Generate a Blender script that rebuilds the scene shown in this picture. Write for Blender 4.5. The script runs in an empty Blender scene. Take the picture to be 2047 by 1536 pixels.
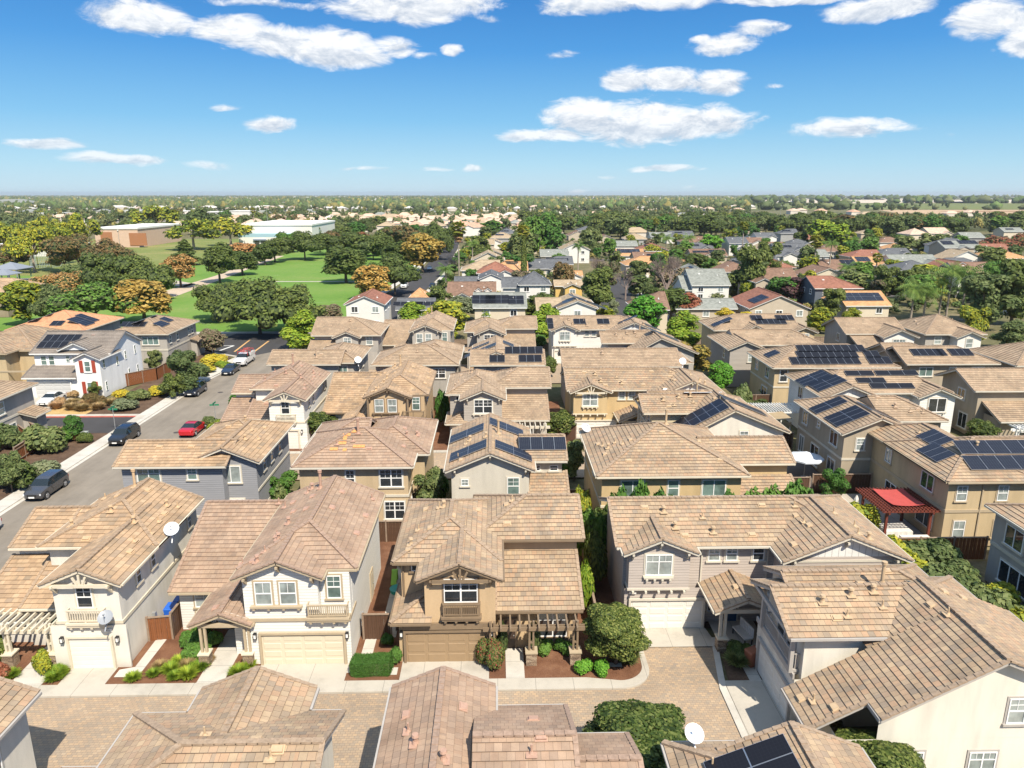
import bpy, bmesh, math, random
from mathutils import Vector, Matrix
D=bpy.data; SC=bpy.context.scene; COL=SC.collection
R=math.radians
# ------------------------------------------------------------------ camera, sky, sun, exposure
F=1470.; HZ=388.; CX=1023.5; CY=768.; CAMH=27.6
PITCH=math.atan((CY-HZ)/F); YAW=R(1.3)
cam=D.objects.new('camera',D.cameras.new('camera')); COL.objects.link(cam); SC.camera=cam
cam.data.sensor_fit='HORIZONTAL'; cam.data.sensor_width=36; cam.data.lens=36*F/2047.
cam.data.clip_start=.5; cam.data.clip_end=60000
cam.location=(0,0,CAMH); cam.rotation_euler=(R(90)-PITCH,0,-YAW)
SUN_EL=R(51.5); SUN_AZ=R(26)       # sun stands behind and to the right of the camera
wd=D.worlds.new('World'); SC.world=wd; wd.use_nodes=True
sun=D.objects.new('sun',D.lights.new('sun','SUN')); COL.objects.link(sun)
sun.data.energy=4.4; sun.data.angle=R(.53); sun.data.color=(1,.91,.76)
_ld=Vector((-math.sin(SUN_AZ)*math.cos(SUN_EL),math.cos(SUN_AZ)*math.cos(SUN_EL),-math.sin(SUN_EL)))
sun.rotation_euler=_ld.to_track_quat('-Z','Y').to_euler(); sun.location=(40,-60,90)
SC.view_settings.view_transform='Standard'; SC.view_settings.look='None'
SC.view_settings.exposure=.76; SC.view_settings.gamma=1
SC.render.engine='CYCLES'
SC.cycles.max_bounces=6; SC.cycles.diffuse_bounces=3; SC.cycles.glossy_bounces=3; SC.cycles.transparent_max_bounces=6
SC.cycles.caustics_reflective=False; SC.cycles.caustics_refractive=False
try: SC.cycles.use_denoising=True
except Exception: pass

# sky: Nishita light with clouds placed by direction
def sky():
    nt=wd.node_tree; N=nt.nodes; L=nt.links; N.clear()
    out=N.new('ShaderNodeOutputWorld'); bg=N.new('ShaderNodeBackground'); L.new(bg.outputs[0],out.inputs[0])
    st=N.new('ShaderNodeTexSky'); st.sky_type='NISHITA'; st.sun_disc=False
    st.sun_elevation=SUN_EL; st.sun_rotation=math.pi-SUN_AZ; st.altitude=50; st.air_density=1.0; st.dust_density=.35; st.ozone_density=2.2
    def m(op,a,b=None,c=None):
        n=N.new('ShaderNodeMath'); n.operation=op
        for i,v in enumerate((a,b,c)):
            if v is None: continue
            if isinstance(v,(int,float)): n.inputs[i].default_value=v
            else: L.new(v,n.inputs[i])
        return n.outputs[0]
    hs=N.new('ShaderNodeHueSaturation'); hs.inputs['Saturation'].default_value=1.0; hs.inputs['Value'].default_value=SKYV
    hs.inputs['Hue'].default_value=.494
    L.new(st.outputs[0],hs.inputs['Color'])
    tc=N.new('ShaderNodeTexCoord'); sp=N.new('ShaderNodeSeparateXYZ'); L.new(tc.outputs['Generated'],sp.inputs[0])
    # clear-day colour by height, zenith brightened as added fill light, over the Nishita sky
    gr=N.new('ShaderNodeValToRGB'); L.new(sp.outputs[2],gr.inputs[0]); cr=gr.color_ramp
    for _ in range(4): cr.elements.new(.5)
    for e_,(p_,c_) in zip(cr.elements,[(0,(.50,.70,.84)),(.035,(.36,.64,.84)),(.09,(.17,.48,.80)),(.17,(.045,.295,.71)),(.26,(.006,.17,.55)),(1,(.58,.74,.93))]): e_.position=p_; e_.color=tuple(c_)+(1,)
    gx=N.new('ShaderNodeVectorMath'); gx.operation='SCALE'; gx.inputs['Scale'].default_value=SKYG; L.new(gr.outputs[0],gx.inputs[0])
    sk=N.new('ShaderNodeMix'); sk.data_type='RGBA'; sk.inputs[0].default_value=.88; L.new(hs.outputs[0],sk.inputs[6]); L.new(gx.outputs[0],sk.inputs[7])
    az=m('ARCTAN2',sp.outputs[0],sp.outputs[1]); el=m('ARCSINE',sp.outputs[2])
    cb=N.new('ShaderNodeCombineXYZ'); L.new(az,cb.inputs[0]); L.new(m('MULTIPLY',el,2.3),cb.inputs[1])
    def noise(scale,det,rough,off=0,dist=0.):
        n=N.new('ShaderNodeTexNoise'); n.inputs['Scale'].default_value=scale; n.inputs['Detail'].default_value=det
        n.inputs['Roughness'].default_value=rough; n.inputs['Distortion'].default_value=dist
        if off:
            v=N.new('ShaderNodeVectorMath'); v.operation='ADD'; v.inputs[1].default_value=off; L.new(cb.outputs[0],v.inputs[0]); L.new(v.outputs[0],n.inputs['Vector'])
        else: L.new(cb.outputs[0],n.inputs['Vector'])
        return n.outputs[0]
    warp=noise(9,3,.6); warp2=noise(9,3,.6,(5.1,2.2,0))
    azw=m('ADD',az,m('MULTIPLY',m('SUBTRACT',warp,.5),.035)); elw=m('ADD',el,m('MULTIPLY',m('SUBTRACT',warp2,.5),.022))
    # cloud ellipses: pixel centre, half sizes (of the 2047 px picture), strength
    CL=[(470,62,95,30,1),(560,82,90,34,1),(660,100,95,42,1),(735,108,55,28,.85),(795,92,45,20,.8),(848,110,28,10,.6),(905,101,27,15,.95),
        (285,35,110,34,1),(345,45,60,26,.7),(800,18,150,32,1),(900,8,110,24,.9),(975,40,30,12,.5),(520,6,120,12,.7),
        (1200,8,130,22,1),(1330,4,130,20,.9),(1590,-6,160,12,.9),(1760,16,110,26,1),(1700,34,50,14,.8),(1975,34,75,38,1),(2040,70,40,40,1),
        (1440,90,75,20,.9),(1510,62,65,18,.9),(1545,60,40,12,.8),(1395,80,25,14,.8),(1255,158,55,28,1),(1340,160,70,25,1),(1430,165,70,25,1),(1545,170,28,9,.6),
        (1170,232,95,40,1),(1280,245,150,48,1),(1400,245,110,36,.95),(1080,272,90,18,.9),(1480,240,60,16,.6),(1020,272,40,12,.5),
        (1690,255,110,22,.95),(1790,258,70,10,.6),(1600,266,40,10,.5),(1720,243,50,14,.8),(1895,266,18,6,.5),
        (547,248,56,18,1),(450,214,40,8,.4),(90,290,90,13,.9),(235,322,110,14,.9),(420,334,60,11,.42),(945,338,26,9,.75),(740,336,60,6,.4),(870,338,40,6,.35),
        (1325,338,85,9,.85),(1218,355,26,6,.5),(1372,377,28,8,.5),(1155,383,26,8,.4),(1125,112,38,10,.25),(1985,102,12,6,.4),(700,338,25,6,.35)]
    tot=None; vert=None
    cp,sn=math.cos(PITCH),math.sin(PITCH)
    for (px,py,rx,ry,s) in CL:
        s=max(s,.62) if rx>20 else s
        u=(px-CX)/F; v=(py-CY)/F
        d=Vector((u,cp-v*sn,-(sn+v*cp)))
        a0=math.atan2(d.x,d.y)+YAW; e0=math.atan2(d.z,math.hypot(d.x,d.y))
        ra=rx/F*1.0*math.cos(math.atan(u))**1.2; re=ry/F*.92
        dx=m('MULTIPLY',m('SUBTRACT',azw,a0),1/ra); dy=m('MULTIPLY',m('SUBTRACT',elw,e0),1/re)
        q=m('ADD',m('MULTIPLY',dx,dx),m('MULTIPLY',dy,dy))
        k=m('MULTIPLY',m('MAXIMUM',m('SUBTRACT',1.5,q),0.),s/1.5)
        vv=m('MULTIPLY',dy,k)
        tot=k if tot is None else m('MAXIMUM',tot,k)
        vert=vv if vert is None else m('ADD',vert,vv)
    n1=noise(22,10,.66,0,.6); n2=noise(22,10,.66,(.004,-.02,0),.6); nb=noise(60,6,.6,(3,3,0))
    den=m('SUBTRACT',m('MULTIPLY',tot,1.2),m('ADD',m('MULTIPLY',n1,1.5),-.30))
    mask=N.new('ShaderNodeMapRange'); mask.interpolation_type='SMOOTHSTEP'; L.new(den,mask.inputs[0])
    mask.inputs[1].default_value=-.06; mask.inputs[2].default_value=.52
    sh=N.new('ShaderNodeMapRange'); L.new(m('ADD',m('MULTIPLY',vert,.55),m('ADD',m('MULTIPLY',m('SUBTRACT',n2,n1),3.),m('MULTIPLY',nb,.35))),sh.inputs[0])
    sh.inputs[1].default_value=-.42; sh.inputs[2].default_value=.42
    cc=N.new('ShaderNodeMix'); cc.data_type='RGBA'; L.new(sh.outputs[0],cc.inputs[0])
    cc.inputs[6].default_value=(5.6*CLV,6.3*CLV,7.3*CLV,1); cc.inputs[7].default_value=(9.6*CLV,9.75*CLV,9.9*CLV,1)
    hf=N.new('ShaderNodeMapRange'); L.new(el,hf.inputs[0]); hf.inputs[1].default_value=.0; hf.inputs[2].default_value=.09; hf.inputs[3].default_value=.6; hf.inputs[4].default_value=1
    mx=N.new('ShaderNodeMix'); mx.data_type='RGBA'; L.new(m('MULTIPLY',m('MULTIPLY',mask.outputs[0],.97),hf.outputs[0]),mx.inputs[0])
    L.new(sk.outputs[2],mx.inputs[6]); L.new(cc.outputs[2],mx.inputs[7])
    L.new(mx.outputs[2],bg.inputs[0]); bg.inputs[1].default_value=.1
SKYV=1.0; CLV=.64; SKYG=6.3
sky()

# ------------------------------------------------------------------ pixel (of the 2047 px picture) and height -> point
def G(px,py,z=0.):
    u=(px-CX)/F; v=(py-CY)/F
    fx,fy,fz=u,math.cos(PITCH)-v*math.sin(PITCH),-(math.sin(PITCH)+v*math.cos(PITCH))
    x=fx*math.cos(YAW)+fy*math.sin(YAW); y=-fx*math.sin(YAW)+fy*math.cos(YAW)
    t=(z-CAMH)/fz
    return (x*t,y*t,z)

# ------------------------------------------------------------------ naming helpers
def tag(o,label=None,cat=None,group=None,kind=None):
    if label: o['label']=label
    if cat: o['category']=cat
    if group: o['group']=group
    if kind: o['kind']=kind
    return o
def empty(name,loc,label=None,cat=None,group=None,rz=0):
    o=D.objects.new(name,None); COL.objects.link(o); o.location=loc; o.rotation_euler=(0,0,rz); o.empty_display_size=.5
    return tag(o,label,cat,group)
def inst(me,name,parent=None,loc=(0,0,0),rz=0,scale=None,rot=None):
    o=D.objects.new(name,me); COL.objects.link(o); o.location=loc
    o.rotation_euler=rot if rot else (0,0,rz)
    if scale: o.scale=scale if hasattr(scale,'__len__') else (scale,)*3
    o.parent=parent
    return o
def copy_tree(o,loc,rz=0,scale=None,label=None,group=None):
    c=o.copy(); COL.objects.link(c); c.location=loc; c.rotation_euler=(0,0,rz)
    if scale: c.scale=scale if hasattr(scale,'__len__') else (scale,)*3
    if label: c['label']=label
    if group: c['group']=group
    for ch in list(o.children):
        k=ch.copy(); COL.objects.link(k); k.parent=c
        for g in list(ch.children):
            q=g.copy(); COL.objects.link(q); q.parent=k
    return c

class MB:
    def __init__(s,org=(0,0,0)): s.v=[]; s.f=[]; s.uv=[]; s.o=Vector(org); s.c=[]
    def poly(s,pts,uv=None):
        i=len(s.v); s.v+= [tuple(Vector(p)-s.o) for p in pts]; s.f.append(tuple(range(i,i+len(pts))))
        s.uv.append(uv if uv else [(0,0)]*len(pts))
    def box(s,x0,x1,y0,y1,z0,z1):
        P=[(x0,y0,z0),(x1,y0,z0),(x1,y1,z0),(x0,y1,z0),(x0,y0,z1),(x1,y0,z1),(x1,y1,z1),(x0,y1,z1)]
        s.hull(P)
    def hull(s,P):
        i=len(s.v); s.v+=[tuple(Vector(p)-s.o) for p in P]
        for f in ((3,2,1,0),(4,5,6,7),(0,1,5,4),(1,2,6,5),(2,3,7,6),(3,0,4,7)):
            s.f.append(tuple(i+k for k in f)); s.uv.append([(0,0)]*4)
    def beam(s,p,q,w,h,lift=0.,up=(0,0,1)):
        p=Vector(p); q=Vector(q); d=(q-p)
        if d.length<1e-4: return
        d.normalize(); up=Vector(up); sd=d.cross(up)
        if sd.length<1e-3: sd=d.cross(Vector((0,1,0)))
        sd.normalize(); u=sd.cross(d); a=sd*w/2
        b0=u*(lift-h/2); b1=u*(lift+h/2)
        s.hull([p-a+b0,p+a+b0,q+a+b0,q-a+b0,p-a+b1,p+a+b1,q+a+b1,q-a+b1])
    def cyl(s,c,r,h,n=10,r2=None,axis=None):
        c=Vector(c); r2=r if r2 is None else r2
        ax=Vector(axis).normalized() if axis else Vector((0,0,1))
        e=ax.orthogonal().normalized(); g=ax.cross(e); i=len(s.v)
        for k in range(n):
            a=2*math.pi*k/n; dd=e*math.cos(a)+g*math.sin(a)
            s.v.append(tuple(c+dd*r-s.o)); s.v.append(tuple(c+ax*h+dd*r2-s.o))
        for k in range(n):
            j=(k+1)%n; s.f.append((i+2*k,i+2*j,i+2*j+1,i+2*k+1)); s.uv.append([(0,0)]*4)
        s.f.append(tuple(i+2*k for k in range(n))[::-1]); s.uv.append([(0,0)]*n)
        s.f.append(tuple(i+2*k+1 for k in range(n))); s.uv.append([(0,0)]*n)
    def mesh(s,name,mat,smooth=False):
        me=D.meshes.new(name); me.from_pydata(s.v,[],s.f)
        ul=me.uv_layers.new(name='UVMap'); flat=[c for f in s.uv for p in f for c in p]
        ul.data.foreach_set('uv',flat)
        if mat: me.materials.append(mat)
        if smooth: me.polygons.foreach_set('use_smooth',[True]*len(me.polygons))
        me.update(); return me
    def build(s,name,mat,parent=None,loc=(0,0,0),smooth=False):
        if not s.f: return None
        o=D.objects.new(name,s.mesh(name,mat,smooth)); COL.objects.link(o); o.parent=parent; o.location=loc
        return o

# ------------------------------------------------------------------ materials
def newmat(name):
    m=D.materials.new(name); m.use_nodes=True; nt=m.node_tree; b=nt.nodes['Principled BSDF']; return m,nt,nt.nodes,nt.links,b
def srgb(r,g,b):
    f=lambda c:(c/255/12.92) if c/255<=.04045 else ((c/255+.055)/1.055)**2.4
    return (f(r),f(g),f(b),1)
def lin(r,g,b): return (r,g,b,1)
def ramp(N,stops,interp='LINEAR'):
    n=N.new('ShaderNodeValToRGB'); cr=n.color_ramp; cr.interpolation=interp
    while len(cr.elements)<len(stops): cr.elements.new(.5)
    for e,(p,c) in zip(cr.elements,stops): e.position=p; e.color=c
    return n
def mixc(N,L,fac,a,b,mode='MIX'):
    n=N.new('ShaderNodeMix'); n.data_type='RGBA'; n.blend_type=mode
    for i,v in ((0,fac),(6,a),(7,b)):
        if isinstance(v,(int,float)): n.inputs[i].default_value=v
        elif isinstance(v,tuple): n.inputs[i].default_value=v
        else: L.new(v,n.inputs[i])
    return n.outputs[2]
def mth(N,L,op,a,b=None,c=None):
    n=N.new('ShaderNodeMath'); n.operation=op
    for i,v in enumerate((a,b,c)):
        if v is None: continue
        if isinstance(v,(int,float)): n.inputs[i].default_value=v
        else: L.new(v,n.inputs[i])
    return n.outputs[0]
def noisen(N,L,scale,det=4,rough=.55,vec=None):
    n=N.new('ShaderNodeTexNoise'); n.inputs['Scale'].default_value=scale; n.inputs['Detail'].default_value=det; n.inputs['Roughness'].default_value=rough
    if vec: L.new(vec,n.inputs['Vector'])
    return n.outputs[0]
def bump(N,L,b,h,st,dist=.02):
    n=N.new('ShaderNodeBump'); n.inputs['Strength'].default_value=st; n.inputs['Distance'].default_value=dist
    L.new(h,n.inputs['Height']); L.new(n.outputs[0],b.inputs['Normal'])
def flat(name,col,rough=.7,var=.0,scale=3.,metal=0.,spec=.4):
    m,nt,N,L,b=newmat(name); b.inputs['Roughness'].default_value=rough; b.inputs['Metallic'].default_value=metal
    b.inputs['Specular IOR Level'].default_value=spec
    if var:
        geo=N.new('ShaderNodeNewGeometry'); n=noisen(N,L,scale,5,.6,geo.outputs['Position'])
        c0=tuple(c*(1-var) for c in col[:3])+(1,); c1=tuple(min(1,c*(1+var)) for c in col[:3])+(1,)
        r=ramp(N,[(.3,c0),(.7,c1)]); L.new(n,r.inputs[0]); L.new(r.outputs[0],b.inputs['Base Color'])
    else: b.inputs['Base Color'].default_value=col
    return m
def stucco(name,col):
    m,nt,N,L,b=newmat(name); b.inputs['Roughness'].default_value=.92; b.inputs['Specular IOR Level'].default_value=.2
    geo=N.new('ShaderNodeNewGeometry'); P=geo.outputs['Position']
    mp=N.new('ShaderNodeMapping'); mp.inputs['Scale'].default_value=(1,1,.18); L.new(P,mp.inputs[0])
    n1=noisen(N,L,1.1,5,.6,mp.outputs[0]); n2=noisen(N,L,28,3,.6,P)
    r=ramp(N,[(.25,tuple(c*.80 for c in col[:3])+(1,)),(.55,tuple(c*.98 for c in col[:3])+(1,)),(.8,tuple(min(1,c*1.06) for c in col[:3])+(1,))]); L.new(n1,r.inputs[0])
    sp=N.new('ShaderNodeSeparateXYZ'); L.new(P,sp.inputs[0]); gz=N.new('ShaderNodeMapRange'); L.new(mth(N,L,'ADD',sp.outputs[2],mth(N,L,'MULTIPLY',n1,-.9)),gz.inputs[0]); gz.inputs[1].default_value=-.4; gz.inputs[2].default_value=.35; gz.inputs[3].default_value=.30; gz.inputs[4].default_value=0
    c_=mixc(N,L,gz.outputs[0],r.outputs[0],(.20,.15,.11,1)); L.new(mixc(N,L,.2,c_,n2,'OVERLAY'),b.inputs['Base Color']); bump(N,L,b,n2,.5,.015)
    return m
def siding(name,col,step=.19,vert=False):
    m,nt,N,L,b=newmat(name); b.inputs['Roughness'].default_value=.6; b.inputs['Specular IOR Level'].default_value=.25
    geo=N.new('ShaderNodeNewGeometry'); sp=N.new('ShaderNodeSeparateXYZ'); L.new(geo.outputs['Position'],sp.inputs[0])
    src=sp.outputs[2]
    if vert: src=mth(N,L,'ADD',sp.outputs[0],sp.outputs[1])
    fr=mth(N,L,'FRACT',mth(N,L,'MULTIPLY',src,1/step))
    line=mth(N,L,'LESS_THAN',fr,.10)
    mp=N.new('ShaderNodeMapping'); mp.inputs['Scale'].default_value=(.5,.5,3.); L.new(geo.outputs['Position'],mp.inputs[0])
    n1=noisen(N,L,1.2,4,.6,mp.outputs[0])
    r=ramp(N,[(.25,tuple(c*.9 for c in col[:3])+(1,)),(.75,tuple(min(1,c*1.05) for c in col[:3])+(1,))]); L.new(n1,r.inputs[0])
    L.new(mixc(N,L,mth(N,L,'MULTIPLY',line,.55),r.outputs[0],tuple(c*.35 for c in col[:3])+(1,)),b.inputs['Base Color'])
    bump(N,L,b,mth(N,L,'SUBTRACT',1.,fr),.6,.02)
    return m
TROW=.36
def tile(name,cols,dirt=.35,wide=.33,gap=.7,groupy=.5,rough=.85):
    m,nt,N,L,b=newmat(name); b.inputs['Roughness'].default_value=rough; b.inputs['Specular IOR Level'].default_value=.25
    uv=N.new('ShaderNodeUVMap'); uv.uv_map='UVMap'; sp=N.new('ShaderNodeSeparateXYZ'); L.new(uv.outputs[0],sp.inputs[0])
    row=mth(N,L,'FLOOR',mth(N,L,'MULTIPLY',sp.outputs[1],1/TROW)); 
    off=mth(N,L,'MULTIPLY',mth(N,L,'MODULO',row,2.),.5)
    us=mth(N,L,'ADD',mth(N,L,'MULTIPLY',sp.outputs[0],1/wide),off); colm=mth(N,L,'FLOOR',us)
    cb=N.new('ShaderNodeCombineXYZ'); L.new(colm,cb.inputs[0]); L.new(row,cb.inputs[1]); 
    wn=N.new('ShaderNodeTexWhiteNoise'); wn.noise_dimensions='2D'; L.new(cb.outputs[0],wn.inputs['Vector'])
    cb2=N.new('ShaderNodeCombineXYZ'); L.new(mth(N,L,'FLOOR',mth(N,L,'ADD',mth(N,L,'MULTIPLY',sp.outputs[0],1/(wide*3.)),mth(N,L,'MULTIPLY',row,.37))),cb2.inputs[0]); L.new(row,cb2.inputs[1])
    wn2=N.new('ShaderNodeTexWhiteNoise'); wn2.noise_dimensions='2D'; L.new(cb2.outputs[0],wn2.inputs['Vector'])
    vv=mth(N,L,'ADD',mth(N,L,'MULTIPLY',wn.outputs[0],1-groupy),mth(N,L,'MULTIPLY',wn2.outputs[0],groupy))
    n=len(cols); r=ramp(N,[(i/(n-1),c) for i,c in enumerate(cols)]); 
    mr=N.new('ShaderNodeMapRange'); L.new(vv,mr.inputs[0]); mr.inputs[1].default_value=.12; mr.inputs[2].default_value=.88
    L.new(mr.outputs[0],r.inputs[0])
    fr=mth(N,L,'FRACT',us); g=mth(N,L,'LESS_THAN',mth(N,L,'PINGPONG',fr,.5),.022)
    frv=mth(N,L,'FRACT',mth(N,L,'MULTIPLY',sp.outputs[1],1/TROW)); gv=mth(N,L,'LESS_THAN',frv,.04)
    geo=N.new('ShaderNodeNewGeometry'); st=noisen(N,L,.45,6,.65,geo.outputs['Position'])
    fine=noisen(N,L,22,3,.7,geo.outputs['Position'])
    dr=ramp(N,[(.42,(1,1,1,1)),(.72,(1-dirt,)*3+(1,))]); L.new(st,dr.inputs[0])
    c=mixc(N,L,1.,r.outputs[0],dr.outputs[0],'MULTIPLY')
    fr2=ramp(N,[(.2,(.88,.88,.88,1)),(.8,(1.08,1.08,1.08,1))]); L.new(fine,fr2.inputs[0]); c=mixc(N,L,1.,c,fr2.outputs[0],'MULTIPLY')
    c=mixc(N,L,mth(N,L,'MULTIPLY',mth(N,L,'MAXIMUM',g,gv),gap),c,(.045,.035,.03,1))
    L.new(c,b.inputs['Base Color']); bump(N,L,b,fine,.25,.01)
    return m
# ------------------------------------------------------------------ palettes
T_WARM=[lin(0.314,0.233,0.159),lin(0.436,0.299,0.182),lin(0.471,0.320,0.198),lin(0.375,0.259,0.163),lin(0.506,0.361,0.229),lin(0.427,0.283,0.175),lin(0.349,0.254,0.175)]
T_PINK=[lin(0.336,0.233,0.167),lin(0.375,0.254,0.179),lin(0.405,0.283,0.198),lin(0.318,0.226,0.167),lin(0.427,0.304,0.218),lin(0.358,0.242,0.171)]
T_MIX=[lin(0.314,0.242,0.175),lin(0.419,0.295,0.190),lin(0.358,0.266,0.182),lin(0.471,0.344,0.221),lin(0.305,0.242,0.182),lin(0.445,0.295,0.190),lin(0.392,0.295,0.202),lin(0.427,0.283,0.182)]
T_TAN=[lin(0.331,0.250,0.175),lin(0.392,0.283,0.190),lin(0.427,0.311,0.210),lin(0.349,0.262,0.182),lin(0.375,0.266,0.182),lin(0.453,0.336,0.229)]
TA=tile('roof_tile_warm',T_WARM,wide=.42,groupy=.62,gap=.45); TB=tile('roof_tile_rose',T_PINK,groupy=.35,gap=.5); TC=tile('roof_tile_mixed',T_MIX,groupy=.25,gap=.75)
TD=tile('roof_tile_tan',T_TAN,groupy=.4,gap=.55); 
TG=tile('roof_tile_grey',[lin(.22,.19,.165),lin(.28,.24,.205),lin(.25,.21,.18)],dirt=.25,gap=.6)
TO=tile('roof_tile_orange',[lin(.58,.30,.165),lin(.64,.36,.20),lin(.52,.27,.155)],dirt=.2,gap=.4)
CAP_T={TA:flat('ridge_cap_warm',lin(.32,.23,.155),.85,.25,6),TB:flat('ridge_cap_rose',lin(.31,.215,.16),.85,.22,6),TC:flat('ridge_cap_mixed',lin(.32,.235,.165),.85,.25,6),TD:flat('ridge_cap_tan',lin(.32,.235,.165),.85,.25,6),
 TG:flat('ridge_cap_grey',lin(.17,.15,.135),.8,.2,6),TO:flat('ridge_cap_orange',lin(.52,.27,.155),.85,.2,6)}
VENT_T={k:flat('vent_metal_%d'%i,c,.6,.1,8) for i,(k,c) in enumerate({TA:lin(.50,.35,.21),TB:lin(.42,.265,.195),TC:lin(.48,.35,.22),TD:lin(.44,.32,.22),TG:lin(.33,.25,.21),TO:lin(.55,.33,.2)}.items())}
WHITE=flat('white_paint',lin(.78,.77,.74),.45); CREAMT=flat('cream_trim',lin(.62,.55,.43),.55,.06,2); TANT=flat('tan_trim',lin(.42,.34,.235),.6,.06,2)
BROWNT=flat('brown_trim',lin(.215,.155,.10),.6,.08,2); GREYT=flat('grey_trim',lin(.40,.37,.34),.6,.06,2); OFFW=flat('offwhite_trim',lin(.56,.515,.43),.55,.05,2)
VINYL=flat('white_vinyl',lin(.80,.80,.79),.35)
def glass(name,col,ro=.06):
    m,nt,N,L,b=newmat(name); geo=N.new('ShaderNodeNewGeometry'); sp=N.new('ShaderNodeSeparateXYZ'); L.new(geo.outputs['Position'],sp.inputs[0])
    fr=mth(N,L,'FRACT',mth(N,L,'MULTIPLY',sp.outputs[2],14.)); ln=mth(N,L,'LESS_THAN',fr,.3)
    n=noisen(N,L,.9,3,.6,geo.outputs['Position']); r=ramp(N,[(.35,tuple(c*.6 for c in col[:3])+(1,)),(.65,tuple(min(1,c*1.25) for c in col[:3])+(1,))]); L.new(n,r.inputs[0])
    L.new(mixc(N,L,mth(N,L,'MULTIPLY',ln,.22),r.outputs[0],(.02,.025,.03,1)),b.inputs['Base Color'])
    b.inputs['Roughness'].default_value=ro; b.inputs['Specular IOR Level'].default_value=.9; b.inputs['Coat Weight'].default_value=.6; b.inputs['Coat Roughness'].default_value=.03
    return m
GL_D=glass('glass_dark',lin(.035,.04,.045)); GL_B=glass('glass_blinds',lin(.30,.34,.33)); GL_G=glass('glass_green_tint',lin(.15,.22,.20)); GL_W=glass('glass_curtain',lin(.42,.46,.45))
SOL=None
def solmat(name,base,line,cells):
    m,nt,N,L,b=newmat(name); uv=N.new('ShaderNodeUVMap'); sp=N.new('ShaderNodeSeparateXYZ'); L.new(uv.outputs[0],sp.inputs[0])
    a=mth(N,L,'LESS_THAN',mth(N,L,'FRACT',mth(N,L,'MULTIPLY',sp.outputs[0],6.)),.07); c=mth(N,L,'LESS_THAN',mth(N,L,'FRACT',mth(N,L,'MULTIPLY',sp.outputs[1],10.)),.07)
    g=mth(N,L,'MULTIPLY',mth(N,L,'MAXIMUM',a,c),cells); L.new(mixc(N,L,g,base,line),b.inputs['Base Color'])
    b.inputs['Roughness'].default_value=.3; b.inputs['Specular IOR Level'].default_value=.2; return m
SOL_B=solmat('solar_black',lin(.012,.012,.016),lin(.04,.04,.05),.3); SOL_BL=solmat('solar_blue',lin(.010,.013,.024),lin(.16,.175,.21),.6)
ALU=flat('aluminium',lin(.55,.56,.58),.35,metal=.8); BLKM=flat('black_metal',lin(.02,.02,.022),.45); GALV=flat('galvanised_steel',lin(.45,.46,.47),.45,.1,5,metal=.6)
WOOD_R=siding('fence_redwood',lin(.22,.085,.035),.14,True); WOOD_B=siding('fence_brown',lin(.10,.055,.035),.14,True); WOODC=flat('fence_cap',lin(.26,.19,.14),.8,.2,3)
STONE=None
def stonemat():
    m,nt,N,L,b=newmat('ledge_stone'); geo=N.new('ShaderNodeNewGeometry'); mp=N.new('ShaderNodeMapping'); mp.inputs['Scale'].default_value=(2.2,2.2,7.5); L.new(geo.outputs['Position'],mp.inputs[0])
    v=N.new('ShaderNodeTexVoronoi'); v.inputs['Scale'].default_value=1.; L.new(mp.outputs[0],v.inputs['Vector'])
    r=ramp(N,[(0,lin(.24,.17,.12)),(.5,lin(.42,.30,.20)),(1,lin(.55,.44,.32))]); sp=N.new('ShaderNodeSeparateXYZ'); L.new(v.outputs['Color'],sp.inputs[0]); L.new(sp.outputs[0],r.inputs[0])
    v2=N.new('ShaderNodeTexVoronoi'); v2.feature='DISTANCE_TO_EDGE'; L.new(mp.outputs[0],v2.inputs['Vector'])
    e=mth(N,L,'LESS_THAN',v2.outputs[0],.06); L.new(mixc(N,L,e,r.outputs[0],(.05,.04,.03,1)),b.inputs['Base Color']); b.inputs['Roughness'].default_value=.9
    bump(N,L,b,v2.outputs[0],.8,.05); return m
STONE=stonemat()
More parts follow.
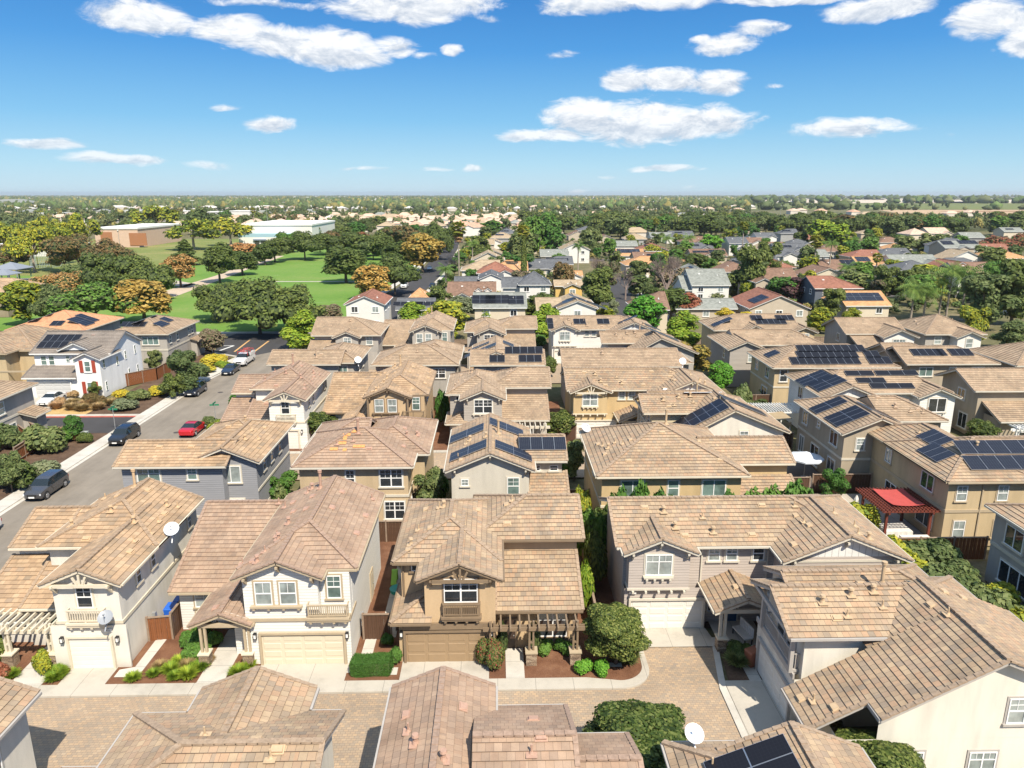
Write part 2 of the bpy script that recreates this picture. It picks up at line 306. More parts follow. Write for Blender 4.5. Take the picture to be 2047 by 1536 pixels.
# ------------------------------------------------------------------ shared small meshes
_wc={}
def win_mesh(w,h,style):
    k=(round(w,2),round(h,2),style)
    if k in _wc: return _wc[k]
    fr=MB(); t=.055; d0=-.07; d1=.0
    def bar(x0,x1,z0,z1,dd=0): fr.box(x0,x1,d0+dd,d1,z0,z1)
    bar(-w/2,w/2,-h/2,-h/2+t); bar(-w/2,w/2,h/2-t,h/2); bar(-w/2,-w/2+t,-h/2+t,h/2-t); bar(w/2-t,w/2,-h/2+t,h/2-t)
    def grid(x0,x1,z0,z1,nx,nz):
        for i in range(1,nx):
            x=x0+(x1-x0)*i/nx; fr.box(x-.013,x+.013,-.052,-.03,z0,z1)
        for i in range(1,nz):
            z=z0+(z1-z0)*i/nz; fr.box(x0,x1,-.050,-.031,z-.013,z+.013)
    i0=-w/2+t; i1=w/2-t; b0=-h/2+t; b1=h/2-t
    if style=='dh':
        bar(i0,i1,-.035,.035,.01); grid(i0,i1,.035,b1,2,2)
    elif style=='dh1':
        bar(i0,i1,-.035,.035,.01)
    elif style=='dv':
        bar(i0,i1,-.035,.035,.01); grid(i0,i1,.035,b1,2,1)
    elif style=='tw':     # twin double hung
        bar(-.05,.05,b0,b1,.003); 
        for s in (-1,1):
            a,c=(i0,-.05) if s<0 else (.05,i1)
            bar(a,c,-.035,.035,.01); grid(a,c,.035,b1,2,2)
    elif style=='sl':
        bar(-.035,.035,b0,b1,.01)
    elif style=='slg':
        bar(-.035,.035,b0,b1,.01); zz=b1-(b1-b0)*.33
        for a,c in ((i0,-.035),(.035,i1)): bar(a,c,zz-.02,zz+.02,.012); grid(a,c,zz+.02,b1,2,1)
    elif style=='tri':
        for x in (-w/6,w/6): bar(x-.04,x+.04,b0,b1,.01)
    elif style=='grid': grid(i0,i1,b0,b1,2,2)
    pn=MB(); pn.poly([(i0-.01,-.03,b0-.01),(i1+.01,-.03,b0-.01),(i1+.01,-.03,b1+.01),(i0-.01,-.03,b1+.01)])
    tr=MB(); q=.11; 
    for a in ((-w/2-q,w/2+q,h/2,h/2+q),(-w/2-q,-w/2,-h/2,h/2),(w/2,w/2+q,-h/2,h/2)): tr.box(a[0],a[1],-.035,0,a[2],a[3])
    tr.box(-w/2-q-.04,w/2+q+.04,-.12,0,-h/2-.12,-h/2)
    _wc[k]=(fr,pn,tr,{}); return _wc[k]
def win_parts(w,h,style,glassm,trimm):
    fr,pn,tr,c=win_mesh(w,h,style)
    for key,mb,nm,mt in (('f',fr,'window',VINYL),(glassm.name,pn,'pane',glassm),('t'+(trimm.name if trimm else ''),tr,'window_trim',trimm)):
        if key not in c: c[key]=mb.mesh(nm,mt)
    return c['f'],c[glassm.name],c['t'+(trimm.name if trimm else '')]
FACE={'S':0.,'W':-math.pi/2,'E':math.pi/2,'N':math.pi}
_vc={}
def vent_mesh(kind,mat):
    k=(kind,mat.name)
    if k in _vc: return _vc[k]
    m=MB()
    if kind=='box':
        m.box(-.26,.26,-.2,.2,0,.03); m.hull([(-.22,-.14,.03),(.22,-.14,.03),(.2,.15,.03),(-.2,.15,.03),(-.2,-.13,.12),(.2,-.13,.12),(.18,.15,.06),(-.18,.15,.06)])
    elif kind=='pipe':
        m.box(-.22,.22,-.25,.2,.0,.03); m.cyl((0,0,.0),.13,.12,10,.06); m.cyl((0,0,.1),.045,.32,8)
    elif kind=='cap':
        m.box(-.25,.25,-.28,.25,.0,.03); m.cyl((0,0,.0),.17,.16,10,.11); m.cyl((0,0,.15),.09,.22,10); m.cyl((0,0,.36),.16,.1,10,.13)
    elif kind=='flue':
        m.box(-.25,.25,-.28,.25,.0,.03); m.cyl((0,0,0),.18,.2,10,.12); m.cyl((0,0,.18),.1,1.05,10); m.cyl((0,0,1.2),.15,.1,10); m.cyl((0,0,1.32),.15,.05,10); m.cyl((0,0,1.28),.08,.08,8)
    _vc[k]=m.mesh('roof_vent',mat); return _vc[k]
_gd={}
def garage_mesh(w,h,rows,cols,mat):
    k=(w,h,rows,cols,mat.name)
    if k in _gd: return _gd[k]
    m=MB(); m.box(-w/2,w/2,-.03,0,0,h)
    rh=h/rows
    for r in range(rows):
        z0=r*rh+.02; z1=(r+1)*rh-.02
        if r: m.box(-w/2,w/2,-.034,-.03,r*rh+.008,r*rh+.018)
        if cols:
            cw=w/cols
            for c in range(cols):
                a=-w/2+c*cw+.09; b=-w/2+(c+1)*cw-.09; g=.035
                m.hull([(a,-.0305,z0+.05),(b,-.0305,z0+.05),(b,-.0305,z1-.05),(a,-.0305,z1-.05),(a+g,-.05,z0+.05+g),(b-g,-.05,z0+.05+g),(b-g,-.05,z1-.05-g),(a+g,-.05,z1-.05-g)])
        else: m.box(-w/2,w/2,-.042,-.03,z0+.02,z1-.01)
    _gd[k]=m.mesh('garage_door',mat); return _gd[k]
def dishmesh():
    m=MB(); n=18; ri=4
    for a in range(n):
        for r in range(ri):
            q=[]
            for (rr,aa) in ((r,a),(r+1,a),(r+1,a+1),(r,a+1)):
                f=rr/ri*.42; t=2*math.pi*aa/n; q.append((f*math.cos(t),-.35*f*f*1.6,f*math.sin(t)*1.08))
            m.poly(q if r else q[1:])
    m.beam((0,.02,0),(0,.35,-.12),.07,.07); m.beam((0,.05,-.40),(0,-.45,-.02),.03,.03); m.box(-.05,.05,-.52,-.42,-.06,.04); m.beam((0,.33,-.1),(0,.33,-.7),.06,.06)
    return m
DISH_L=dishmesh().mesh('satellite_dish',flat('dish_light_grey',lin(.55,.57,.60),.35)); DISH_D=dishmesh().mesh('satellite_dish',flat('dish_grey',lin(.30,.32,.35),.35)); DISH_W=dishmesh().mesh('satellite_dish',flat('dish_white',lin(.78,.78,.77),.4))

def clip(poly,c,lo,hi):
    """clip list of (e,s) to lo<=s<=hi"""
    def half(P,f):
        o=[]
        for i in range(len(P)):
            a=P[i]; b=P[(i+1)%len(P)]; fa,fb=f(a),f(b)
            if fa>=0: o.append(a)
            if (fa>=0)!=(fb>=0):
                t=fa/(fa-fb); o.append((a[0]+(b[0]-a[0])*t,a[1]+(b[1]-a[1])*t))
        return o
    P=half(poly,lambda p:p[1]-lo)
    return half(P,lambda p:hi-p[1]) if P else P

class House:
    def __init__(s,label,org,wall,roof,trim,cat='house',group=None,name='two_storey_house',step=True,gut=None):
        s.o=Vector(org); s.e=empty(name,org,label,cat,group); s.wm=wall; s.rm=roof; s.tm=trim; s.gm=gut or trim
        s.W={wall:MB(org)}; s.Rf=MB(org); s.cap=MB(org); s.fas=MB(org); s.trim=MB(org); s.soff=MB(org); s.planes=[]; s.step=step; s.k=0; s.caps=[]; s.rng=random.Random(int(abs(org[0]*91+org[1]*37)))
    def wb(s,m=None):
        m=m or s.wm
        if m not in s.W: s.W[m]=MB(s.o)
        return s.W[m]
    # ---- walls
    def box(s,x0,x1,y0,y1,z1,z0=0,m=None):
        q=.004*s.k; s.k+=1; x0+=q; x1-=q; y0+=q; y1-=q
        w=s.wb(m); A,B,C_,E=(x0,y0),(x1,y0),(x1,y1),(x0,y1)
        for p,q in ((A,B),(B,C_),(C_,E),(E,A)): w.poly([(p[0],p[1],z0),(q[0],q[1],z0),(q[0],q[1],z1),(p[0],p[1],z1)])
    def tri(s,pts,m=None): s.wb(m).poly(pts)
    # ---- one roof plane: pts, first two = eave edge left to right seen from outside/below
    def plane(s,pts,caps=(),rakes=(),eave=True):
        P=[Vector(p) for p in pts]; e=(P[1]-P[0]).normalized(); n=None
        for i in range(2,len(P)):
            n=e.cross(P[i]-P[0])
            if n.length>1e-3: break
        n.normalize()
        if n.z<0: n=-n
        sv=n.cross(e); 
        if sv.z<0: sv=-sv
        o=P[0]; u0=s.rng.random()*9
        E2=[((p-o).dot(e),(p-o).dot(sv)) for p in P]; smax=max(q[1] for q in E2)
        s.planes.append((P,n,o,e,sv))
        def W(q,l): return o+e*q[0]+sv*q[1]+n*l
        if s.step:
            k=0
            while k*TROW<smax-1e-3:
                lo=k*TROW; hi=min(smax,lo+TROW); c=clip(E2,None,lo,hi)
                if len(c)>=3:
                    f=lambda q:.05-.04*(q[1]-lo)/TROW
                    pp=[W(q,f(q)) for q in c]; uv=[(q[0]+u0,min(max(q[1],lo+.001),lo+TROW-.001)) for q in c]
                    if (pp[1]-pp[0]).cross(pp[2]-pp[0]).dot(n)<0: pp=pp[::-1]; uv=uv[::-1]
                    s.Rf.poly(pp,uv)
                    lowp=[q for q in c if abs(q[1]-lo)<1e-4]
                    if len(lowp)>=2:
                        a=min(lowp); b=max(lowp)
                        s.Rf.poly([W(a,-.0),W(b,-.0),W(b,.05),W(a,.05)],[(a[0]+u0,lo+.004),(b[0]+u0,lo+.004),(b[0]+u0,lo+.01),(a[0]+u0,lo+.01)])
                k+=1
        else:
            pp=[W(q,.02) for q in E2]; uv=[(q[0]+u0,q[1]) for q in E2]
            if (pp[1]-pp[0]).cross(pp[2]-pp[0]).dot(n)<0: pp=pp[::-1]; uv=uv[::-1]
            s.Rf.poly(pp,uv)
        # underside and edge thickness
        s.soff.poly([p-n*.06 for p in P][::-1])
        N_=len(P)
        if eave:
            a,b=P[0],P[1]; out=-(Vector((sv.x,sv.y,0)).normalized())
            s.fas.beam(a+out*.05+Vector((0,0,-.055)),b+out*.05+Vector((0,0,-.055)),.13,.13)      # gutter
            s.fas.beam(a-out*.03+Vector((0,0,-.10)),b-out*.03+Vector((0,0,-.10)),.03,.2)
        for (i,j) in rakes:
            a,b=P[i],P[j]
            if (b-a).z<0: a,b=b,a
            s.fas.beam(a+Vector((0,0,-.13)),b+Vector((0,0,-.13)),.05,.2)
            s.caprow(a,b,.2,.09,.015,n)
        for (i,j) in caps: s.caprow(P[i],P[j],.26,.1,.05)
    def caprow(s,a,b,w,h,lift,up=None):
        L=(b-a).length
        if L<.1: return
        if (b-a).z<0: a,b=b,a
        if not s.step: cap=MB(s.o); cap.beam(a,b,w,h,lift); s.caps.append(cap); return
        n=max(1,round(L/.42)); d=(b-a)/n; z=Vector((0,0,1)); cap=MB(s.o); s.caps.append(cap)
        for i in range(n):
            p=a+d*i; q=a+d*(i+1.08); r=.025
            cap.beam(p+z*(lift+r),q+z*(lift-.01),w,h)
    def gable(s,x0,x1,y0,y1,z,ax='y',p=.4167,oe=.45,orr=.4,ends='gg',ge='both',wall=True,zb=0,m=None,gm=None,sides='ab',x_ends=None):
        """walls x0..x1,y0..y1; z = roof height at eave edge; ax = ridge direction; ends g(able)/h(ip)/o(pen, no overhang) for (S,N) or (W,E)"""
        o=[orr if c=='g' else (oe if c=='h' else 0.) for c in ends]
        if ax=='y': T=lambda a,b,zz:(b,a,zz); A0,A1,B0,B1=y0-o[0],y1+o[1],x0-oe,x1+oe; wa0,wa1,wb0,wb1=y0,y1,x0,x1
        else: T=lambda a,b,zz:(a,b,zz); A0,A1,B0,B1=x0-o[0],x1+o[1],y0-oe,y1+oe; wa0,wa1,wb0,wb1=x0,x1,y0,y1
        hw=(B1-B0)/2; bm=(B0+B1)/2; zr=z+hw*p
        r0=A0+hw if ends[0]=='h' else A0; r1=A1-hw if ends[1]=='h' else A1
        if r0>r1: r0=r1=(r0+r1)/2
        if 'a' in sides:
            pl=[T(A0,B0,z),T(A1,B0,z),T(r1,bm,zr),T(r0,bm,zr)]
            s.plane(pl,caps=[(3,2)]+([(0,3)] if ends[0]=='h' else [])+([(1,2)] if ends[1]=='h' else []),rakes=([(0,3)] if ends[0]=='g' else [])+([(1,2)] if ends[1]=='g' else []))
        if 'b' in sides:
            pl=[T(A1,B1,z),T(A0,B1,z),T(r0,bm,zr),T(r1,bm,zr)]
            s.plane(pl,caps=([(1,2)] if ends[0]=='h' else [])+([(0,3)] if ends[1]=='h' else []),rakes=([(1,2)] if ends[0]=='g' else [])+([(0,3)] if ends[1]=='g' else []))
        if ends[0]=='h': s.plane([T(A0,B1,z),T(A0,B0,z),T(r0,bm,zr)])
        if ends[1]=='h': s.plane([T(A1,B0,z),T(A1,B1,z),T(r1,bm,zr)])
        if wall:
            q=.004*s.k; zt=z+oe*p-.1; s.box(x0,x1,y0,y1,zt,zb,m); wa0+=q; wa1-=q; wb0+=q; wb1-=q
            for k,c in ((wa0,ends[0]),(wa1,ends[1])):
                if c!='h': s.tri([T(k,wb0,zt),T(k,wb1,zt),T(k,(wb0+wb1)/2,zr-.1)],gm or m)
        return zr
    def shed(s,x0,x1,y0,y1,zl,zh,d='S',rk='WE',gut=True):
        """single slope, low edge on side d; coordinates are the roof's own edges"""
        if d=='S': pl=[(x0,y0,zl),(x1,y0,zl),(x1,y1,zh),(x0,y1,zh)]; lr=('W','E')
        elif d=='N': pl=[(x1,y1,zl),(x0,y1,zl),(x0,y0,zh),(x1,y0,zh)]; lr=('E','W')
        elif d=='W': pl=[(x0,y1,zl),(x0,y0,zl),(x1,y0,zh),(x1,y1,zh)]; lr=('N','S')
        else: pl=[(x1,y0,zl),(x1,y1,zl),(x0,y1,zh),(x0,y0,zh)]; lr=('S','N')
        s.plane(pl,rakes=([(0,3)] if lr[0] in rk else [])+([(1,2)] if lr[1] in rk else []),eave=gut)
    # ---- roof lookup
    def on_roof(s,x,y):
        best=None
        for (P,n,o,e,sv) in s.planes:
            ins=False; k=len(P)
            for i in range(k):
                a,b=P[i],P[(i+1)%k]
                if (a.y>y)!=(b.y>y) and x<(b.x-a.x)*(y-a.y)/(b.y-a.y)+a.x: ins=not ins
            if ins:
                z=o.z-(n.x*(x-o.x)+n.y*(y-o.y))/n.z
                if best is None or z>best[0]: best=(z,n,e,sv)
        return best
    def vents(s,L,up=False):
        vm=VENT_T.get(s.rm,CREAMT)
        for (x,y,k) in L:
            b=s.on_roof(x,y)
            if not b: continue
            z,n,e,sv=b
            sv2=sv; e2=sv2.cross(n)
            M=Matrix((e2,sv2,n)).transposed()
            if k in('pipe','cap','flue'):
                # plate follows slope, tube stays upright: approximate with upright mesh slightly sunk
                o=inst(vent_mesh(k,vm),{'pipe':'vent_pipe','cap':'roof_vent','flue':'chimney_flue'}[k],s.e,Vector((x,y,z+.02))-s.o)
            else: o=inst(vent_mesh(k,vm),'roof_vent',s.e,Vector((x,y,z))+n*.04-s.o,rot=M.to_euler())
    def solar(s,x,y,nu,nv,mat=None,land=False,pw=1.0,ph=1.65):
        mat=mat or SOL_B; b=s.on_roof(x,y)
        if not b: return
        z,n,e,sv=b; e2=sv.cross(n); M=Matrix((e2,sv,n)).transposed()
        if land: pw,ph=ph,pw
        a=empty('solar_array',Vector((x,y,z))+n*.17-s.o); a.parent=s.e; a.rotation_euler=M.to_euler()
        k=('sol',pw,ph,mat.name)
        if k not in _vc:
            m=MB(); m.box(-pw/2,pw/2,-ph/2,ph/2,-.04,0); q=.015
            # glass face above frame
            g=MB(); g.poly([(-pw/2+q,-ph/2+q,.003),(pw/2-q,-ph/2+q,.003),(pw/2-q,ph/2-q,.003),(-pw/2+q,ph/2-q,.003)],[(0,0),(1,0),(1,1),(0,1)])
            _vc[k]=(m.mesh('solar_frame',ALU if mat is SOL_BL else BLKM),g.mesh('solar_panel',mat))
        fm,gm=_vc[k]
        f=MB(); 
        for i in range(nu):
            for j in range(nv):
                cx=(i-(nu-1)/2)*(pw+.02); cy=(j-(nv-1)/2)*(ph+.02)
                f.box(cx-pw/2,cx+pw/2,cy-ph/2,cy+ph/2,-.045,0)
                inst(gm,'solar_panel',a,(cx,cy,0))
        f.box(-nu*pw/2,nu*pw/2,-.02,.02,-.13,-.045)
        o=D.objects.new('solar_frame',f.mesh('solar_frame',ALU)); COL.objects.link(o); o.parent=a
    # ---- openings
    def win(s,face,x,y,z,w,h,style='dh',g=None,t='trim'):
        g=g or GL_B; f,p,tr=win_parts(w,h,style,g,s.tm if t=='trim' else (t or s.tm)); rz=FACE[face]
        o=inst(f,'window',s.e,Vector((x,y,z))-s.o,rz)
        inst(p,'pane',o)
        if t: inst(tr,'window_trim',o)
        return o
    def garage(s,face,x,y,w=4.88,h=2.13,rows=4,cols=4,mat=None,tr=.14):
        o=inst(garage_mesh(w,h,rows,cols,mat or CREAMT),'garage_door',s.e,Vector((x,y,0))-s.o,FACE[face])
        k=('gt',w,h,tr,s.tm.name)
        if k not in _vc:
            m=MB(); m.box(-w/2-tr,-w/2,-.16,0,0,h+tr); m.box(w/2,w/2+tr,-.16,0,0,h+tr); m.box(-w/2,w/2,-.16,0,h,h+tr); _vc[k]=m.mesh('garage_door_trim',s.tm)
        inst(_vc[k],'garage_door_trim',s.e,Vector((x,y,0))-s.o,FACE[face])
    def door(s,face,x,y,mat,w=.95,h=2.1,step=.05):
        m=MB(); m.box(-w/2,w/2,-.05,0,step,h); 
        for a in ((.15,.95),(1.1,h-.2)): m.box(-w/2+.15,w/2-.15,-.062,-.05,a[0]+step,a[1])
        k=MB(); k.cyl((w/2-.1,-.11,1.02),.035,.05,8,axis=(0,1,0)); 
        o=D.objects.new('front_door',m.mesh('front_door',mat)); COL.objects.link(o); o.parent=s.e; o.location=Vector((x,y,0))-s.o; o.rotation_euler=(0,0,FACE[face])
        inst(k.mesh('handle',ALU),'handle',o)
        t=MB(); t.box(-w/2-.1,-w/2,-.07,0,0,h+.1); t.box(w/2,w/2+.1,-.07,0,0,h+.1); t.box(-w/2,w/2,-.07,0,h,h+.1); inst(t.mesh('door_frame',s.tm),'door_frame',o)
    def lamp(s,face,x,y,z=2.0):
        if 'lamp' not in _vc:
            m=MB(); m.box(-.09,.09,-.03,0,-.2,.2); m.box(-.1,.1,-.2,-.03,.14,.18); m.box(-.1,.1,-.2,-.03,-.18,-.14)
            for a in (-.095,.075): 
                for b in (-.2,-.05): m.box(a,a+.02,b,b+.02,-.14,.14)
            g=MB(); g.box(-.07,.07,-.17,-.05,-.14,.14); _vc['lamp']=(m.mesh('wall_lamp',BLKM),g.mesh('lamp_glass',WHITE))
        o=inst(_vc['lamp'][0],'wall_lamp',s.e,Vector((x,y,z))-s.o,FACE[face]); inst(_vc['lamp'][1],'lamp_glass',o)
    def number(s,face,x,y,z,txt):
        m=MB(); m.box(-.22,.22,-.02,0,-.09,.09); o=D.objects.new('number_plate',m.mesh('number_plate',WHITE)); COL.objects.link(o); o.parent=s.e; o.location=Vector((x,y,z))-s.o; o.rotation_euler=(0,0,FACE[face])
        c=D.curves.new('house_number','FONT'); c.body=txt; c.size=.17; c.align_x='CENTER'; c.align_y='CENTER'; c.extrude=.003; c.materials.append(BLKM)
        tq=D.objects.new('tmp',c); COL.objects.link(tq); bpy.context.view_layer.update(); me=D.meshes.new_from_object(tq.evaluated_get(bpy.context.evaluated_depsgraph_get())); D.objects.remove(tq)
        q=D.objects.new('house_number',me); COL.objects.link(q); q.parent=o; q.location=(0,-.024,0); q.rotation_euler=(R(90),0,0)
    def band(s,x0,x1,y0,y1,z,sides='SWE',h=.2,d=.06,m=None):
        b=s.trim
        if 'S' in sides: b.box(x0-d,x1+d,y0-d,y0,z,z+h)
        if 'N' in sides: b.box(x0-d,x1+d,y1,y1+d,z,z+h)
        if 'W' in sides: b.box(x0-d,x0,y0+.003,y1-.003,z+.002,z+h-.002)
        if 'E' in sides: b.box(x1,x1+d,y0+.003,y1-.003,z+.002,z+h-.002)
    def bracket(s,face,x,y,z,L=.5,h=.55,m=None):
        t=MB(); t.box(-.07,.07,-L,0,-.07,.07); t.box(-.06,.06,-.1,0,-h,-.07); t.beam((0,-.08,-h+.05),(0,-L+.08,-.08),.1,.1,up=(0,1,0))
        k=('br',L,h,(m or s.tm).name)
        if k not in _vc: _vc[k]=t.mesh('bracket',m or s.tm)
        inst(_vc[k],'bracket',s.e,Vector((x,y,z))-s.o,FACE[face])
    def corbels(s,x0,x1,y,z,n=4,d=.22):
        for i in range(n):
            x=x0+(x1-x0)*i/(n-1); s.trim.box(x-.07,x+.07,y-d,y-.002,z-.14,z-.002)
    def sunburst(s,xc,y,z,w,h):
        """decorative gable truss: tie beam and three struts, y = outer face"""
        t=s.trim; t.box(xc-w/2,xc+w/2,y-.1,y,z-.1,z+.1)
        for a in (-1,0,1): t.beam((xc+a*.16,y-.045,z+.1),(xc+a*.52*min(1,h),y-.045,z+h*(1 if a==0 else .78)),.12,.08,up=(0,1,0))
    def balcony(s,face,x,y,z,w,h=.95,d=.35,n=14,m=None):
        """shallow balustrade with shelf, local outward -y"""
        t=MB(); t.box(-w/2-.1,w/2+.1,-d-.08,0,-.12,.02); t.box(-w/2-.05,w/2+.05,-d-.03,0,-.26,-.12)
        t.box(-w/2,w/2,-d,-d+.09,h-.08,h); t.box(-w/2,w/2,-d+.01,-d+.07,.1,.18)
        for i in range(n+1):
            a=-w/2+.06+(w-.12)*i/n; wd_=.05 if i in(0,n,n//2) else .025
            t.box(a-wd_,a+wd_,-d+.02,-d+.07,.02 if wd_>.03 else .18,h-.08)
        for sx in(-1,1):
            t.box(sx*w/2-.04,sx*w/2+.04,-d+.09,0,h-.07,h-.01)
            for k in range(1,3): a=-d+.09+k*.08; t.box(sx*w/2-.02,sx*w/2+.02,a,a+.04,.02,h-.07)
        for i in range(4):
            a=-w/2+.15+(w-.3)*i/3; t.box(a-.07,a+.07,-d,-.002,-.4,-.262)
        o=D.objects.new('balcony',t.mesh('balcony',m or s.tm)); COL.objects.link(o); o.parent=s.e; o.location=Vector((x,y,z))-s.o; o.rotation_euler=(0,0,FACE[face])
    def pergola(s,x0,x1,y,depth,z,posts,m=None,n=10,pier=True,rail=True):
        """attached pergola on a S wall at y: beam y-depth, rafters to the wall"""
        m=m or s.tm; t=MB(s.o); yb=y-depth
        t.box(x0-.5,x1+.5,yb-.16,yb-.09,z-.28,z-.02); t.box(x0-.5,x1+.5,yb+.09,yb+.16,z-.28,z-.02)
        for i in range(n):
            a=x0+(x1-x0)*i/(n-1); t.box(a-.05,a+.05,yb-.55,y-.01,z-.015,z+.17)
        t.build('pergola',m,s.e)
        for px in posts:
            q=MB(s.o); zb=.95 if pier else .02
            for dx in (-.12,.12): q.box(px+dx-.06,px+dx+.06,yb-.08,yb+.08,zb,z+.3)
            q.box(px-.17,px+.17,yb-.07,yb+.07,zb+.5,zb+.6)
            q.build('post',m,s.e)
            if pier: s.pier(px,yb)
    def pier(s,x,y,h=.9,w=.32):
        q=MB(s.o); q.box(x-w,x+w,y-w,y+w,0,h); q.build('stone_pier',STONE,s.e)
        c=MB(s.o); c.box(x-w-.05,x+w+.05,y-w-.05,y+w+.05,h,h+.08); c.build('pier_cap',CREAMT if s.tm is not BROWNT else TANT,s.e)
    def downspout(s,x,y,z): s.fas.box(x-.05,x+.05,y-.1,y-.02,.1,z)
    def done(s):
        for m,b in s.W.items(): b.build('wall',m,s.e)
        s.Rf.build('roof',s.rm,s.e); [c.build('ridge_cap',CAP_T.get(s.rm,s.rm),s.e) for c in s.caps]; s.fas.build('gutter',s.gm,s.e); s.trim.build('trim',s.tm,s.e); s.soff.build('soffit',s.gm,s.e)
        return s.e
# ================================================================== ground, roads, pavements
def gpoly(name,pts,z,mat,kind='structure',thick=0):
    m=MB(); m.poly([(x,y,z) for x,y in pts])
    if m.f and (Vector(pts[1]+(0,))-Vector(pts[0]+(0,))).cross(Vector(pts[2]+(0,))-Vector(pts[1]+(0,))).z<0 and len(pts)==4: m.f[0]=m.f[0][::-1]
    if thick:
        k=len(pts)
        for i in range(k):
            a,b=pts[i],pts[(i+1)%k]; m.poly([(a[0],a[1],z-thick),(b[0],b[1],z-thick),(b[0],b[1],z),(a[0],a[1],z)])
    o=m.build(name,mat); 
    if kind: tag(o,kind=kind)
    return o
def R4(x0,x1,y0,y1): return [(x0,y0),(x1,y0),(x1,y1),(x0,y1)]
def arc(cx,cy,r,a0,a1,n=10): return [(cx+r*math.cos(R(a0+(a1-a0)*i/n)),cy+r*math.sin(R(a0+(a1-a0)*i/n))) for i in range(n+1)]
def soil(name,stops,scale,scale2=8,rough=.95,bs=.4):
    m,nt,N,L,b=newmat(name); geo=N.new('ShaderNodeNewGeometry'); P_=geo.outputs['Position']
    a=noisen(N,L,scale,6,.65,P_); c=noisen(N,L,scale2,5,.7,P_); v=mth(N,L,'ADD',mth(N,L,'MULTIPLY',a,.55),mth(N,L,'MULTIPLY',c,.45))
    r=ramp(N,stops); L.new(v,r.inputs[0]); L.new(r.outputs[0],b.inputs['Base Color']); b.inputs['Roughness'].default_value=rough; b.inputs['Specular IOR Level'].default_value=.15
    bump(N,L,b,c,bs,.04); return m
M_BASE=soil('dry_ground',[(.3,lin(.07,.085,.035)),(.5,lin(.13,.12,.06)),(.62,lin(.22,.18,.11)),(.75,lin(.30,.26,.19))],.09,1.2)
M_MULCH=soil('bark_mulch',[(.3,lin(.075,.035,.02)),(.5,lin(.17,.082,.048)),(.7,lin(.27,.15,.09))],.8,14,bs=.9)
M_DMULCH=soil('dark_mulch',[(.3,lin(.05,.032,.022)),(.5,lin(.11,.07,.048)),(.7,lin(.19,.13,.09))],.6,9,bs=.9)
M_DRYG=soil('dry_grass_ground',[(.3,lin(.30,.17,.07)),(.5,lin(.46,.31,.13)),(.7,lin(.55,.42,.22))],.7,7,bs=.8)
M_LAWN=soil('lawn_grass',[(.30,lin(.085,.165,.03)),(.45,lin(.12,.225,.04)),(.56,lin(.155,.24,.055)),(.64,lin(.23,.25,.085)),(.75,lin(.33,.29,.13))],.035,.8,bs=.3)
M_LAWN2=soil('worn_lawn',[(.25,lin(.09,.14,.035)),(.5,lin(.17,.20,.06)),(.7,lin(.34,.27,.13))],.035,.9,bs=.3)
def concrete(name,col,js=1.5,jo=0.,axis='x'):
    m,nt,N,L,b=newmat(name); geo=N.new('ShaderNodeNewGeometry'); P_=geo.outputs['Position']; sp=N.new('ShaderNodeSeparateXYZ'); L.new(P_,sp.inputs[0])
    a=noisen(N,L,.5,6,.7,P_); r=ramp(N,[(.28,tuple(c*.78 for c in col[:3])+(1,)),(.5,col),(.75,tuple(c*1.08 for c in col[:3])+(1,))]); L.new(a,r.inputs[0])
    f=mth(N,L,'FRACT',mth(N,L,'ADD',mth(N,L,'MULTIPLY',sp.outputs[0 if axis=='x' else 1],1/js),jo)); ln=mth(N,L,'LESS_THAN',f,.03/js)
    n2=noisen(N,L,30,3,.7,P_)
    c=mixc(N,L,mth(N,L,'MULTIPLY',ln,.6),r.outputs[0],(.12,.11,.10,1)); c=mixc(N,L,.15,c,n2,'OVERLAY')
    L.new(c,b.inputs['Base Color']); b.inputs['Roughness'].default_value=.9; b.inputs['Specular IOR Level'].default_value=.2; return m
M_CONC=concrete('concrete',lin(.44,.405,.35),2.2); M_CONCY=concrete('concrete_walk',lin(.50,.47,.42),1.5,axis='y'); M_KERB=concrete('kerb_concrete',lin(.50,.47,.42),3.); M_REDK=flat('red_kerb_paint',lin(.42,.10,.07),.7,.25,2)
def asphalt(name,col,var=.12):
    m,nt,N,L,b=newmat(name); geo=N.new('ShaderNodeNewGeometry'); P_=geo.outputs['Position']
    mp=N.new('ShaderNodeMapping'); mp.inputs['Scale'].default_value=(.45,.06,1); L.new(P_,mp.inputs[0])
    a=noisen(N,L,1.,6,.65,mp.outputs[0]); c=noisen(N,L,40,2,.6,P_); d_=noisen(N,L,.35,5,.7,P_)
    v=mth(N,L,'ADD',mth(N,L,'MULTIPLY',a,.5),mth(N,L,'ADD',mth(N,L,'MULTIPLY',c,.15),mth(N,L,'MULTIPLY',d_,.35)))
    r=ramp(N,[(.35,tuple(k*(1-var*1.6) for k in col[:3])+(1,)),(.62,tuple(k*(1+var) for k in col[:3])+(1,))]); L.new(v,r.inputs[0]); L.new(r.outputs[0],b.inputs['Base Color'])
    b.inputs['Roughness'].default_value=.9; b.inputs['Specular IOR Level'].default_value=.2; bump(N,L,b,c,.25,.01); return m
M_ASPH=asphalt('asphalt_worn',lin(.225,.195,.16),.16); M_ASPD=asphalt('asphalt_dark',lin(.06,.058,.06)); M_ASPM=asphalt('asphalt_mid',lin(.10,.092,.088))
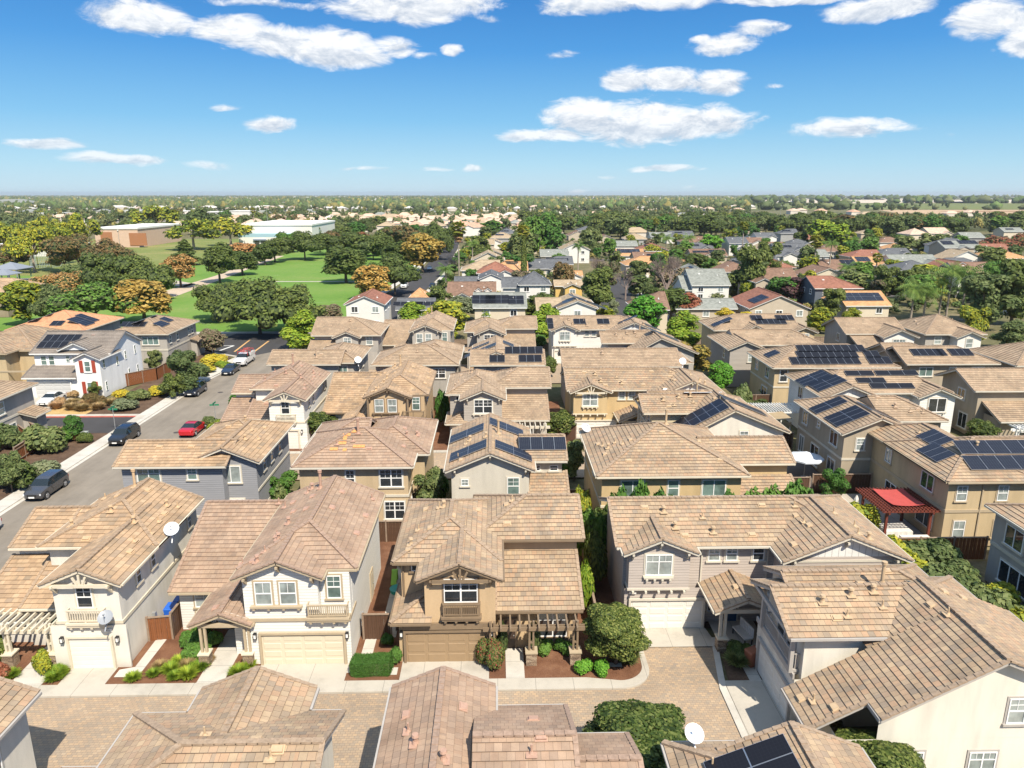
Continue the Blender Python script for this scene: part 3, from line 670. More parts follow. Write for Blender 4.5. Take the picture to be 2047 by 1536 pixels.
def paver():
    m,nt,N,L,b=newmat('brick_pavers'); geo=N.new('ShaderNodeNewGeometry'); P_=geo.outputs['Position']
    br=N.new('ShaderNodeTexBrick'); L.new(P_,br.inputs['Vector']); br.inputs['Scale'].default_value=1.; br.inputs['Brick Width'].default_value=.26; br.inputs['Row Height'].default_value=.17; br.inputs['Mortar Size'].default_value=.012
    br.inputs['Color1'].default_value=(0,0,0,1); br.inputs['Color2'].default_value=(1,1,1,1); br.inputs['Mortar'].default_value=(.5,.5,.5,1); br.inputs['Bias'].default_value=0
    lg=noisen(N,L,.9,4,.6,P_); v=mth(N,L,'ADD',mth(N,L,'MULTIPLY',br.outputs['Color'],.6),mth(N,L,'MULTIPLY',lg,.45))
    r=ramp(N,[(.12,lin(.26,.225,.19)),(.35,lin(.41,.30,.205)),(.55,lin(.34,.275,.21)),(.75,lin(.46,.33,.215)),(.95,lin(.42,.345,.265))]); L.new(v,r.inputs[0])
    big=noisen(N,L,.13,5,.6,P_); rb=ramp(N,[(.35,(.80,.80,.80,1)),(.65,(1.05,1.05,1.05,1))]); L.new(big,rb.inputs[0])
    c=mixc(N,L,1.,r.outputs[0],rb.outputs[0],'MULTIPLY'); c=mixc(N,L,mth(N,L,'MULTIPLY',br.outputs['Fac'],.38),c,(.10,.085,.07,1)); L.new(c,b.inputs['Base Color'])
    b.inputs['Roughness'].default_value=.85; b.inputs['Specular IOR Level'].default_value=.2; bump(N,L,b,mth(N,L,'SUBTRACT',1.,br.outputs['Fac']),.5,.01); return m
M_PAV=paver()
# base sheet to the horizon
g=MB(); g.poly([(-12500,-150,-.30),(12500,-150,-.30),(12500,12500,-.30),(-12500,12500,-.30)]); 
M_FAR=soil('valley_floor',[(.3,lin(.06,.075,.03)),(.48,lin(.11,.115,.055)),(.62,lin(.19,.165,.09)),(.8,lin(.10,.11,.05))],.006,.08,bs=.1)
tag(g.build('terrain',M_FAR),kind='structure')
gpoly('ground',[(-260,5),(260,5),(420,560),(-420,560)],-.12,M_BASE)
# housing court: pavers, kerbs, walks
gpoly('paved_court',[(-41,3),(31,3),(31,26),(12.75,26),(12.75,36.2),(13.7,40.45),(8.5,40.45),(8.5,38.3),(7.2,37.2),(7.0,36.4),(-33,36.4),(-33,30),(-41,30)],.0,M_PAV)
kb=[(-33,36.42),(7.2,36.42)]+arc(7.2,38.3,1.88,-90,0,10)+[(9.08,41.2),(8.85,41.2)]+arc(7.2,38.6,1.5,0,-90,10)+[(7.2,37.1),(5.2,37.42),(-33,37.42)]
gpoly('sidewalk',kb,.10,M_CONC,thick=.12)
def dr(x0,x1,y0,y1,z=.10): gpoly('driveway',R4(x0,x1,y0,y1),z,M_CONC)
gpoly('planting_bed',[(-33,37.42),(5.2,37.42),(7.2,37.1)]+arc(7.2,38.6,1.5,-90,0,10)+[(8.85,44),(8.85,58),(-33,58)],.075,M_MULCH)
dr(-25.45,-22.75,37.42,39.6); dr(-14.25,-8.95,37.42,39.6); dr(-5.75,-.5,37.42,39.6)
for n_,pts in (('walkway',R4(-28.3,-26.4,37.42,41.3)),('walkway',[(-22.55,38.05),(-21.15,38.05),(-20.9,50),(-21.7,50),(-21.75,39.0),(-22.55,38.75)]),('walkway',R4(-17.5,-15.95,37.42,42.9)),('walkway',R4(.5,1.6,37.42,40.4)),
     ('walkway',R4(-8.4,-7.7,39.1,41.6)),('walkway',R4(-8.95,-7.9,38.15,38.8)),('walkway',R4(-6.55,-5.95,37.9,38.6)),('walkway',R4(-7.6,-6.5,41.7,53)),('walkway',R4(-20.6,-20.05,39.0,39.3))):
    gpoly(n_,pts,.105,M_CONCY)
gpoly('walkway',R4(6.5,7.5,38.35,38.75),.11,M_CONCY)
gpoly('driveway',[(9.0,40.35),(13.9,40.35),(13.6,42.4),(8.6,42.4)],.06,M_CONC)
gpoly('driveway',[(13.1,28.5),(16,28.5),(16,37.0),(13.25,37.0)],.05,M_CONC); gpoly('planting_bed',[(13.5,36.95),(15.6,36.95),(15.6,39.9),(13.9,39.9)],.04,M_DMULCH); gpoly('walkway',[(14.75,36.9),(15.45,36.9),(15.5,40.2),(14.7,40.2)],.055,M_CONCY)
gpoly('kerb',[(12.75,28),(13.1,28),(13.2,36.5),(14.05,41.3),(13.7,41.3),(12.78,36.3)],.07,M_KERB,thick=.1)
gpoly('porch_floor',R4(14.0,17,39.8,43.3),.12,M_CONC)
# yards behind
gpoly('planting_bed',[(8.9,42.4),(31,42.4),(31,54),(8.9,54)],.02,M_DMULCH)
# second court
gpoly('paved_court',[(-31,69),(13.5,69),(13.5,77.6),(14.4,81.0),(9.8,81),(9.8,76.6),(-31,76.6)],.03,M_PAV); gpoly('sidewalk',R4(-30,8,76.6,77.4),.05,M_CONC); gpoly('planting_bed',R4(-31,8.5,77.4,97),.02,M_MULCH)
gpoly('driveway',R4(-13.6,-8.2,77.4,79.6),.07,M_CONC); gpoly('driveway',R4(-5,.2,77.4,79.6),.07,M_CONC); gpoly('driveway',R4(9.8,14.4,78.6,81.2),.07,M_CONC)
gpoly('paved_court',[(-31,107),(13.5,107),(13.5,120),(-31,120)],.03,M_PAV); gpoly('driveway',R4(-14,-8,116,119),.07,M_CONC)
# street on the left
rx=[(-44.2,20),(-34.6,20),(-34.6,112),(-35.6,124),(-38.5,134.5),(-36,139),(-36,149),(-75,149),(-75,139.5),(-48,138.3),(-43.2,130),(-43.4,118),(-44.2,110)]
gpoly('street',rx,-.03,M_ASPH)
gpoly('street',[(-52.9,149),(-54.6,139.6),(-54.0,134.2),(-50.6,130.2),(-46.6,127.6),(-42.9,127.6),(-39.6,132.0),(-38.4,134.6),(-36,139),(-36,149)],-.02,M_ASPD)
gpoly('sidewalk',[(-46.0,20),(-44.35,20),(-44.35,110),(-43.6,118),(-43.4,125),(-45.2,127),(-46,122),(-46,91.4),(-46,84.2)],.08,M_CONCY,thick=.12)
gpoly('gutter_strip',[(-44.35,20),(-43.95,20),(-43.95,110),(-43.2,118),(-43.4,118),(-44.35,110)],-.02,M_KERB)
gpoly('kerb',[(-46,127),(-45.2,127.2),(-51,131),(-54.6,134.5),(-56,139.4),(-75,140.2),(-75,139.6),(-55.0,139.0),(-53.8,134),(-50.5,129.8)],.06,M_CONC,thick=.1)
gpoly('sidewalk',[(-34.55,20),(-33.2,20),(-33.2,112),(-34.2,124),(-37,134),(-37.9,133.6),(-35.5,124),(-34.55,112)],.07,M_CONCY,thick=.1)
gpoly('kerb',R4(-75,-30,149,151),.06,M_CONC,thick=.1)
gpoly('street',[(-90,84.6),(-46,84.6),(-46,91.0),(-90,91.0)],-.015,M_ASPD); gpoly('walkway',[(-46.02,84.2),(-44.9,84.2),(-44.9,91.4),(-46.02,91.4)],.09,M_CONC)
gpoly('kerb',[(-62,91.0),(-46,91.0),(-46,91.35),(-62,91.35)],.06,M_REDK,thick=.1); gpoly('sidewalk',[(-62,91.35),(-46,91.35),(-46,92.2),(-62,92.2)],.055,M_CONC)
gpoly('planting_bed',[(-53,92.2),(-46,92.2),(-46,126),(-49.5,129.5),(-54,133),(-53,112)],.03,M_DMULCH); gpoly('planting_bed',[(-60,92.2),(-53,92.2),(-53,100),(-60,97)],.025,M_DRYG)
gpoly('planting_bed',[(-58,20),(-46,20),(-46,84.4),(-55,84.4)],.03,M_DMULCH); gpoly('driveway',[(-66,92.2),(-58.8,92.2),(-58.8,101.5),(-66,101.5)],.05,M_CONC); gpoly('walkway',[(-58.8,97.2),(-54,97.2),(-54,98.2),(-58.8,98.2)],.05,M_CONC)
# painted parking lines
def stripe(name,p,q,w,z,mat): 
    p=Vector(p+(z,)); q=Vector(q+(z,)); d=(q-p).normalized(); s=Vector((-d.y,d.x,0))*w/2; m=MB(); m.poly([p-s,q-s,q+s,p+s] if True else 0)
    m.f[0]=m.f[0][::-1] if (q-s-(p-s)).cross(2*s).z<0 else m.f[0]; tag(m.build(name,mat),kind='structure')
M_LW=flat('line_white',lin(.62,.62,.60),.8,.1,3); M_LY=flat('line_orange',lin(.55,.33,.14),.8,.1,3)
stripe('road_marking',(-47.2,131.2),(-48.0,142.4),.35,-.012,M_LY); stripe('road_marking',(-43.6,130.3),(-44.0,141.2),.35,-.012,M_LY); stripe('road_marking',(-50.2,132.4),(-49.2,136.8),.45,-.012,M_LW); stripe('road_marking',(-53.6,136.6),(-49.2,136.9),.3,-.012,M_LW)
# park
gpoly('lawn',[(-100,151.2),(-30,151.2),(-33.5,198),(-31.5,300),(-32.5,480),(-120,480),(-270,480),(-240,300),(-150,190)],-.05,M_LAWN)
gpoly('worn_lawn',[(-240,262),(-150,262),(-118,300),(-100,345),(-110,480),(-270,480)],-.035,M_LAWN2)
gpoly('park_path',[(-97,205),(-89,206),(-92,260),(-95,300),(-97,345),(-102,345),(-101,300),(-97.5,260)],-.02,concrete('path_tan',lin(.47,.38,.29),4.,axis='y'))
gpoly('park_path',[(-76,241.2),(-34,240),(-34,241.6),(-76,243)],-.02,M_CONC); gpoly('park_path',[(-240,236),(-112,240),(-95,228),(-95,236),(-112,252),(-240,256)],-.02,concrete('court_pale',lin(.43,.37,.31),9.))
gpoly('ball_field_dirt',[(-158,262),(-132,262),(-128,272),(-150,276)],-.015,soil('infield_dirt',[(.3,lin(.40,.28,.20)),(.7,lin(.52,.38,.28))],.3,3))
for i,(a,b_) in enumerate((((-72,160),(-46,172)),((-66,186),(-40,196)),((-82,250),(-76,262)),((-58,252),(-50,268)),((-84,176),(-62,160)),((-96,276),(-88,290)))): stripe('field_line',a,b_,.22,-.03,flat('chalk_%d'%i,lin(.26,.36,.16),.9))
# streets further on
gpoly('street',[(-31.4,150),(-21.3,150),(-21.3,200),(-18.9,272),(-19.6,385),(-22,480),(-24,640),(-31,640),(-30,480),(-28.4,385),(-27.4,272),(-31.2,200)],-.04,M_ASPD)
gpoly('sidewalk',[(-34,160),(-32,160),(-32,200),(-28.6,272),(-29.4,385),(-31,480),(-33,480),(-31.4,385),(-30.8,272),(-34,200)],.0,M_CONCY,thick=.06); gpoly('sidewalk',[(-20.9,160),(-19.4,160),(-19.4,200),(-17.2,272),(-17.8,385),(-19.3,385),(-18.6,272),(-20.9,200)],.0,M_CONCY,thick=.06)
gpoly('street',[(26,160),(37,160),(37,200),(47,245),(68,330),(62,332),(40,245),(28,200)],-.04,M_ASPD); gpoly('sidewalk',[(38.5,160),(40.5,160),(40.5,198),(50.5,244),(72,330),(70,330),(48.6,244),(38.5,200)],.0,M_CONCY,thick=.06)
gpoly('street',[(50,205),(170,198),(170,206),(50,213)],-.045,M_ASPM); gpoly('street',[(20,318),(260,300),(260,309),(20,327)],-.045,M_ASPM)
# fields on the right, beyond the tree belt
def fieldm(n,c,d_): return soil(n,[(.3,tuple(k*.85 for k in c)+(1,)),(.7,tuple(k*1.15 for k in c)+(1,))],.01,.15,bs=.05)
gpoly('field',[(540,960),(2600,900),(2600,1330),(690,1345)],-.2,fieldm('stubble_field',(.43,.31,.20),0)); gpoly('field',[(200,1380),(3000,1350),(4200,2250),(420,2350)],-.2,fieldm('green_field',(.15,.17,.06),0))
gpoly('field',[(450,2400),(5200,2300),(7000,3600),(700,3700)],-.2,fieldm('pale_field',(.55,.46,.36),0)); gpoly('field',[(720,1180),(2000,1165),(2100,1240),(740,1250)],-.18,fieldm('brown_field',(.30,.185,.11),0))
# ================================================================== the houses
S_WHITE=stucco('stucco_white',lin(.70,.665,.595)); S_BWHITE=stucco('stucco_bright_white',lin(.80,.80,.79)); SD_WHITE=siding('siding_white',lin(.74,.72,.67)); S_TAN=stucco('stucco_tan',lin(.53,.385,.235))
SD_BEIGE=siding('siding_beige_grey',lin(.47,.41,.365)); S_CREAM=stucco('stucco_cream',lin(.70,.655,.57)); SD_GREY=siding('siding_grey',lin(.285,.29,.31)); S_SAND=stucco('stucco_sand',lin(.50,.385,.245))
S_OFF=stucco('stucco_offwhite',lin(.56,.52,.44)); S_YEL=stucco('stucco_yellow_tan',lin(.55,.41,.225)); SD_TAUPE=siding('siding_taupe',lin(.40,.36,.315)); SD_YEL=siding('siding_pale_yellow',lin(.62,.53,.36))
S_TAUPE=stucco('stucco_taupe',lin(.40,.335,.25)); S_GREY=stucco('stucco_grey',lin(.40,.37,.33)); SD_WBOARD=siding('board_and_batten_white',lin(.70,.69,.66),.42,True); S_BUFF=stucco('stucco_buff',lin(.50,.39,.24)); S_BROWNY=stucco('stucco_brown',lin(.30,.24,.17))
DOOR_G=flat('door_green',lin(.02,.06,.045),.4); DOOR_B=flat('door_dark_brown',lin(.05,.03,.022),.4); GD_TAN=flat('garage_tan',lin(.30,.21,.125),.5,.04,2); GD_CREAM=flat('garage_cream',lin(.60,.53,.405),.5,.03,2); GD_WHITE=flat('garage_white',lin(.70,.67,.61),.5,.03,2)
P=.4167
def planR(ox,oy,label,wall,roof,trim,full=True,gdm=None,num=None,group=None,wing_x=-32.2):
    """narrow gable front over a single garage at the right, long roof sweeping down to a pergola at the left (drawn at the place of the first one)"""
    X=lambda x:x+ox; Y=lambda y:y+oy
    h=House(label,(X(-24.2),Y(39.2),0),wall,roof,trim,group=group)
    E_=5.75
    h.gable(X(-26.0),X(-22.2),Y(39.2),Y(48),E_-.014,'y',P,.45,.42,'go')
    h.gable(X(-28.9),X(-22.2),Y(43.95),Y(50.8),E_,'y',P,.45,.4,'hg')
    # left wing sweeping to the low eave
    xe=X(wing_x); st=X(-29.3)
    h.plane([(st,Y(40.9),2.95),(X(-25.9),Y(40.9),2.95),(X(-25.9),Y(48.7),2.95+7.8*P),(st,Y(48.7),2.95+7.8*P)],rakes=[(0,3)])
    h.plane([(xe,Y(45.3),4.80),(st+.02,Y(45.3),4.80),(st+.02,Y(48.7),2.95+7.8*P),(xe,Y(48.7),2.95+7.8*P)],rakes=[(0,3)])
    h.plane([(xe,Y(41.2),2.55),(st-.03,Y(41.2),2.55),(st-.03,Y(45.7),2.55+4.5*P-.25),(xe,Y(45.7),2.55+4.5*P-.25)],rakes=[(0,3)])
    zr=2.95+7.8*P
    h.plane([(X(-26),Y(52.6),zr-3.9*P),(xe,Y(52.6),zr-3.9*P),(xe,Y(48.7),zr),(X(-26),Y(48.7),zr)],caps=[(3,2)],rakes=[(1,2)])
    h.box(X(-29.2),X(-25.9),Y(41.4),Y(52.2),2.95); h.box(xe+.35,X(-29.22),Y(41.75),Y(45.72),2.5); h.box(xe+.35,X(-26),Y(45.7),Y(52.2),4.75)
    h.tri([(xe+.35,Y(45.7),4.7),(xe+.35,Y(52.2),4.7),(xe+.35,Y(48.7),zr-.1)]); h.tri([(st+.1,Y(41.4),2.9),(st+.1,Y(48.5),2.9),(st+.1,Y(48.5),zr-.25)])
    # front
    xc=X(-24.14)
    h.band(X(-26.0),X(-22.2),Y(39.2),Y(50.8),2.95,'SE')
    h.box(X(-26.4),X(-21.95),Y(39.02),Y(39.18),2.9,0)
    h.garage('S',xc,Y(39.0),2.44,2.15,7,0,gdm or GD_WHITE,.12)
    h.win('S',xc-.05,Y(39.2),4.72,.92,1.4,'dh',GL_D); h.balcony('S',xc,Y(39.2),3.2,2.1,.85,.4,14)
    h.sunburst(xc,Y(38.86),5.62,3.2,.72)
    for a in(-1,1): h.bracket('S',xc+a*1.6,Y(39.2),5.6,.55,.6)
    for y,w_,zz in((41.6,.6,4.7),(43.6,.6,4.7),(49.4,.55,4.7),(46,.01,4)): 
        if w_>.1: h.win('E',X(-22.2),Y(y),zz+.1,w_,1.05,'dh1',GL_D)
    h.win('S',X(-28.0),Y(41.4),2.35,.6,.5,'dh1',GL_D)
    h.lamp('S',X(-25.75),Y(39.0),2.05); h.lamp('S',X(-22.5),Y(39.0),2.05)
    if num: h.number('S',X(-23.0),Y(39.0),2.6,num)
    if full:
        h.door('S',X(-27.6),Y(41.4),DOOR_G); h.win('S',X(-30.2),Y(41.75),1.5,1.3,1.2,'dh')
        h.pergola(X(-31.0),X(-26.6),Y(41.4),2.0,2.55,[X(-29.3),X(-26.75)],n=11)
        # meters on the side wall
        mm=MB(h.o); mm.box(X(-22.2),X(-22.0),Y(42.6),Y(42.85),.9,1.5); mm.cyl((X(-22.0),Y(42.2),1.1),.14,.2,10,axis=(1,0,0)); mm.cyl((X(-21.95),Y(41.9),.1),.03,.9,6); mm.cyl((X(-21.95),Y(41.9),.95),.12,.22,10); mm.build('gas_meter',GALV,h.e)
    h.vents([(X(-29.8),Y(46.6),'box'),(X(-28.2),Y(45.6),'cap'),(X(-27.6),Y(43.4),'box'),(X(-25.9),Y(46.3),'cap'),(X(-26.5),Y(44.1),'box'),(X(-22.7),Y(42),'box'),(X(-23.0),Y(43.2),'pipe'),(X(-22.6),Y(44.6),'pipe'),(X(-23.9),Y(45.2),'cap'),(X(-24.2),Y(46),'pipe'),
      (X(-22.9),Y(47.4),'box'),(X(-22.8),Y(46.2),'pipe'),(X(-23.2),Y(48.5),'cap'),(X(-22.6),Y(48.8),'pipe'),(X(-24.9),Y(49.6),'box'),(X(-26.0),Y(50),'flue'),(X(-28.4),Y(50.3),'pipe'),(X(-27),Y(49.4),'box')])
    return h
h1=planR(0,0,'white stucco house with single garage, small balcony and two satellite dishes, lower left',S_WHITE,TA,CREAMT,num='421',wing_x=-32.4)
h1e=h1.e
o=inst(DISH_L,'satellite_dish',h1e,Vector((-21.5,45.2,6.1))-h1.o,R(35),1.15,rot=(R(-55),0,R(15))); o=inst(DISH_D,'satellite_dish',h1e,Vector((-22.75,38.5,3.75))-h1.o,0,1.0,rot=(R(-55),0,R(10)))
h1.downspout(-26.2,39.2,2.9); h1.done()

def planQ(ox,oy,label,wall,roof,trim,full=True,garage=GD_CREAM,num=None,posts=False,ez=5.95,group=None):
    X=lambda x:x+ox; Y=lambda y:y+oy
    h=House(label,(X(-12),Y(39.2),0),wall,roof,trim,group=group)
    h.gable(X(-15.0),X(-8.8),Y(40.35),Y(50.8),ez,'y',P,.45,.35,'hg')
    h.gable(X(-15.0),X(-10.6),Y(39.3),Y(44.5),ez-.014,'y',P,.45,.42,'go')
    zl=3.0; zr=zl+7.3*P; y0=42.5
    h.plane([(X(-20.9),Y(y0),zl),(X(-14.9),Y(y0),zl),(X(-14.9),Y(y0+7.3),zr),(X(-20.9),Y(y0+7.3),zr)],rakes=[(0,3)])
    h.plane([(X(-14.9),Y(y0+11.6),zr-4.3*P),(X(-20.9),Y(y0+11.6),zr-4.3*P),(X(-20.9),Y(y0+7.3),zr),(X(-14.9),Y(y0+7.3),zr)],caps=[(3,2)],rakes=[(1,2)])
    h.box(X(-20.5),X(-15),Y(y0+.45),Y(y0+11.2),3.05); h.tri([(X(-20.5),Y(y0+.45),3.0),(X(-20.5),Y(y0+11.2),4.2),(X(-20.5),Y(y0+7.3),zr-.1)]); h.tri([(X(-20.5),Y(y0+.45),3.0),(X(-20.5),Y(y0+11.2),3.0),(X(-20.5),Y(y0+11.2),4.2)])
    # garage storey front
    h.box(X(-15.05),X(-8.78),Y(39.15),Y(41),3.0)
    h.band(X(-15.05),X(-8.78),Y(39.15),Y(41),2.98,'SE')
    h.garage('S',X(-11.65),Y(39.13),4.88,2.13,4,4,garage)
    for x in(-13.8,-12.35): h.win('S',X(x),Y(39.3),4.75,1.0,1.5,'dv',GL_B)
    h.corbels(X(-14.4),X(-11.75),Y(39.3),3.86,4); h.trim.box(X(-14.6),X(-11.55),Y(39.05),Y(39.28),3.86,3.98)
    h.win('S',X(-9.75),Y(39.8),4.85,.85,1.5,'dh',GL_G)
    h.box(X(-10.6),X(-8.8),Y(39.78),Y(41),ez)
    h.balcony('S',X(-10.0),Y(39.3),3.35,2.35,.85,.5,18)
    for a in(-2,0,2): h.bracket('S',X(-12.8+a*.98),Y(39.3),ez-.1+(.75 if a==0 else 0),.5,.45)
    if posts:
        for a in(-15.0,-10.6): q=MB(h.o); q.box(X(a)-.1,X(a)+.1,Y(38.95),Y(39.15),3.1,5.8); q.build('post',trim,h.e)
    # porch
    pz=2.95
    h.gable(X(-17.75),X(-14.95),Y(39.15),Y(43.4),pz,'y',P,.45,.35,'go',wall=False)
    h.tri([(X(-17.9),Y(39.2),pz+.1),(X(-14.6),Y(39.2),pz+.1),(X(-16.2),Y(39.2),pz+.75)])
    h.box(X(-16.1),X(-15.02),Y(40.2),Y(43),2.95)
    for x in(-17.55,-14.95):
        for dx in(-.13,.13):
            q=MB(h.o); q.box(X(x+dx)-.07,X(x+dx)+.07,Y(39.05),Y(39.2),.9,2.95); q.build('post',trim,h.e)
        h.pier(X(x),Y(39.15),.9,.3)
    h.trim.box(X(-17.8),X(-14.7),Y(39.03),Y(39.19),2.65,2.9)
    if full:
        h.door('S',X(-16.9),Y(42.93),DOOR_G)
        h.win('S',X(-18.9),Y(42.95),2.2,1.2,1.0,'dh',GL_B); h.win('S',X(-18.9),Y(42.95),1.0,1.2,.8,'dv',GL_B)
        h.lamp('S',X(-14.45),Y(39.13),2.05); h.lamp('S',X(-8.98),Y(39.13),2.05)
        mm=MB(h.o); mm.box(X(-8.8),X(-8.6),Y(42.2),Y(42.5),.9,1.5); mm.cyl((X(-8.55),Y(41.8),.1),.03,.9,6); mm.cyl((X(-8.55),Y(41.8),.95),.12,.22,10); mm.build('gas_meter',GALV,h.e)
        h.door('E',X(-8.8),Y(46.6),CREAMT)
    for y in(42.6,44.2): h.win('E',X(-8.8),Y(y),4.9,.6,1.0,'dh1',GL_D,None)
    if num: h.number('S',X(-9.6),Y(39.13),2.72,num)
    h.vents([(X(-15.7),Y(49.6),'pipe'),(X(-14.9),Y(48.4),'pipe'),(X(-14.4),Y(48.7),'box'),(X(-13.6),Y(49.7),'pipe'),(X(-13.4),Y(50.2),'cap'),(X(-12.6),Y(49.5),'flue'),(X(-12.9),Y(48.3),'box'),(X(-11),Y(49),'box'),(X(-11.1),Y(46.2),'box'),(X(-12.8),Y(46.1),'box'),(X(-13.8),Y(46.6),'box'),(X(-13.6),Y(44.6),'cap'),(X(-13.9),Y(43),'pipe'),
      (X(-13.6),Y(42.3),'cap'),(X(-14.1),Y(41.1),'pipe'),(X(-14.6),Y(40.3),'box'),(X(-14.2),Y(39.9),'cap'),(X(-9.1),Y(44),'box'),(X(-9),Y(46.8),'box'),(X(-9),Y(49.6),'pipe'),(X(-15.3),Y(40.5),'pipe'),(X(-16.9),Y(39.8),'box')])
    return h
h2=planQ(0,0,'white sided house with wide cream garage door, porch roof and corner balcony',SD_WHITE,TB,TANT,num='433')
h2.done()

def planP(ox,oy,label,wall,roof,trim,full=True,garage=GD_TAN,num=None,cap=None,group=None,balc=True):
    X=lambda x:x+ox; Y=lambda y:y+oy
    h=House(label,(X(0),Y(39.2),0),wall,roof,trim,group=group)
    E_=5.75
    h.gable(X(-4.3),X(-.1),Y(39.2),Y(46),E_-.012,'y',P,.45,.42,'go')       # garage gable
    h.gable(X(-5.95),X(-.12),Y(41.4),Y(50),E_,'y',P,.45,.4,'hh')            # left mass
    h.gable(X(-1.2),X(5.3),Y(44.35),Y(50.8),E_-.02,'x',P,.45,.4,'hg')        # right back mass
    h.shed(X(-.1),X(5.25),Y(39.95),Y(44.36),2.95,2.95+4.41*P)
    h.box(X(-.1),X(5.0),Y(40.45),Y(44.4),2.95); h.tri([(X(5.0),Y(40.45),2.9),(X(5.0),Y(44.4),2.9),(X(5.0),Y(44.4),4.6)])
    # garage lean roof at left
    h.plane([(X(-6.35),Y(38.75),2.95),(X(-3.9),Y(38.75),2.95),(X(-3.9),Y(41.2),2.95+2.45*P),(X(-3.9-.0),Y(41.2),2.95+2.45*P)],caps=[(0,3)])
    h.plane([(X(-6.35),Y(43.5),2.95),(X(-6.35),Y(38.75),2.95),(X(-3.9),Y(41.2),2.95+2.45*P),(X(-3.9),Y(43.5),2.95+2.45*P)])
    h.box(X(-5.92),X(-.1),Y(39.18),Y(43.5),2.95)
    h.trim.box(X(-5.7),X(-.3),Y(39.0),Y(39.16),2.35,2.75); 
    h.garage('S',X(-3.05),Y(39.16),4.88,2.13,3,4,garage)
    h.win('S',X(-2.15),Y(39.2),4.85,2.0,1.55,'tw',GL_D); h.balcony('S',X(-2.12),Y(39.2),3.3,2.2,.85,.4,20) if balc else (h.corbels(X(-3.2),X(-1.1),Y(39.2),3.9,4),h.trim.box(X(-3.4),X(-.9),Y(39.0),Y(39.18),3.9,4.0))
    if balc: h.sunburst(X(-2.15),Y(38.84),5.65,3.3,.8)
    for a in(-1,1): h.bracket('S',X(-2.15+a*1.75),Y(39.2),5.65,.42,.5)
    h.win('S',X(-4.95),Y(41.38),5.2,.7,.45,'sl',GL_D)
    if full:
        h.door('S',X(.65),Y(40.43),DOOR_B); h.win('S',X(3.45),Y(40.45),1.75,1.75,1.75,'slg',GL_D)
        h.lamp('S',X(-5.75),Y(39.16),2.05); h.lamp('S',X(-.32),Y(39.16),2.05)
        h.pergola(X(-.35),X(4.75),Y(40.45),1.55,2.62,[X(-.3),X(2.05),X(4.7)],n=10,m=trim)
        mat_=MB(h.o); mat_.box(X(.15),X(1.15),Y(39.75),Y(40.35),.03,.05)
    h.win('E',X(5.3),Y(47.5),4.8,.8,1.1,'dh1',GL_D)
    if num: h.number('S',X(-5.2),Y(39.16),2.87,num)
    h.vents([(X(-5.4),Y(42.5),'cap'),(X(-5.5),Y(41.9),'box'),(X(-5.1),Y(44.3),'pipe'),(X(-4.3),Y(43.9),'box'),(X(-4.9),Y(47.4),'box'),(X(-3.9),Y(46.7),'pipe'),(X(-3.6),Y(46.6),'cap'),(X(-1.3),Y(47.1),'box'),(X(.7),Y(47.3),'box'),(X(1.1),Y(47.6),'pipe'),(X(.7),Y(45.2),'box'),(X(3.2),Y(48.3),'pipe'),(X(3.9),Y(47.8),'box'),(X(-2.9),Y(44.8),'box')])
    return h
h3=planP(0,0,'tan stucco house with brown garage door, brown balcony and brown pergola, bottom centre',S_TAN,TC,BROWNT,num='445')
h3.downspout(4.9,40.45,2.8); h3.downspout(-5.8,41.4,5.5); h3.done()

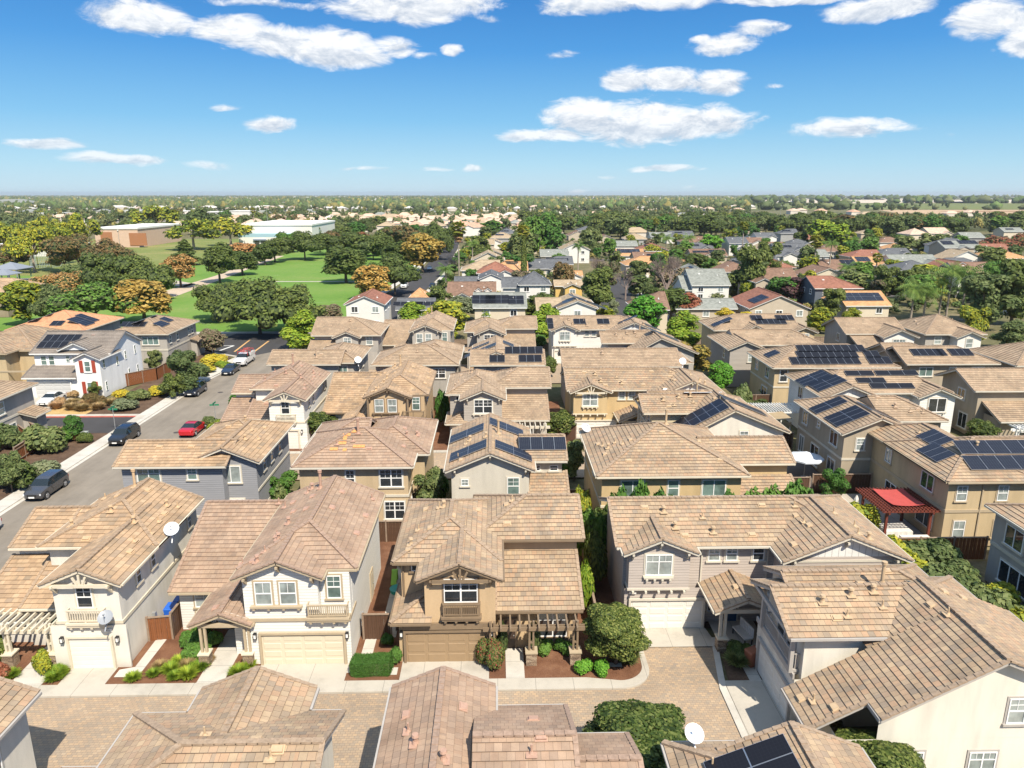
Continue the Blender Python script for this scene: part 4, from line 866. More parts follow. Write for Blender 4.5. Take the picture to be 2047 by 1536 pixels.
def planS(ox,oy,label,wall,roof,trim,full=True,east=(17.9,25.2),x_end=25.2,garage=GD_WHITE,num=None,porch=True,sun=False,gm=None,group=None,eg=True):
    """wide house: small gable front over the garage at the left, long ridge, big front gable at the right"""
    X=lambda x:x+ox; Y=lambda y:y+oy
    h=House(label,(X(12),Y(42),0),wall,roof,trim,group=group); E_=5.75
    x0,x1=X(8.2),X(23.6)
    h.gable(x0,x1,Y(43.15),Y(50.1),E_,'x',P,.5,.55,'gh',gm=gm); h.soff.poly([(X(8.4),Y(42.2),2.95),(X(12.3),Y(42.2),2.95),(X(12.3),Y(43.3),2.95),(X(8.4),Y(43.3),2.95)])
    h.gable(X(8.4),X(12.3),Y(42.2),Y(46.5),E_-.014,'y',P,.45,.42,'go',zb=2.95)
    if eg: h.gable(X(east[0]+.1),X(east[1]),Y(41.0),Y(50.1),E_-.02,'y',P,.45,.42,'gh',gm=gm or SD_WBOARD)
    h.band(X(8.4),X(12.3),Y(42.2),Y(43.2),2.97,'SW',.13); h.corbels(X(8.7),X(12.0),Y(42.19),2.96,5,.22)
    h.box(X(8.22),X(13.6),Y(42.45),Y(43.3),2.95)
    h.garage('S',X(11.0),Y(42.43),4.7,2.13,4,4,garage)
    h.win('S',X(10.3),Y(42.2),4.75,1.7,1.45,'slg' if not sun else 'tw',GL_B); h.corbels(X(9.55),X(11.05),Y(42.2),3.84,4); h.trim.box(X(9.35),X(11.25),Y(42.0),Y(42.18),3.84,3.96)
    if sun: h.sunburst(X(10.35),Y(41.86),5.62,3.2,.7)
    for a in(-1,0,1): h.bracket('S',X(10.35+a*1.75),Y(42.2),5.62+(.72 if a==0 else 0),.42,.45)
    for x in(14.1,15.25): h.win('S',X(x),Y(43.15),5.0,.75,1.0,'dh',GL_B)
    if eg:
        h.win('S',X(17.0),Y(43.15),5.0,.75,1.0,'dh1',GL_D)
        h.win('S',X(20.4),Y(41.0),4.6,.75,.8,'grid',GL_G); h.win('S',X(23.7),Y(41.0),4.5,.8,1.2,'dh1',GL_G)
        for a in(-1,0,1): h.bracket('S',X((east[0]+east[1])/2+a*3.2),Y(41.0),5.62+(1.25 if a==0 else 0),.42,.4)
        h.trim.box(X(east[0]+.1),X(east[1]),Y(40.96),Y(40.998),5.45,5.6)
    if porch:
        h.gable(X(13.7),X(16.8),Y(39.9),Y(43.2),2.95,'y',P,.45,.35,'go',wall=False)
        h.trim.box(X(13.7),X(16.8),Y(39.93),Y(40.08),2.6,2.85)
        for x in(13.95,16.6):
            for dx in(-.14,.14):
                q=MB(h.o); q.box(X(x+dx)-.08,X(x+dx)+.08,Y(39.95),Y(40.1),.9,2.6); q.build('post',trim,h.e)
            h.pier(X(x),Y(40.05),.9,.3)
        h.door('S',X(15.4),Y(43.1),flat('door_blue',lin(.03,.07,.14),.4)); h.win('S',X(14.3),Y(43.13),1.5,.8,1.3,'dh1',GL_D)
    if num: h.number('S',X(8.75),Y(42.33),2.72,num)
    h.vents([(X(x),Y(y),k) for x,y,k in ((10,45.8,'box'),(11.2,45.4,'cap'),(13.7,44.9,'pipe'),(11.7,44.1,'cap'),(12.2,43.5,'box'),(14.1,43.7,'cap'),(16.6,43.5,'box'),(18,45.9,'box'),(20.2,45.8,'pipe'),(20,45,'box'),(20.1,43.9,'pipe'),(20.2,43.3,'box'),(18.7,41.9,'box'),(22.3,44.5,'pipe'),(23.1,43.2,'pipe'),(22.6,41.7,'pipe'),(23.2,41.5,'cap'),(15,41.2,'box'))])
    return h
h4=planS(0,0,'wide beige-grey sided house with white garage door and stone-footed porch',SD_BEIGE,TC,OFFW,num='457',gm=None)
o=inst(DISH_L,'satellite_dish',h4.e,Vector((18.6,40.6,4.9))-h4.o,0,1,rot=(R(-50),0,R(-20)))
h4.downspout(13.3,43.15,5.6); h4.downspout(17.6,43.15,5.6); h4.done()

def planT(ox,oy,label,wall,roof,trim,full=True,group=None,solar=False,west=True):
    """house fronting west: ridge along x, big south wing sweeping west to a low eave"""
    X=lambda x:x+ox; Y=lambda y:y+oy
    h=House(label,(X(19),Y(33.5),0),wall,roof,trim,group=group); E_=5.7
    h.gable(X(15.9),X(26.3),Y(33.1),Y(38.1),E_,'x',P,.45,1.0,'gh')
    h.gable(X(16.6),X(25.0),Y(35.3),Y(39.6),E_-.0,'x',P,.45,.4,'gh')
    # south wing: ridge along y, west slope down to the low eave
    xr=X(22.95); zr=7.35; zl=2.85; xl=xr-(zr-zl)/P*.78; p2=(zr-zl)/(xr-X(14.75))
    ys=Y(28.3)
    def zz(x): return zr-(xr-x)*p2
    xk=X(17.5)
    h.plane([(X(14.75),Y(32.55),zl),(X(14.75),Y(29.5),zl),(xk,Y(29.5),zz(xk)),(xk,Y(32.55),zz(xk))],rakes=[(1,2)])
    h.plane([(xk,Y(32.55),zz(xk)),(xk,ys,zz(xk)),(xr,ys,zr),(xr,Y(32.55),zr)],rakes=[(1,2)],caps=[(2,3)],eave=False)
    h.plane([(X(18.9),Y(35.6),zz(X(18.9))),(X(18.9),Y(32.5),zz(X(18.9))),(xr,Y(32.5),zr+.002),(xr,Y(35.6),zr+.002)],caps=[(2,3)],eave=False)
    h.plane([(X(28.5),ys,zr-5.55*P),(X(28.5),Y(36),zr-5.55*P),(xr,Y(36),zr),(xr,ys,zr)],rakes=[(0,3)])
    h.fas.box(xk-.08,xk+.02,ys,Y(29.5),zz(xk)-.2,zz(xk))
    h.box(X(15.9),X(28.0),Y(28.75),Y(33.2),2.9,m=S_CREAM if full else wall); 
    w=h.wb(S_CREAM if full else wall); ya=Y(28.75)
    w.poly([(X(17.7),ya,2.88),(X(28),ya,2.88),(X(28),ya,zr-5.1*P-.1),(xr,ya,zr-.1),(X(17.7),ya,zz(X(17.7))-.1)])
    h.fas.box(X(17.4),X(28.1),ys-.04,ys,.0,.0)
    for x,z in((19.4,1.55),(22.9,1.5)): h.win('S',X(x),ya,z,1.3,1.25,'slg',GL_B)
    h.win('S',X(24.1),ya,4.35,.85,1.35,'dh',GL_B)
    if west:
        # west face: garage, band, balcony
        h.box(X(15.55),X(15.95),Y(33.1),Y(38.6),2.95); h.band(X(15.55),X(26),Y(33.1),Y(38.6),2.95,'W',.3,.1)
        h.garage('W',X(15.55),Y(35.6),4.6,2.13,4,4,GD_WHITE); h.win('W',X(15.9),Y(36.0),4.5,1.0,1.5,'dh',GL_D); h.win('W',X(15.9),Y(34.6),4.5,1.0,1.5,'dh',GL_D)
        h.balcony('W',X(15.9),Y(35.5),3.3,4.0,.95,.4,24)
        for yy in(33.4,37.6):
            q=MB(h.o); q.box(X(15.3),X(15.5),Y(yy)-.1,Y(yy)+.1,3.2,5.6); q.build('post',trim,h.e)
        h.trim.box(X(14.95),X(15.1),Y(33.0),Y(38.2),5.55,5.75)
        h.balcony('W',X(16.6),Y(39.0),3.3,1.3,.95,.3,8)
    h.vents([(X(x),Y(y),k) for x,y,k in ((17.3,34.6,'cap'),(19.0,35,'cap'),(20.3,35.2,'cap'),(20.4,34.3,'pipe'),(17.7,33.7,'box'),(18.3,33.8,'pipe'),(20.2,36.4,'box'),(22.4,33.4,'box'),(23.9,34.8,'box'),(22.9,36.3,'box'),(25.1,35,'box'),(21.2,36.0,'flue'),(22.2,37.4,'box'),(15.6,30.9,'pipe'),(16.2,30,'box'),(15.2,31.4,'box'),(22.6,32.3,'pipe'))])
    if solar:
        pass
    return h
h5=planT(0,0,'cream stucco house with big sweeping tile roof and dark upstairs balcony, lower right',S_CREAM,TC,GREYT)
h5.downspout(27.2,28.75,2.9); h5.done()
# ---- repeats of the same plans in the second and third rows
planR(.95,39.3,'white sided house with small front balcony, beside the red parked car',SD_WHITE,TB,CREAMT).done()
planQ(.8,39.7,'tan house with brown posts framing its gable windows, second row',S_TAN,TA,BROWNT,ez=5.8,posts=True).done()
planP(.75,39.0,'taupe sided house with white trim and white pergola, second row',SD_TAUPE,TD,OFFW,balc=False,full=True,garage=GD_CREAM).done()
j4=planS(.5,38.8,'yellow-tan house with white fan truss over its gable window, second row',S_YEL,TC,CREAMT,sun=True,porch=True,full=True,east=(18.2,25.0))
inst(DISH_W,'satellite_dish',j4.e,Vector((22.6,86.3,8.0))-j4.o,0,1,rot=(R(-40),0,0)); inst(DISH_W,'satellite_dish',j4.e,Vector((19.2,79.9,5.9))-j4.o,0,1,rot=(R(-40),0,0)); j4.done()
j5=planT(.3,39.6,'pale yellow sided house with solar panels on its wide sloping roof',SD_YEL,TC,CREAMT)
j5.solar(22.0,75.6,4,1,SOL_B); 
j5.solar(20.3,70.4,2,6,SOL_B,land=True)
j5.solar(25.3,72.0,2,3,SOL_B); j5.done()
planQ(1.4,79.2,'beige house with small gable front, back row, second from left',S_GREY,TD,OFFW,full=False).done()
# back row left end
def planL1(ox,oy,label):
    X=lambda x:x+ox; Y=lambda y:y+oy
    h=House(label,(X(-23),Y(117),0),S_GREY,TD,OFFW)
    h.gable(X(-29.2),X(-19),Y(117.3),Y(126.5),5.6,'x',P,.5,.4,'gh'); h.gable(X(-25.6),X(-22),Y(116.2),Y(120),5.45,'y',P,.45,.4,'go'); h.box(X(-25.6),X(-19.0),Y(116.3),Y(118),3.0)
    h.shed(X(-29.7),X(-25.6),Y(113.2),Y(117.6),3.2,4.9); h.box(X(-29.3),X(-25.6),Y(113.7),Y(117.4),3.3)
    h.win('S',X(-23.7),Y(116.2),4.7,1.2,1.3,'slg'); h.win('S',X(-20.4),Y(117.3),4.7,1.0,1.4,'dh'); h.vents([(X(-27),Y(119.5),'box'),(X(-21),Y(119.5),'pipe'),(X(-24),Y(120.8),'cap')])
    h.win('E',X(-19.0),Y(120.5),4.7,.7,1.1,'dh1'); h.done()
planL1(0,0,'beige house with small gable front, left end of the back row')
planP(1.3,77.6,'grey-beige house with gable at left and lower roof at right, back row',S_GREY,TD,OFFW,balc=False,full=False).done()
l4=planS(1.2,77.8,'white sided house with scattered small solar panels, back row',SD_WHITE,TD,OFFW,full=False,porch=False,east=(18,25))
for x,y,a,b_ in((14.2,122.6,2,1),(18.2,122.6,2,1),(22.2,121.6,1,2),(26.0,121.0,2,2),(9.2,122,1,2)): l4.solar(x,y,a,b_)
l4.done()
# ---- rear-facing rows (I and K): each its own shape
h=House('grey sided house with white trimmed windows by the street corner',(-25,60,0),SD_GREY,TA,OFFW)
h.gable(-31.2,-22.9,58.2,63.4,5.75,'x',P,.45,.45,'gg'); h.gable(-25.6,-20.4,59.2,69.0,5.75,'y',P,.5,.45,'gh'); h.gable(-27.2,-20.45,62.5,69.3,5.68,'y',P,.45,.4,'hh')
h.band(-31.2,-22.9,58.2,60,1.0,'S'); h.band(-25.6,-20.4,59.2,69,1.0,'SE'); h.band(-25.6,-20.4,59.2,69,2.9,'E')
h.win('S',-29.0,58.2,4.75,1.9,1.6,'slg',GL_G); h.win('S',-25.4,58.2,4.95,.8,1.0,'dh',GL_G); h.win('S',-22.6,59.2,4.5,1.7,1.5,'sl',GL_B); h.win('S',-22.4,59.2,1.6,1.5,1.3,'sl',GL_G)
for y in(61.3,63.5,66): h.win('E',-20.4,y,4.7,.8,1.2,'dh1',GL_D)
h.vents([(-26,60,'box'),(-28.7,60,'box'),(-22.1,62,'cap'),(-22.3,64.3,'pipe'),(-21.6,66,'box'),(-23.5,66.5,'cap'),(-24.6,65,'box'),(-21.3,63,'pipe'),(-24.4,61.5,'box'),(-25,63,'box')]); h.done()
h=House('tan house whose hip roof has orange replacement tiles',(-12,58,0),S_SAND,TB,OFFW)
h.gable(-16.4,-7.4,57.8,66.0,5.75,'x',P,.5,.4,'hh'); h.gable(-12.5,-6.3,61.0,70,5.68,'y',P,.45,.4,'hh'); h.gable(-16.7,-12,62,69.5,5.6,'x',P,.45,.4,'hg')
h.band(-16.4,-7.4,57.8,66.0,2.9,'SE',.22)
h.win('S',-12.2,57.8,4.6,.75,1.5,'dh',GL_D); h.win('S',-8.8,57.8,4.6,1.9,1.55,'tw',GL_D); h.win('S',-8.6,57.8,1.7,1.7,1.6,'tw',GL_D); h.win('E',-7.4,59.5,1.6,.7,1.2,'dh1',GL_D)
h.vents([(-12,61.2,'flue'),(-13.6,59.9,'pipe'),(-12.3,60.3,'pipe'),(-10.8,59.4,'box'),(-8,62.9,'cap'),(-7.2,63.9,'cap'),(-7.2,64.5,'box'),(-8.4,64.6,'box'),(-8.1,61,'box')])
otm=flat('new_orange_tile',lin(.60,.28,.10),.8,.15,6)
for(x,y,a,b_)in((-13.3,60.9,2,1),(-13.2,60.4,1,2),(-13.5,59.9,2,1),(-12.6,61.3,2,1),(-12.2,59.5,3,1),(-14.1,59.2,2,1),(-13.0,59.1,1,1)):
    z,n,e,sv=h.on_roof(x,y); m=MB(); M=Matrix((sv.cross(n),sv,n)).transposed()
    for i in range(a):
        for j in range(b_): m.box(i*.34,i*.34+.32,j*.36,j*.36+.34,.04,.075)
    q=m.build('replacement_tile',otm,h.e); q.location=Vector((x,y,z))-h.o; q.rotation_euler=M.to_euler()
h.done()
h=House('off-white stucco house with four solar panels on its front gable slopes',(0,58,0),S_OFF,TC,OFFW)
h.gable(-3.7,2.7,56.8,66.8,5.75,'y',P,.5,.5,'gg'); h.gable(2.0,5.6,58.9,64.2,5.72,'x',P,.45,.4,'og'); h.shed(2.7,6.0,56.2,59.2,3.4,4.6); h.box(2.7,5.65,56.7,59,3.45)
h.win('S',-2.6,56.8,4.55,.6,.6,'grid',GL_B); h.win('S',1.4,56.8,4.2,1.0,1.5,'dh',GL_G); h.corbels(.9,1.9,56.8,3.3,3)
for x in(3.4,4.9): h.win('S',x,58.9,4.95,.7,.5,'dh1',GL_D)
for a in(-1,0,1): h.bracket('S',-.5+a*2.9,56.8,5.65+(1.25 if a==0 else 0),.5,.45)
h.solar(-2.3,58.7,2,2,SOL_BL); h.solar(1.4,58.7,2,2,SOL_BL); h.solar(-2.6,63.7,2,2,SOL_BL); h.solar(.9,64.5,2,2,SOL_BL); h.solar(4.0,60.4,4,1,SOL_BL)
h.vents([(-3.2,58.2,'pipe'),(-3.1,59,'box'),(-2.6,61,'pipe'),(-.9,60.8,'cap'),(-2.3,61.6,'cap'),(.2,62,'flue'),(-2.9,57.4,'box')]); h.done()
h=House('yellow-tan house with a very long hip roof, shrubs along its rear wall',(14,58,0),S_YEL,TC,CREAMT)
h.gable(8.5,19.8,55.2,66.5,5.75,'x',P,.5,.4,'hh'); h.gable(17.5,24.6,57.9,63.3,5.72,'x',P,.45,.45,'og'); h.shed(19.9,24.9,54.6,57.9,3.3,4.6); h.box(19.8,24.5,55.0,57.9,3.3)
h.win('S',11.0,55.2,4.55,1.9,1.4,'sl',GL_G); h.win('S',14.3,55.2,4.55,.9,1.4,'dh1',GL_G); h.win('S',17.6,55.2,4.55,1.9,1.4,'sl',GL_G); h.band(8.5,19.8,55.2,66.5,2.9,'SW')
h.win('W',8.5,60,4.6,1.,1.2,'sl',GL_D)
h.vents([(11.5,59.5,'box'),(14.2,59.6,'box'),(17.4,59.6,'box'),(10.8,56.4,'box'),(18.3,56.4,'box'),(9.2,58.6,'box'),(9.6,59.6,'cap'),(10.3,60.2,'pipe'),(9,61.4,'box'),(10.8,59.3,'pipe'),(9.3,60.6,'pipe'),(14.9,61.3,'flue')])
inst(DISH_L,'satellite_dish',h.e,Vector((8.4,65.6,6.3))-h.o,0,1.1,rot=(R(-50),0,R(30))); h.done()
def rearK(label,parts,vents_,wins,wall=S_GREY,sol=(),roof=TD,org=(-20,97,0),dish=None):
    h=House(label,org,wall,roof,OFFW)
    for a in parts: h.gable(*a)
    for w in wins: h.win(*w)
    h.vents(vents_)
    for s_ in sol: h.solar(*s_)
    if dish: inst(DISH_W,'satellite_dish',h.e,Vector(dish)-h.o,0,1.1,rot=(R(-45),0,R(15)))
    h.done()
rearK('beige house with a white satellite dish on its eave corner, third row',[(-29.8,-21,95.8,101.2,5.75,'x',P,.45,.45,'gg'),(-24.6,-18.8,97,106.3,5.7,'y',P,.45,.4,'hh')],[(-27,97,'box'),(-23.5,97.5,'box'),(-21.3,99,'pipe'),(-20.3,101,'box'),(-24,96.8,'flue'),(-22.4,101.5,'box')],
  [('S',-20.6,97,4.6,1.2,1.2,'sl',GL_G),('S',-27.5,95.8,4.6,1.6,1.2,'sl',GL_D),('E',-18.8,99,4.6,.8,1.1,'dh1',GL_D),('E',-18.8,102,4.6,.8,1.1,'dh1',GL_D)],dish=(-18.4,96.4,6.1))
rearK('beige house with broad hip roof and three-pane rear window, third row',[(-15.9,-5.4,95.2,103,5.75,'x',P,.5,.4,'hh'),(-12,-5.2,98.6,107.5,5.7,'y',P,.45,.4,'hh')],[(-10.6,97.5,'pipe'),(-12.2,98,'box'),(-8.5,98.8,'cap'),(-7.2,100,'box'),(-9.6,101,'box')],
  [('S',-7.6,95.2,4.5,1.8,1.3,'tw',GL_D),('S',-12.8,95.2,4.6,.9,1.2,'dh1',GL_G)],org=(-10,97,0))
rearK('beige house with wide black solar panels, third row',[(-2.9,6.1,94.8,100.6,5.75,'x',P,.45,.45,'gg'),(-2.9,3.1,97,107.5,5.7,'y',P,.45,.45,'gg')],[(1.7,97,'box'),(1.0,96.4,'cap'),(-2.4,98,'box'),(-1.5,100.3,'pipe')],
  [('S',1.2,94.8,4.6,1.8,1.2,'tri',GL_D),('S',4.2,94.8,4.6,1.4,1.2,'tri',GL_G),('S',-1.8,94.8,4.6,.9,1.2,'dh1',GL_G)],sol=[(3.8,97.4,5,1),(.2,95.6,2,1),(4.6,95.6,3,1),(-2.2,101.3,2,3),(-2.4,104.6,1,2),(1.8,104.8,2,1)],org=(1,97,0))
rearK('beige house behind orange autumn trees, third row',[(9.2,24,93.6,100.4,5.75,'x',P,.5,.45,'gg'),(20.5,26,96,102,5.6,'y',P,.45,.4,'hh')],[(12.8,96.5,'box'),(14.7,97,'box'),(14.2,95.8,'cap'),(17,97.5,'box'),(20.3,97,'pipe')],
  [('S',11,93.8,4.6,1.4,1.2,'sl',GL_G),('S',17,93.8,4.6,1.4,1.2,'sl',GL_G)],org=(14,97,0))
k5=planT(1.2,76.4,'beige house with low front wing, behind the orange autumn trees',S_GREY,TD,OFFW,full=False,west=False); 
k5.solar(25.5,109.5,2,3); k5.done()
# ---- bottom of the picture: the near row, seen from behind its ridges
h=House('house at the bottom left corner with a window facing right',(-24,27,0),S_CREAM,TC,OFFW,gut=GREYT)
h.gable(-28,-21.35,21,29.0,5.6,'y',P,.45,.45,'gg'); h.win('E',-21.35,26.2,4.0,1.6,1.9,'sl',GL_D); h.win('E',-21.35,22.6,4.0,1.2,1.4,'sl',GL_D); h.trim.box(-21.35,-20.75,24.3,24.9,2.1,2.5); h.trim.box(-21.35,-20.6,23.2,23.9,1.2,1.6); h.trim.box(-21.35,-20.6,25.2,25.6,3.0,3.1); h.done()
def nearN(x0,x1,label,east=True,roof=TB,wall=S_CREAM,org=None):
    h=House(label,org or ((x0+x1)/2,27,0),wall,roof,OFFW,gut=GREYT); return h
h=nearN(-13.2,-8.7,'near tile roof at the bottom with its ridge pointing at the camera, left of centre',roof=TC)
h.gable(-13.1,-8.75,20.5,29.05,5.6,'y',P,.45,.4,'gg'); h.gable(-15.4,-7.25,20.9,27.45,5.6,'x',P,.4,.5,'hg'); 
h.shed(-18.9,-13.6,23.6,27.0,3.6,4.6,'N'); h.box(-18.5,-13.1,20.5,26.6,3.5)
h.vents([(-9.4,24.4,'box'),(-8.6,23.6,'pipe'),(-8.4,23.9,'box'),(-11.6,25,'pipe')]); h.done()
h=nearN(-4.4,-.5,'near tile roof with pink vents at the bottom centre',roof=TB)
h.gable(-4.4,-.55,19.5,29.0,5.6,'y',P,.45,.4,'gg'); h.gable(-1.0,2.65,21.5,27.9,5.35,'x',P,.4,.4,'og'); h.gable(2.6,5.2,21.9,26.6,4.9,'x',P,.4,.4,'og')
h.vents([(-3.9,27,'box'),(-3.7,25.9,'pipe'),(-3.3,25,'cap'),(-1.5,27.2,'box'),(-2.1,23.9,'cap'),(1.5,26.4,'box'),(1.7,24.6,'box'),(1.3,24,'pipe')]); h.done()
h=nearN(8,15,'near tile roof with black solar panels and white dish, bottom right',roof=TC,org=(12,25,0))
h.gable(9.4,14.4,17.5,24.75,5.6,'y',P,.45,.4,'gg'); h.gable(7.4,11,18.5,25.6,5.2,'x',P,.45,.4,'hg'); h.solar(9.7,22.7,3,2); h.vents([(13.3,22.6,'cap'),(14.2,22,'box'),(8.4,24,'pipe')])
inst(DISH_W,'satellite_dish',h.e,Vector((8.1,25.6,6.0))-h.o,0,.95,rot=(R(-62),0,R(5))); h.done()
# ---- right-hand cluster
h=House('tan two-storey house with blue solar panels beside the red-topped pergola',(38,57,0),S_BUFF,TC,TANT)
h.gable(35.8,46.5,53.5,62.2,5.75,'x',P,.5,.4,'hg'); h.gable(35.8,42.2,53.52,66.5,5.73,'y',P,.5,.4,'hh',wall=True)
h.band(35.8,46.5,53.5,66.5,2.95,'SW',.25); 
for x in(36.9,40.2): h.win('S',x,53.5,4.6,.85,1.3,'dh',GL_B)
h.win('S',43.2,53.5,4.6,1.5,1.4,'slg',GL_B)
for x in(37.1,40.4): h.win('S',x,53.5,1.5,.95,1.5,'dv',GL_B)
h.win('W',35.8,56.3,4.5,1.8,1.4,'sl',GL_D); h.win('W',35.8,62.5,4.5,1.0,1.3,'sl',GL_B); h.win('W',35.8,56.0,1.5,2.4,1.5,'sl',GL_D); h.win('W',35.8,61.5,1.5,1.8,1.5,'sl',GL_D)
for k in range(3): pass
h.solar(41.4,56.6,5,1,SOL_BL,pw=1.35); h.solar(41.2,54.9,5,1,SOL_BL,pw=1.35)
for (x,y,nx,ny) in((37.0,57.6,3,1),(38.2,59.9,3,1)): h.solar(x,y,nx,1,SOL_BL)
h.vents([(39.8,56.8,'cap'),(38,62,'pipe')]); h.downspout(38.55,53.5,5.7); h.done()
h=House('grey stucco house cut by the right edge, striped roof corner and dark windows',(38,45,0),S_GREY,TC,OFFW)
h.gable(36.0,48,38,48.2,5.75,'x',P,.5,.4,'hg'); h.band(36,48,38,48.2,2.95,'W',.25); h.win('W',36,46.0,4.4,1.8,1.5,'sl',GL_D); h.win('W',36,41.5,4.4,2.0,1.5,'sl',GL_D); h.win('W',36,45.4,1.6,3.0,1.6,'tri',GL_D); h.win('W',36,40.4,1.6,2.0,1.6,'sl',GL_D); h.done()
h=House('brown-taupe house with two big black solar panels on its west slope',(37,68,0),S_TAUPE,TD,OFFW)
h.gable(33.0,39.4,65.5,76.0,5.75,'y',P,.5,.45,'gh'); h.gable(38.5,44.6,69.4,76,5.72,'x',P,.45,.4,'oh')
h.band(33,39.4,65.5,76,2.95,'SW',.22); h.win('S',34.6,65.5,4.55,.8,1.2,'dh',GL_B); h.win('S',37.9,65.5,4.55,.8,1.2,'dh',GL_B)
for y,w_ in((67.5,1.6),(74.3,1.2)): h.win('W',33,y,4.5,w_,1.4,'sl',GL_D)
h.win('W',33,71,4.8,.6,.7,'dh1',GL_G); h.win('W',33,67.5,1.5,1.6,1.8,'sl',GL_D); h.win('W',33,71.3,1.4,1.9,2.1,'sl',GL_D); h.win('W',33,74.6,1.5,1.1,1.8,'sl',GL_B)
h.solar(34.3,68.0,3,2); h.solar(34.2,71.9,2,2); h.solar(37.6,68.6,3,2)
h.vents([(40.6,71,'cap'),(41.8,70.3,'pipe'),(42.8,70.7,'box'),(43,70.1,'pipe'),(39.5,72.5,'box'),(43.8,70.6,'pipe')]); h.done()
h=House('white sided house with many solar panels and double gables, right side',(42,80,0),SD_WHITE,TD,OFFW)
h.gable(36.6,42.2,78.0,88,5.75,'y',P,.5,.45,'gh',gm=SD_WBOARD); h.gable(37,51.5,80,87.4,5.72,'x',P,.5,.4,'hh'); h.gable(47.6,51.6,78.4,84,5.6,'y',P,.45,.4,'go')
h.win('S',49.6,78.4,4.6,2.0,1.6,'sl',GL_D); h.corbels(48.8,50.4,78.4,3.6,3); h.win('S',44.2,80,5.0,.8,1.0,'dh',GL_D); h.win('S',45.6,80,5.0,.8,1.0,'dh',GL_D); h.win('W',36.6,84.5,4.5,1.2,1.4,'sl',GL_D)
h.solar(38.0,80.7,3,2,SOL_B,land=False); h.solar(37.6,83.6,3,2)
h.solar(42.6,82.9,2,1,land=True); h.solar(47,82.9,3,1,land=True); h.solar(43.4,81.6,2,1,land=True); h.solar(45.4,80.6,3,1,land=True)
h.done()
h=House('tan house cut by the right edge, white pergola over its low roof',(58,82,0),S_TAUPE,TD,OFFW)
h.gable(55.6,64,80.5,87.5,5.75,'x',P,.5,.8,'gg'); h.shed(56.2,66,77.0,81.0,3.0,4.6); h.box(56.6,66,77.6,80.6,3.0)
h.win('W',55.6,83.5,4.5,1.4,1.3,'sl',GL_D); h.win('W',55.6,82.6,1.5,1.6,1.8,'sl',GL_D); h.pergola(57.2,64,77.6,1.8,2.6,[57.4,63.8],m=WHITE,n=16,pier=False); h.win('S',59.6,77.6,1.6,1.4,1.3,'dh',GL_D); h.done()
h=House('tan house with wide rows of black solar panels, right side third row',(44,96,0),S_BUFF,TD,OFFW)
h.gable(36.4,52.2,92.5,101.4,5.75,'x',P,.5,.4,'hh'); h.win('S',37.6,92.5,4.6,1.0,1.6,'dh1',GL_D); h.win('S',41.5,92.5,4.7,1.2,1.0,'sl',GL_D); h.win('S',44.5,92.5,4.7,1.6,1.0,'sl',GL_D)
h.win('W',36.4,95,4.5,1.2,1.5,'sl',GL_D); h.win('W',36.4,99,4.6,1.0,1.3,'dh1',GL_D); h.win('W',36.4,95.6,1.4,2.0,1.9,'sl',GL_D); h.band(36.4,52.2,92.5,101.4,2.95,'SW',.22)
h.solar(37.6,97.0,2,1); h.solar(45,95.9,9,1); h.solar(44,94.6,8,1); h.solar(43.2,93.3,9,1); h.solar(50.0,94.6,2,1); h.solar(50.4,93.3,3,1); h.done()
h=House('tan house with one row of black solar panels, far right third row',(61,97,0),S_TAUPE,TD,OFFW)
h.gable(55.2,66.5,94.2,101,5.75,'x',P,.5,.8,'gh'); h.gable(54.6,62,97,104,5.6,'x',P,.45,.4,'gh'); h.win('S',57.4,94.2,4.6,1.8,1.2,'sl',GL_G); h.win('S',61,94.2,4.6,.9,1.2,'dh1',GL_B); h.win('S',64.4,94.2,4.6,1.6,1.2,'sl',GL_G)
h.solar(58.2,96.1,4,1); h.solar(60.3,96.1,1,1); h.solar(62.9,96.1,3,1); h.done()
h=House('brown-taupe hip-roofed house at the right edge, third row',(72,98,0),S_TAUPE,TD,OFFW)
h.gable(68.8,78,93,102.5,5.75,'x',P,.5,.4,'hg'); h.vents([(72,95,'pipe'),(74,97,'pipe')]); h.win('S',71.5,93,4.6,1.2,1.2,'sl',GL_D); h.done()
h=House('tan house with solar panels and a small gable window at right, back row right',(43,120,0),S_BUFF,TD,OFFW)
h.gable(36.6,50.2,119.6,128,5.75,'x',P,.5,.4,'hg'); h.gable(49.2,52.6,118.3,123,5.6,'y',P,.45,.4,'go'); h.gable(40.5,45,118.6,122,5.6,'y',P,.45,.4,'go')
h.win('S',50.9,118.3,4.6,1.5,1.3,'sl',GL_B); h.solar(44.2,122.5,2,1); h.solar(49.0,122.5,3,1); h.solar(46.3,121.4,5,1); h.solar(38.2,121.8,2,2); h.done()
h=House('grey sided house with striped hip roof, in front of the back row, right',(40,108,0),SD_TAUPE,TD,OFFW)
h.gable(34.2,38.8,104.3,114,5.75,'y',P,.5,.4,'gh'); h.gable(36,49,107.5,114.5,5.7,'x',P,.45,.4,'oh')
h.win('S',37.4,104.3,4.4,1.0,1.3,'dh1',GL_B); h.win('W',34.2,107,4.5,.9,1.3,'dh1',GL_D); h.vents([(42,109.5,'box'),(44.5,109.2,'pipe'),(47,109.2,'pipe')]); h.done()
h=House('white fronted house with a gable window, back row, second from right',(60,116,0),S_GREY,TD,OFFW)
h.gable(56.9,66,116,124,5.75,'x',P,.5,.5,'gg'); h.gable(61.6,66.4,113.2,119,5.72,'y',P,.5,.45,'go',m=SD_WHITE); h.shed(57.2,61.6,110,116,3.6,5.6); h.box(57.6,61.6,110.6,116,3.6)
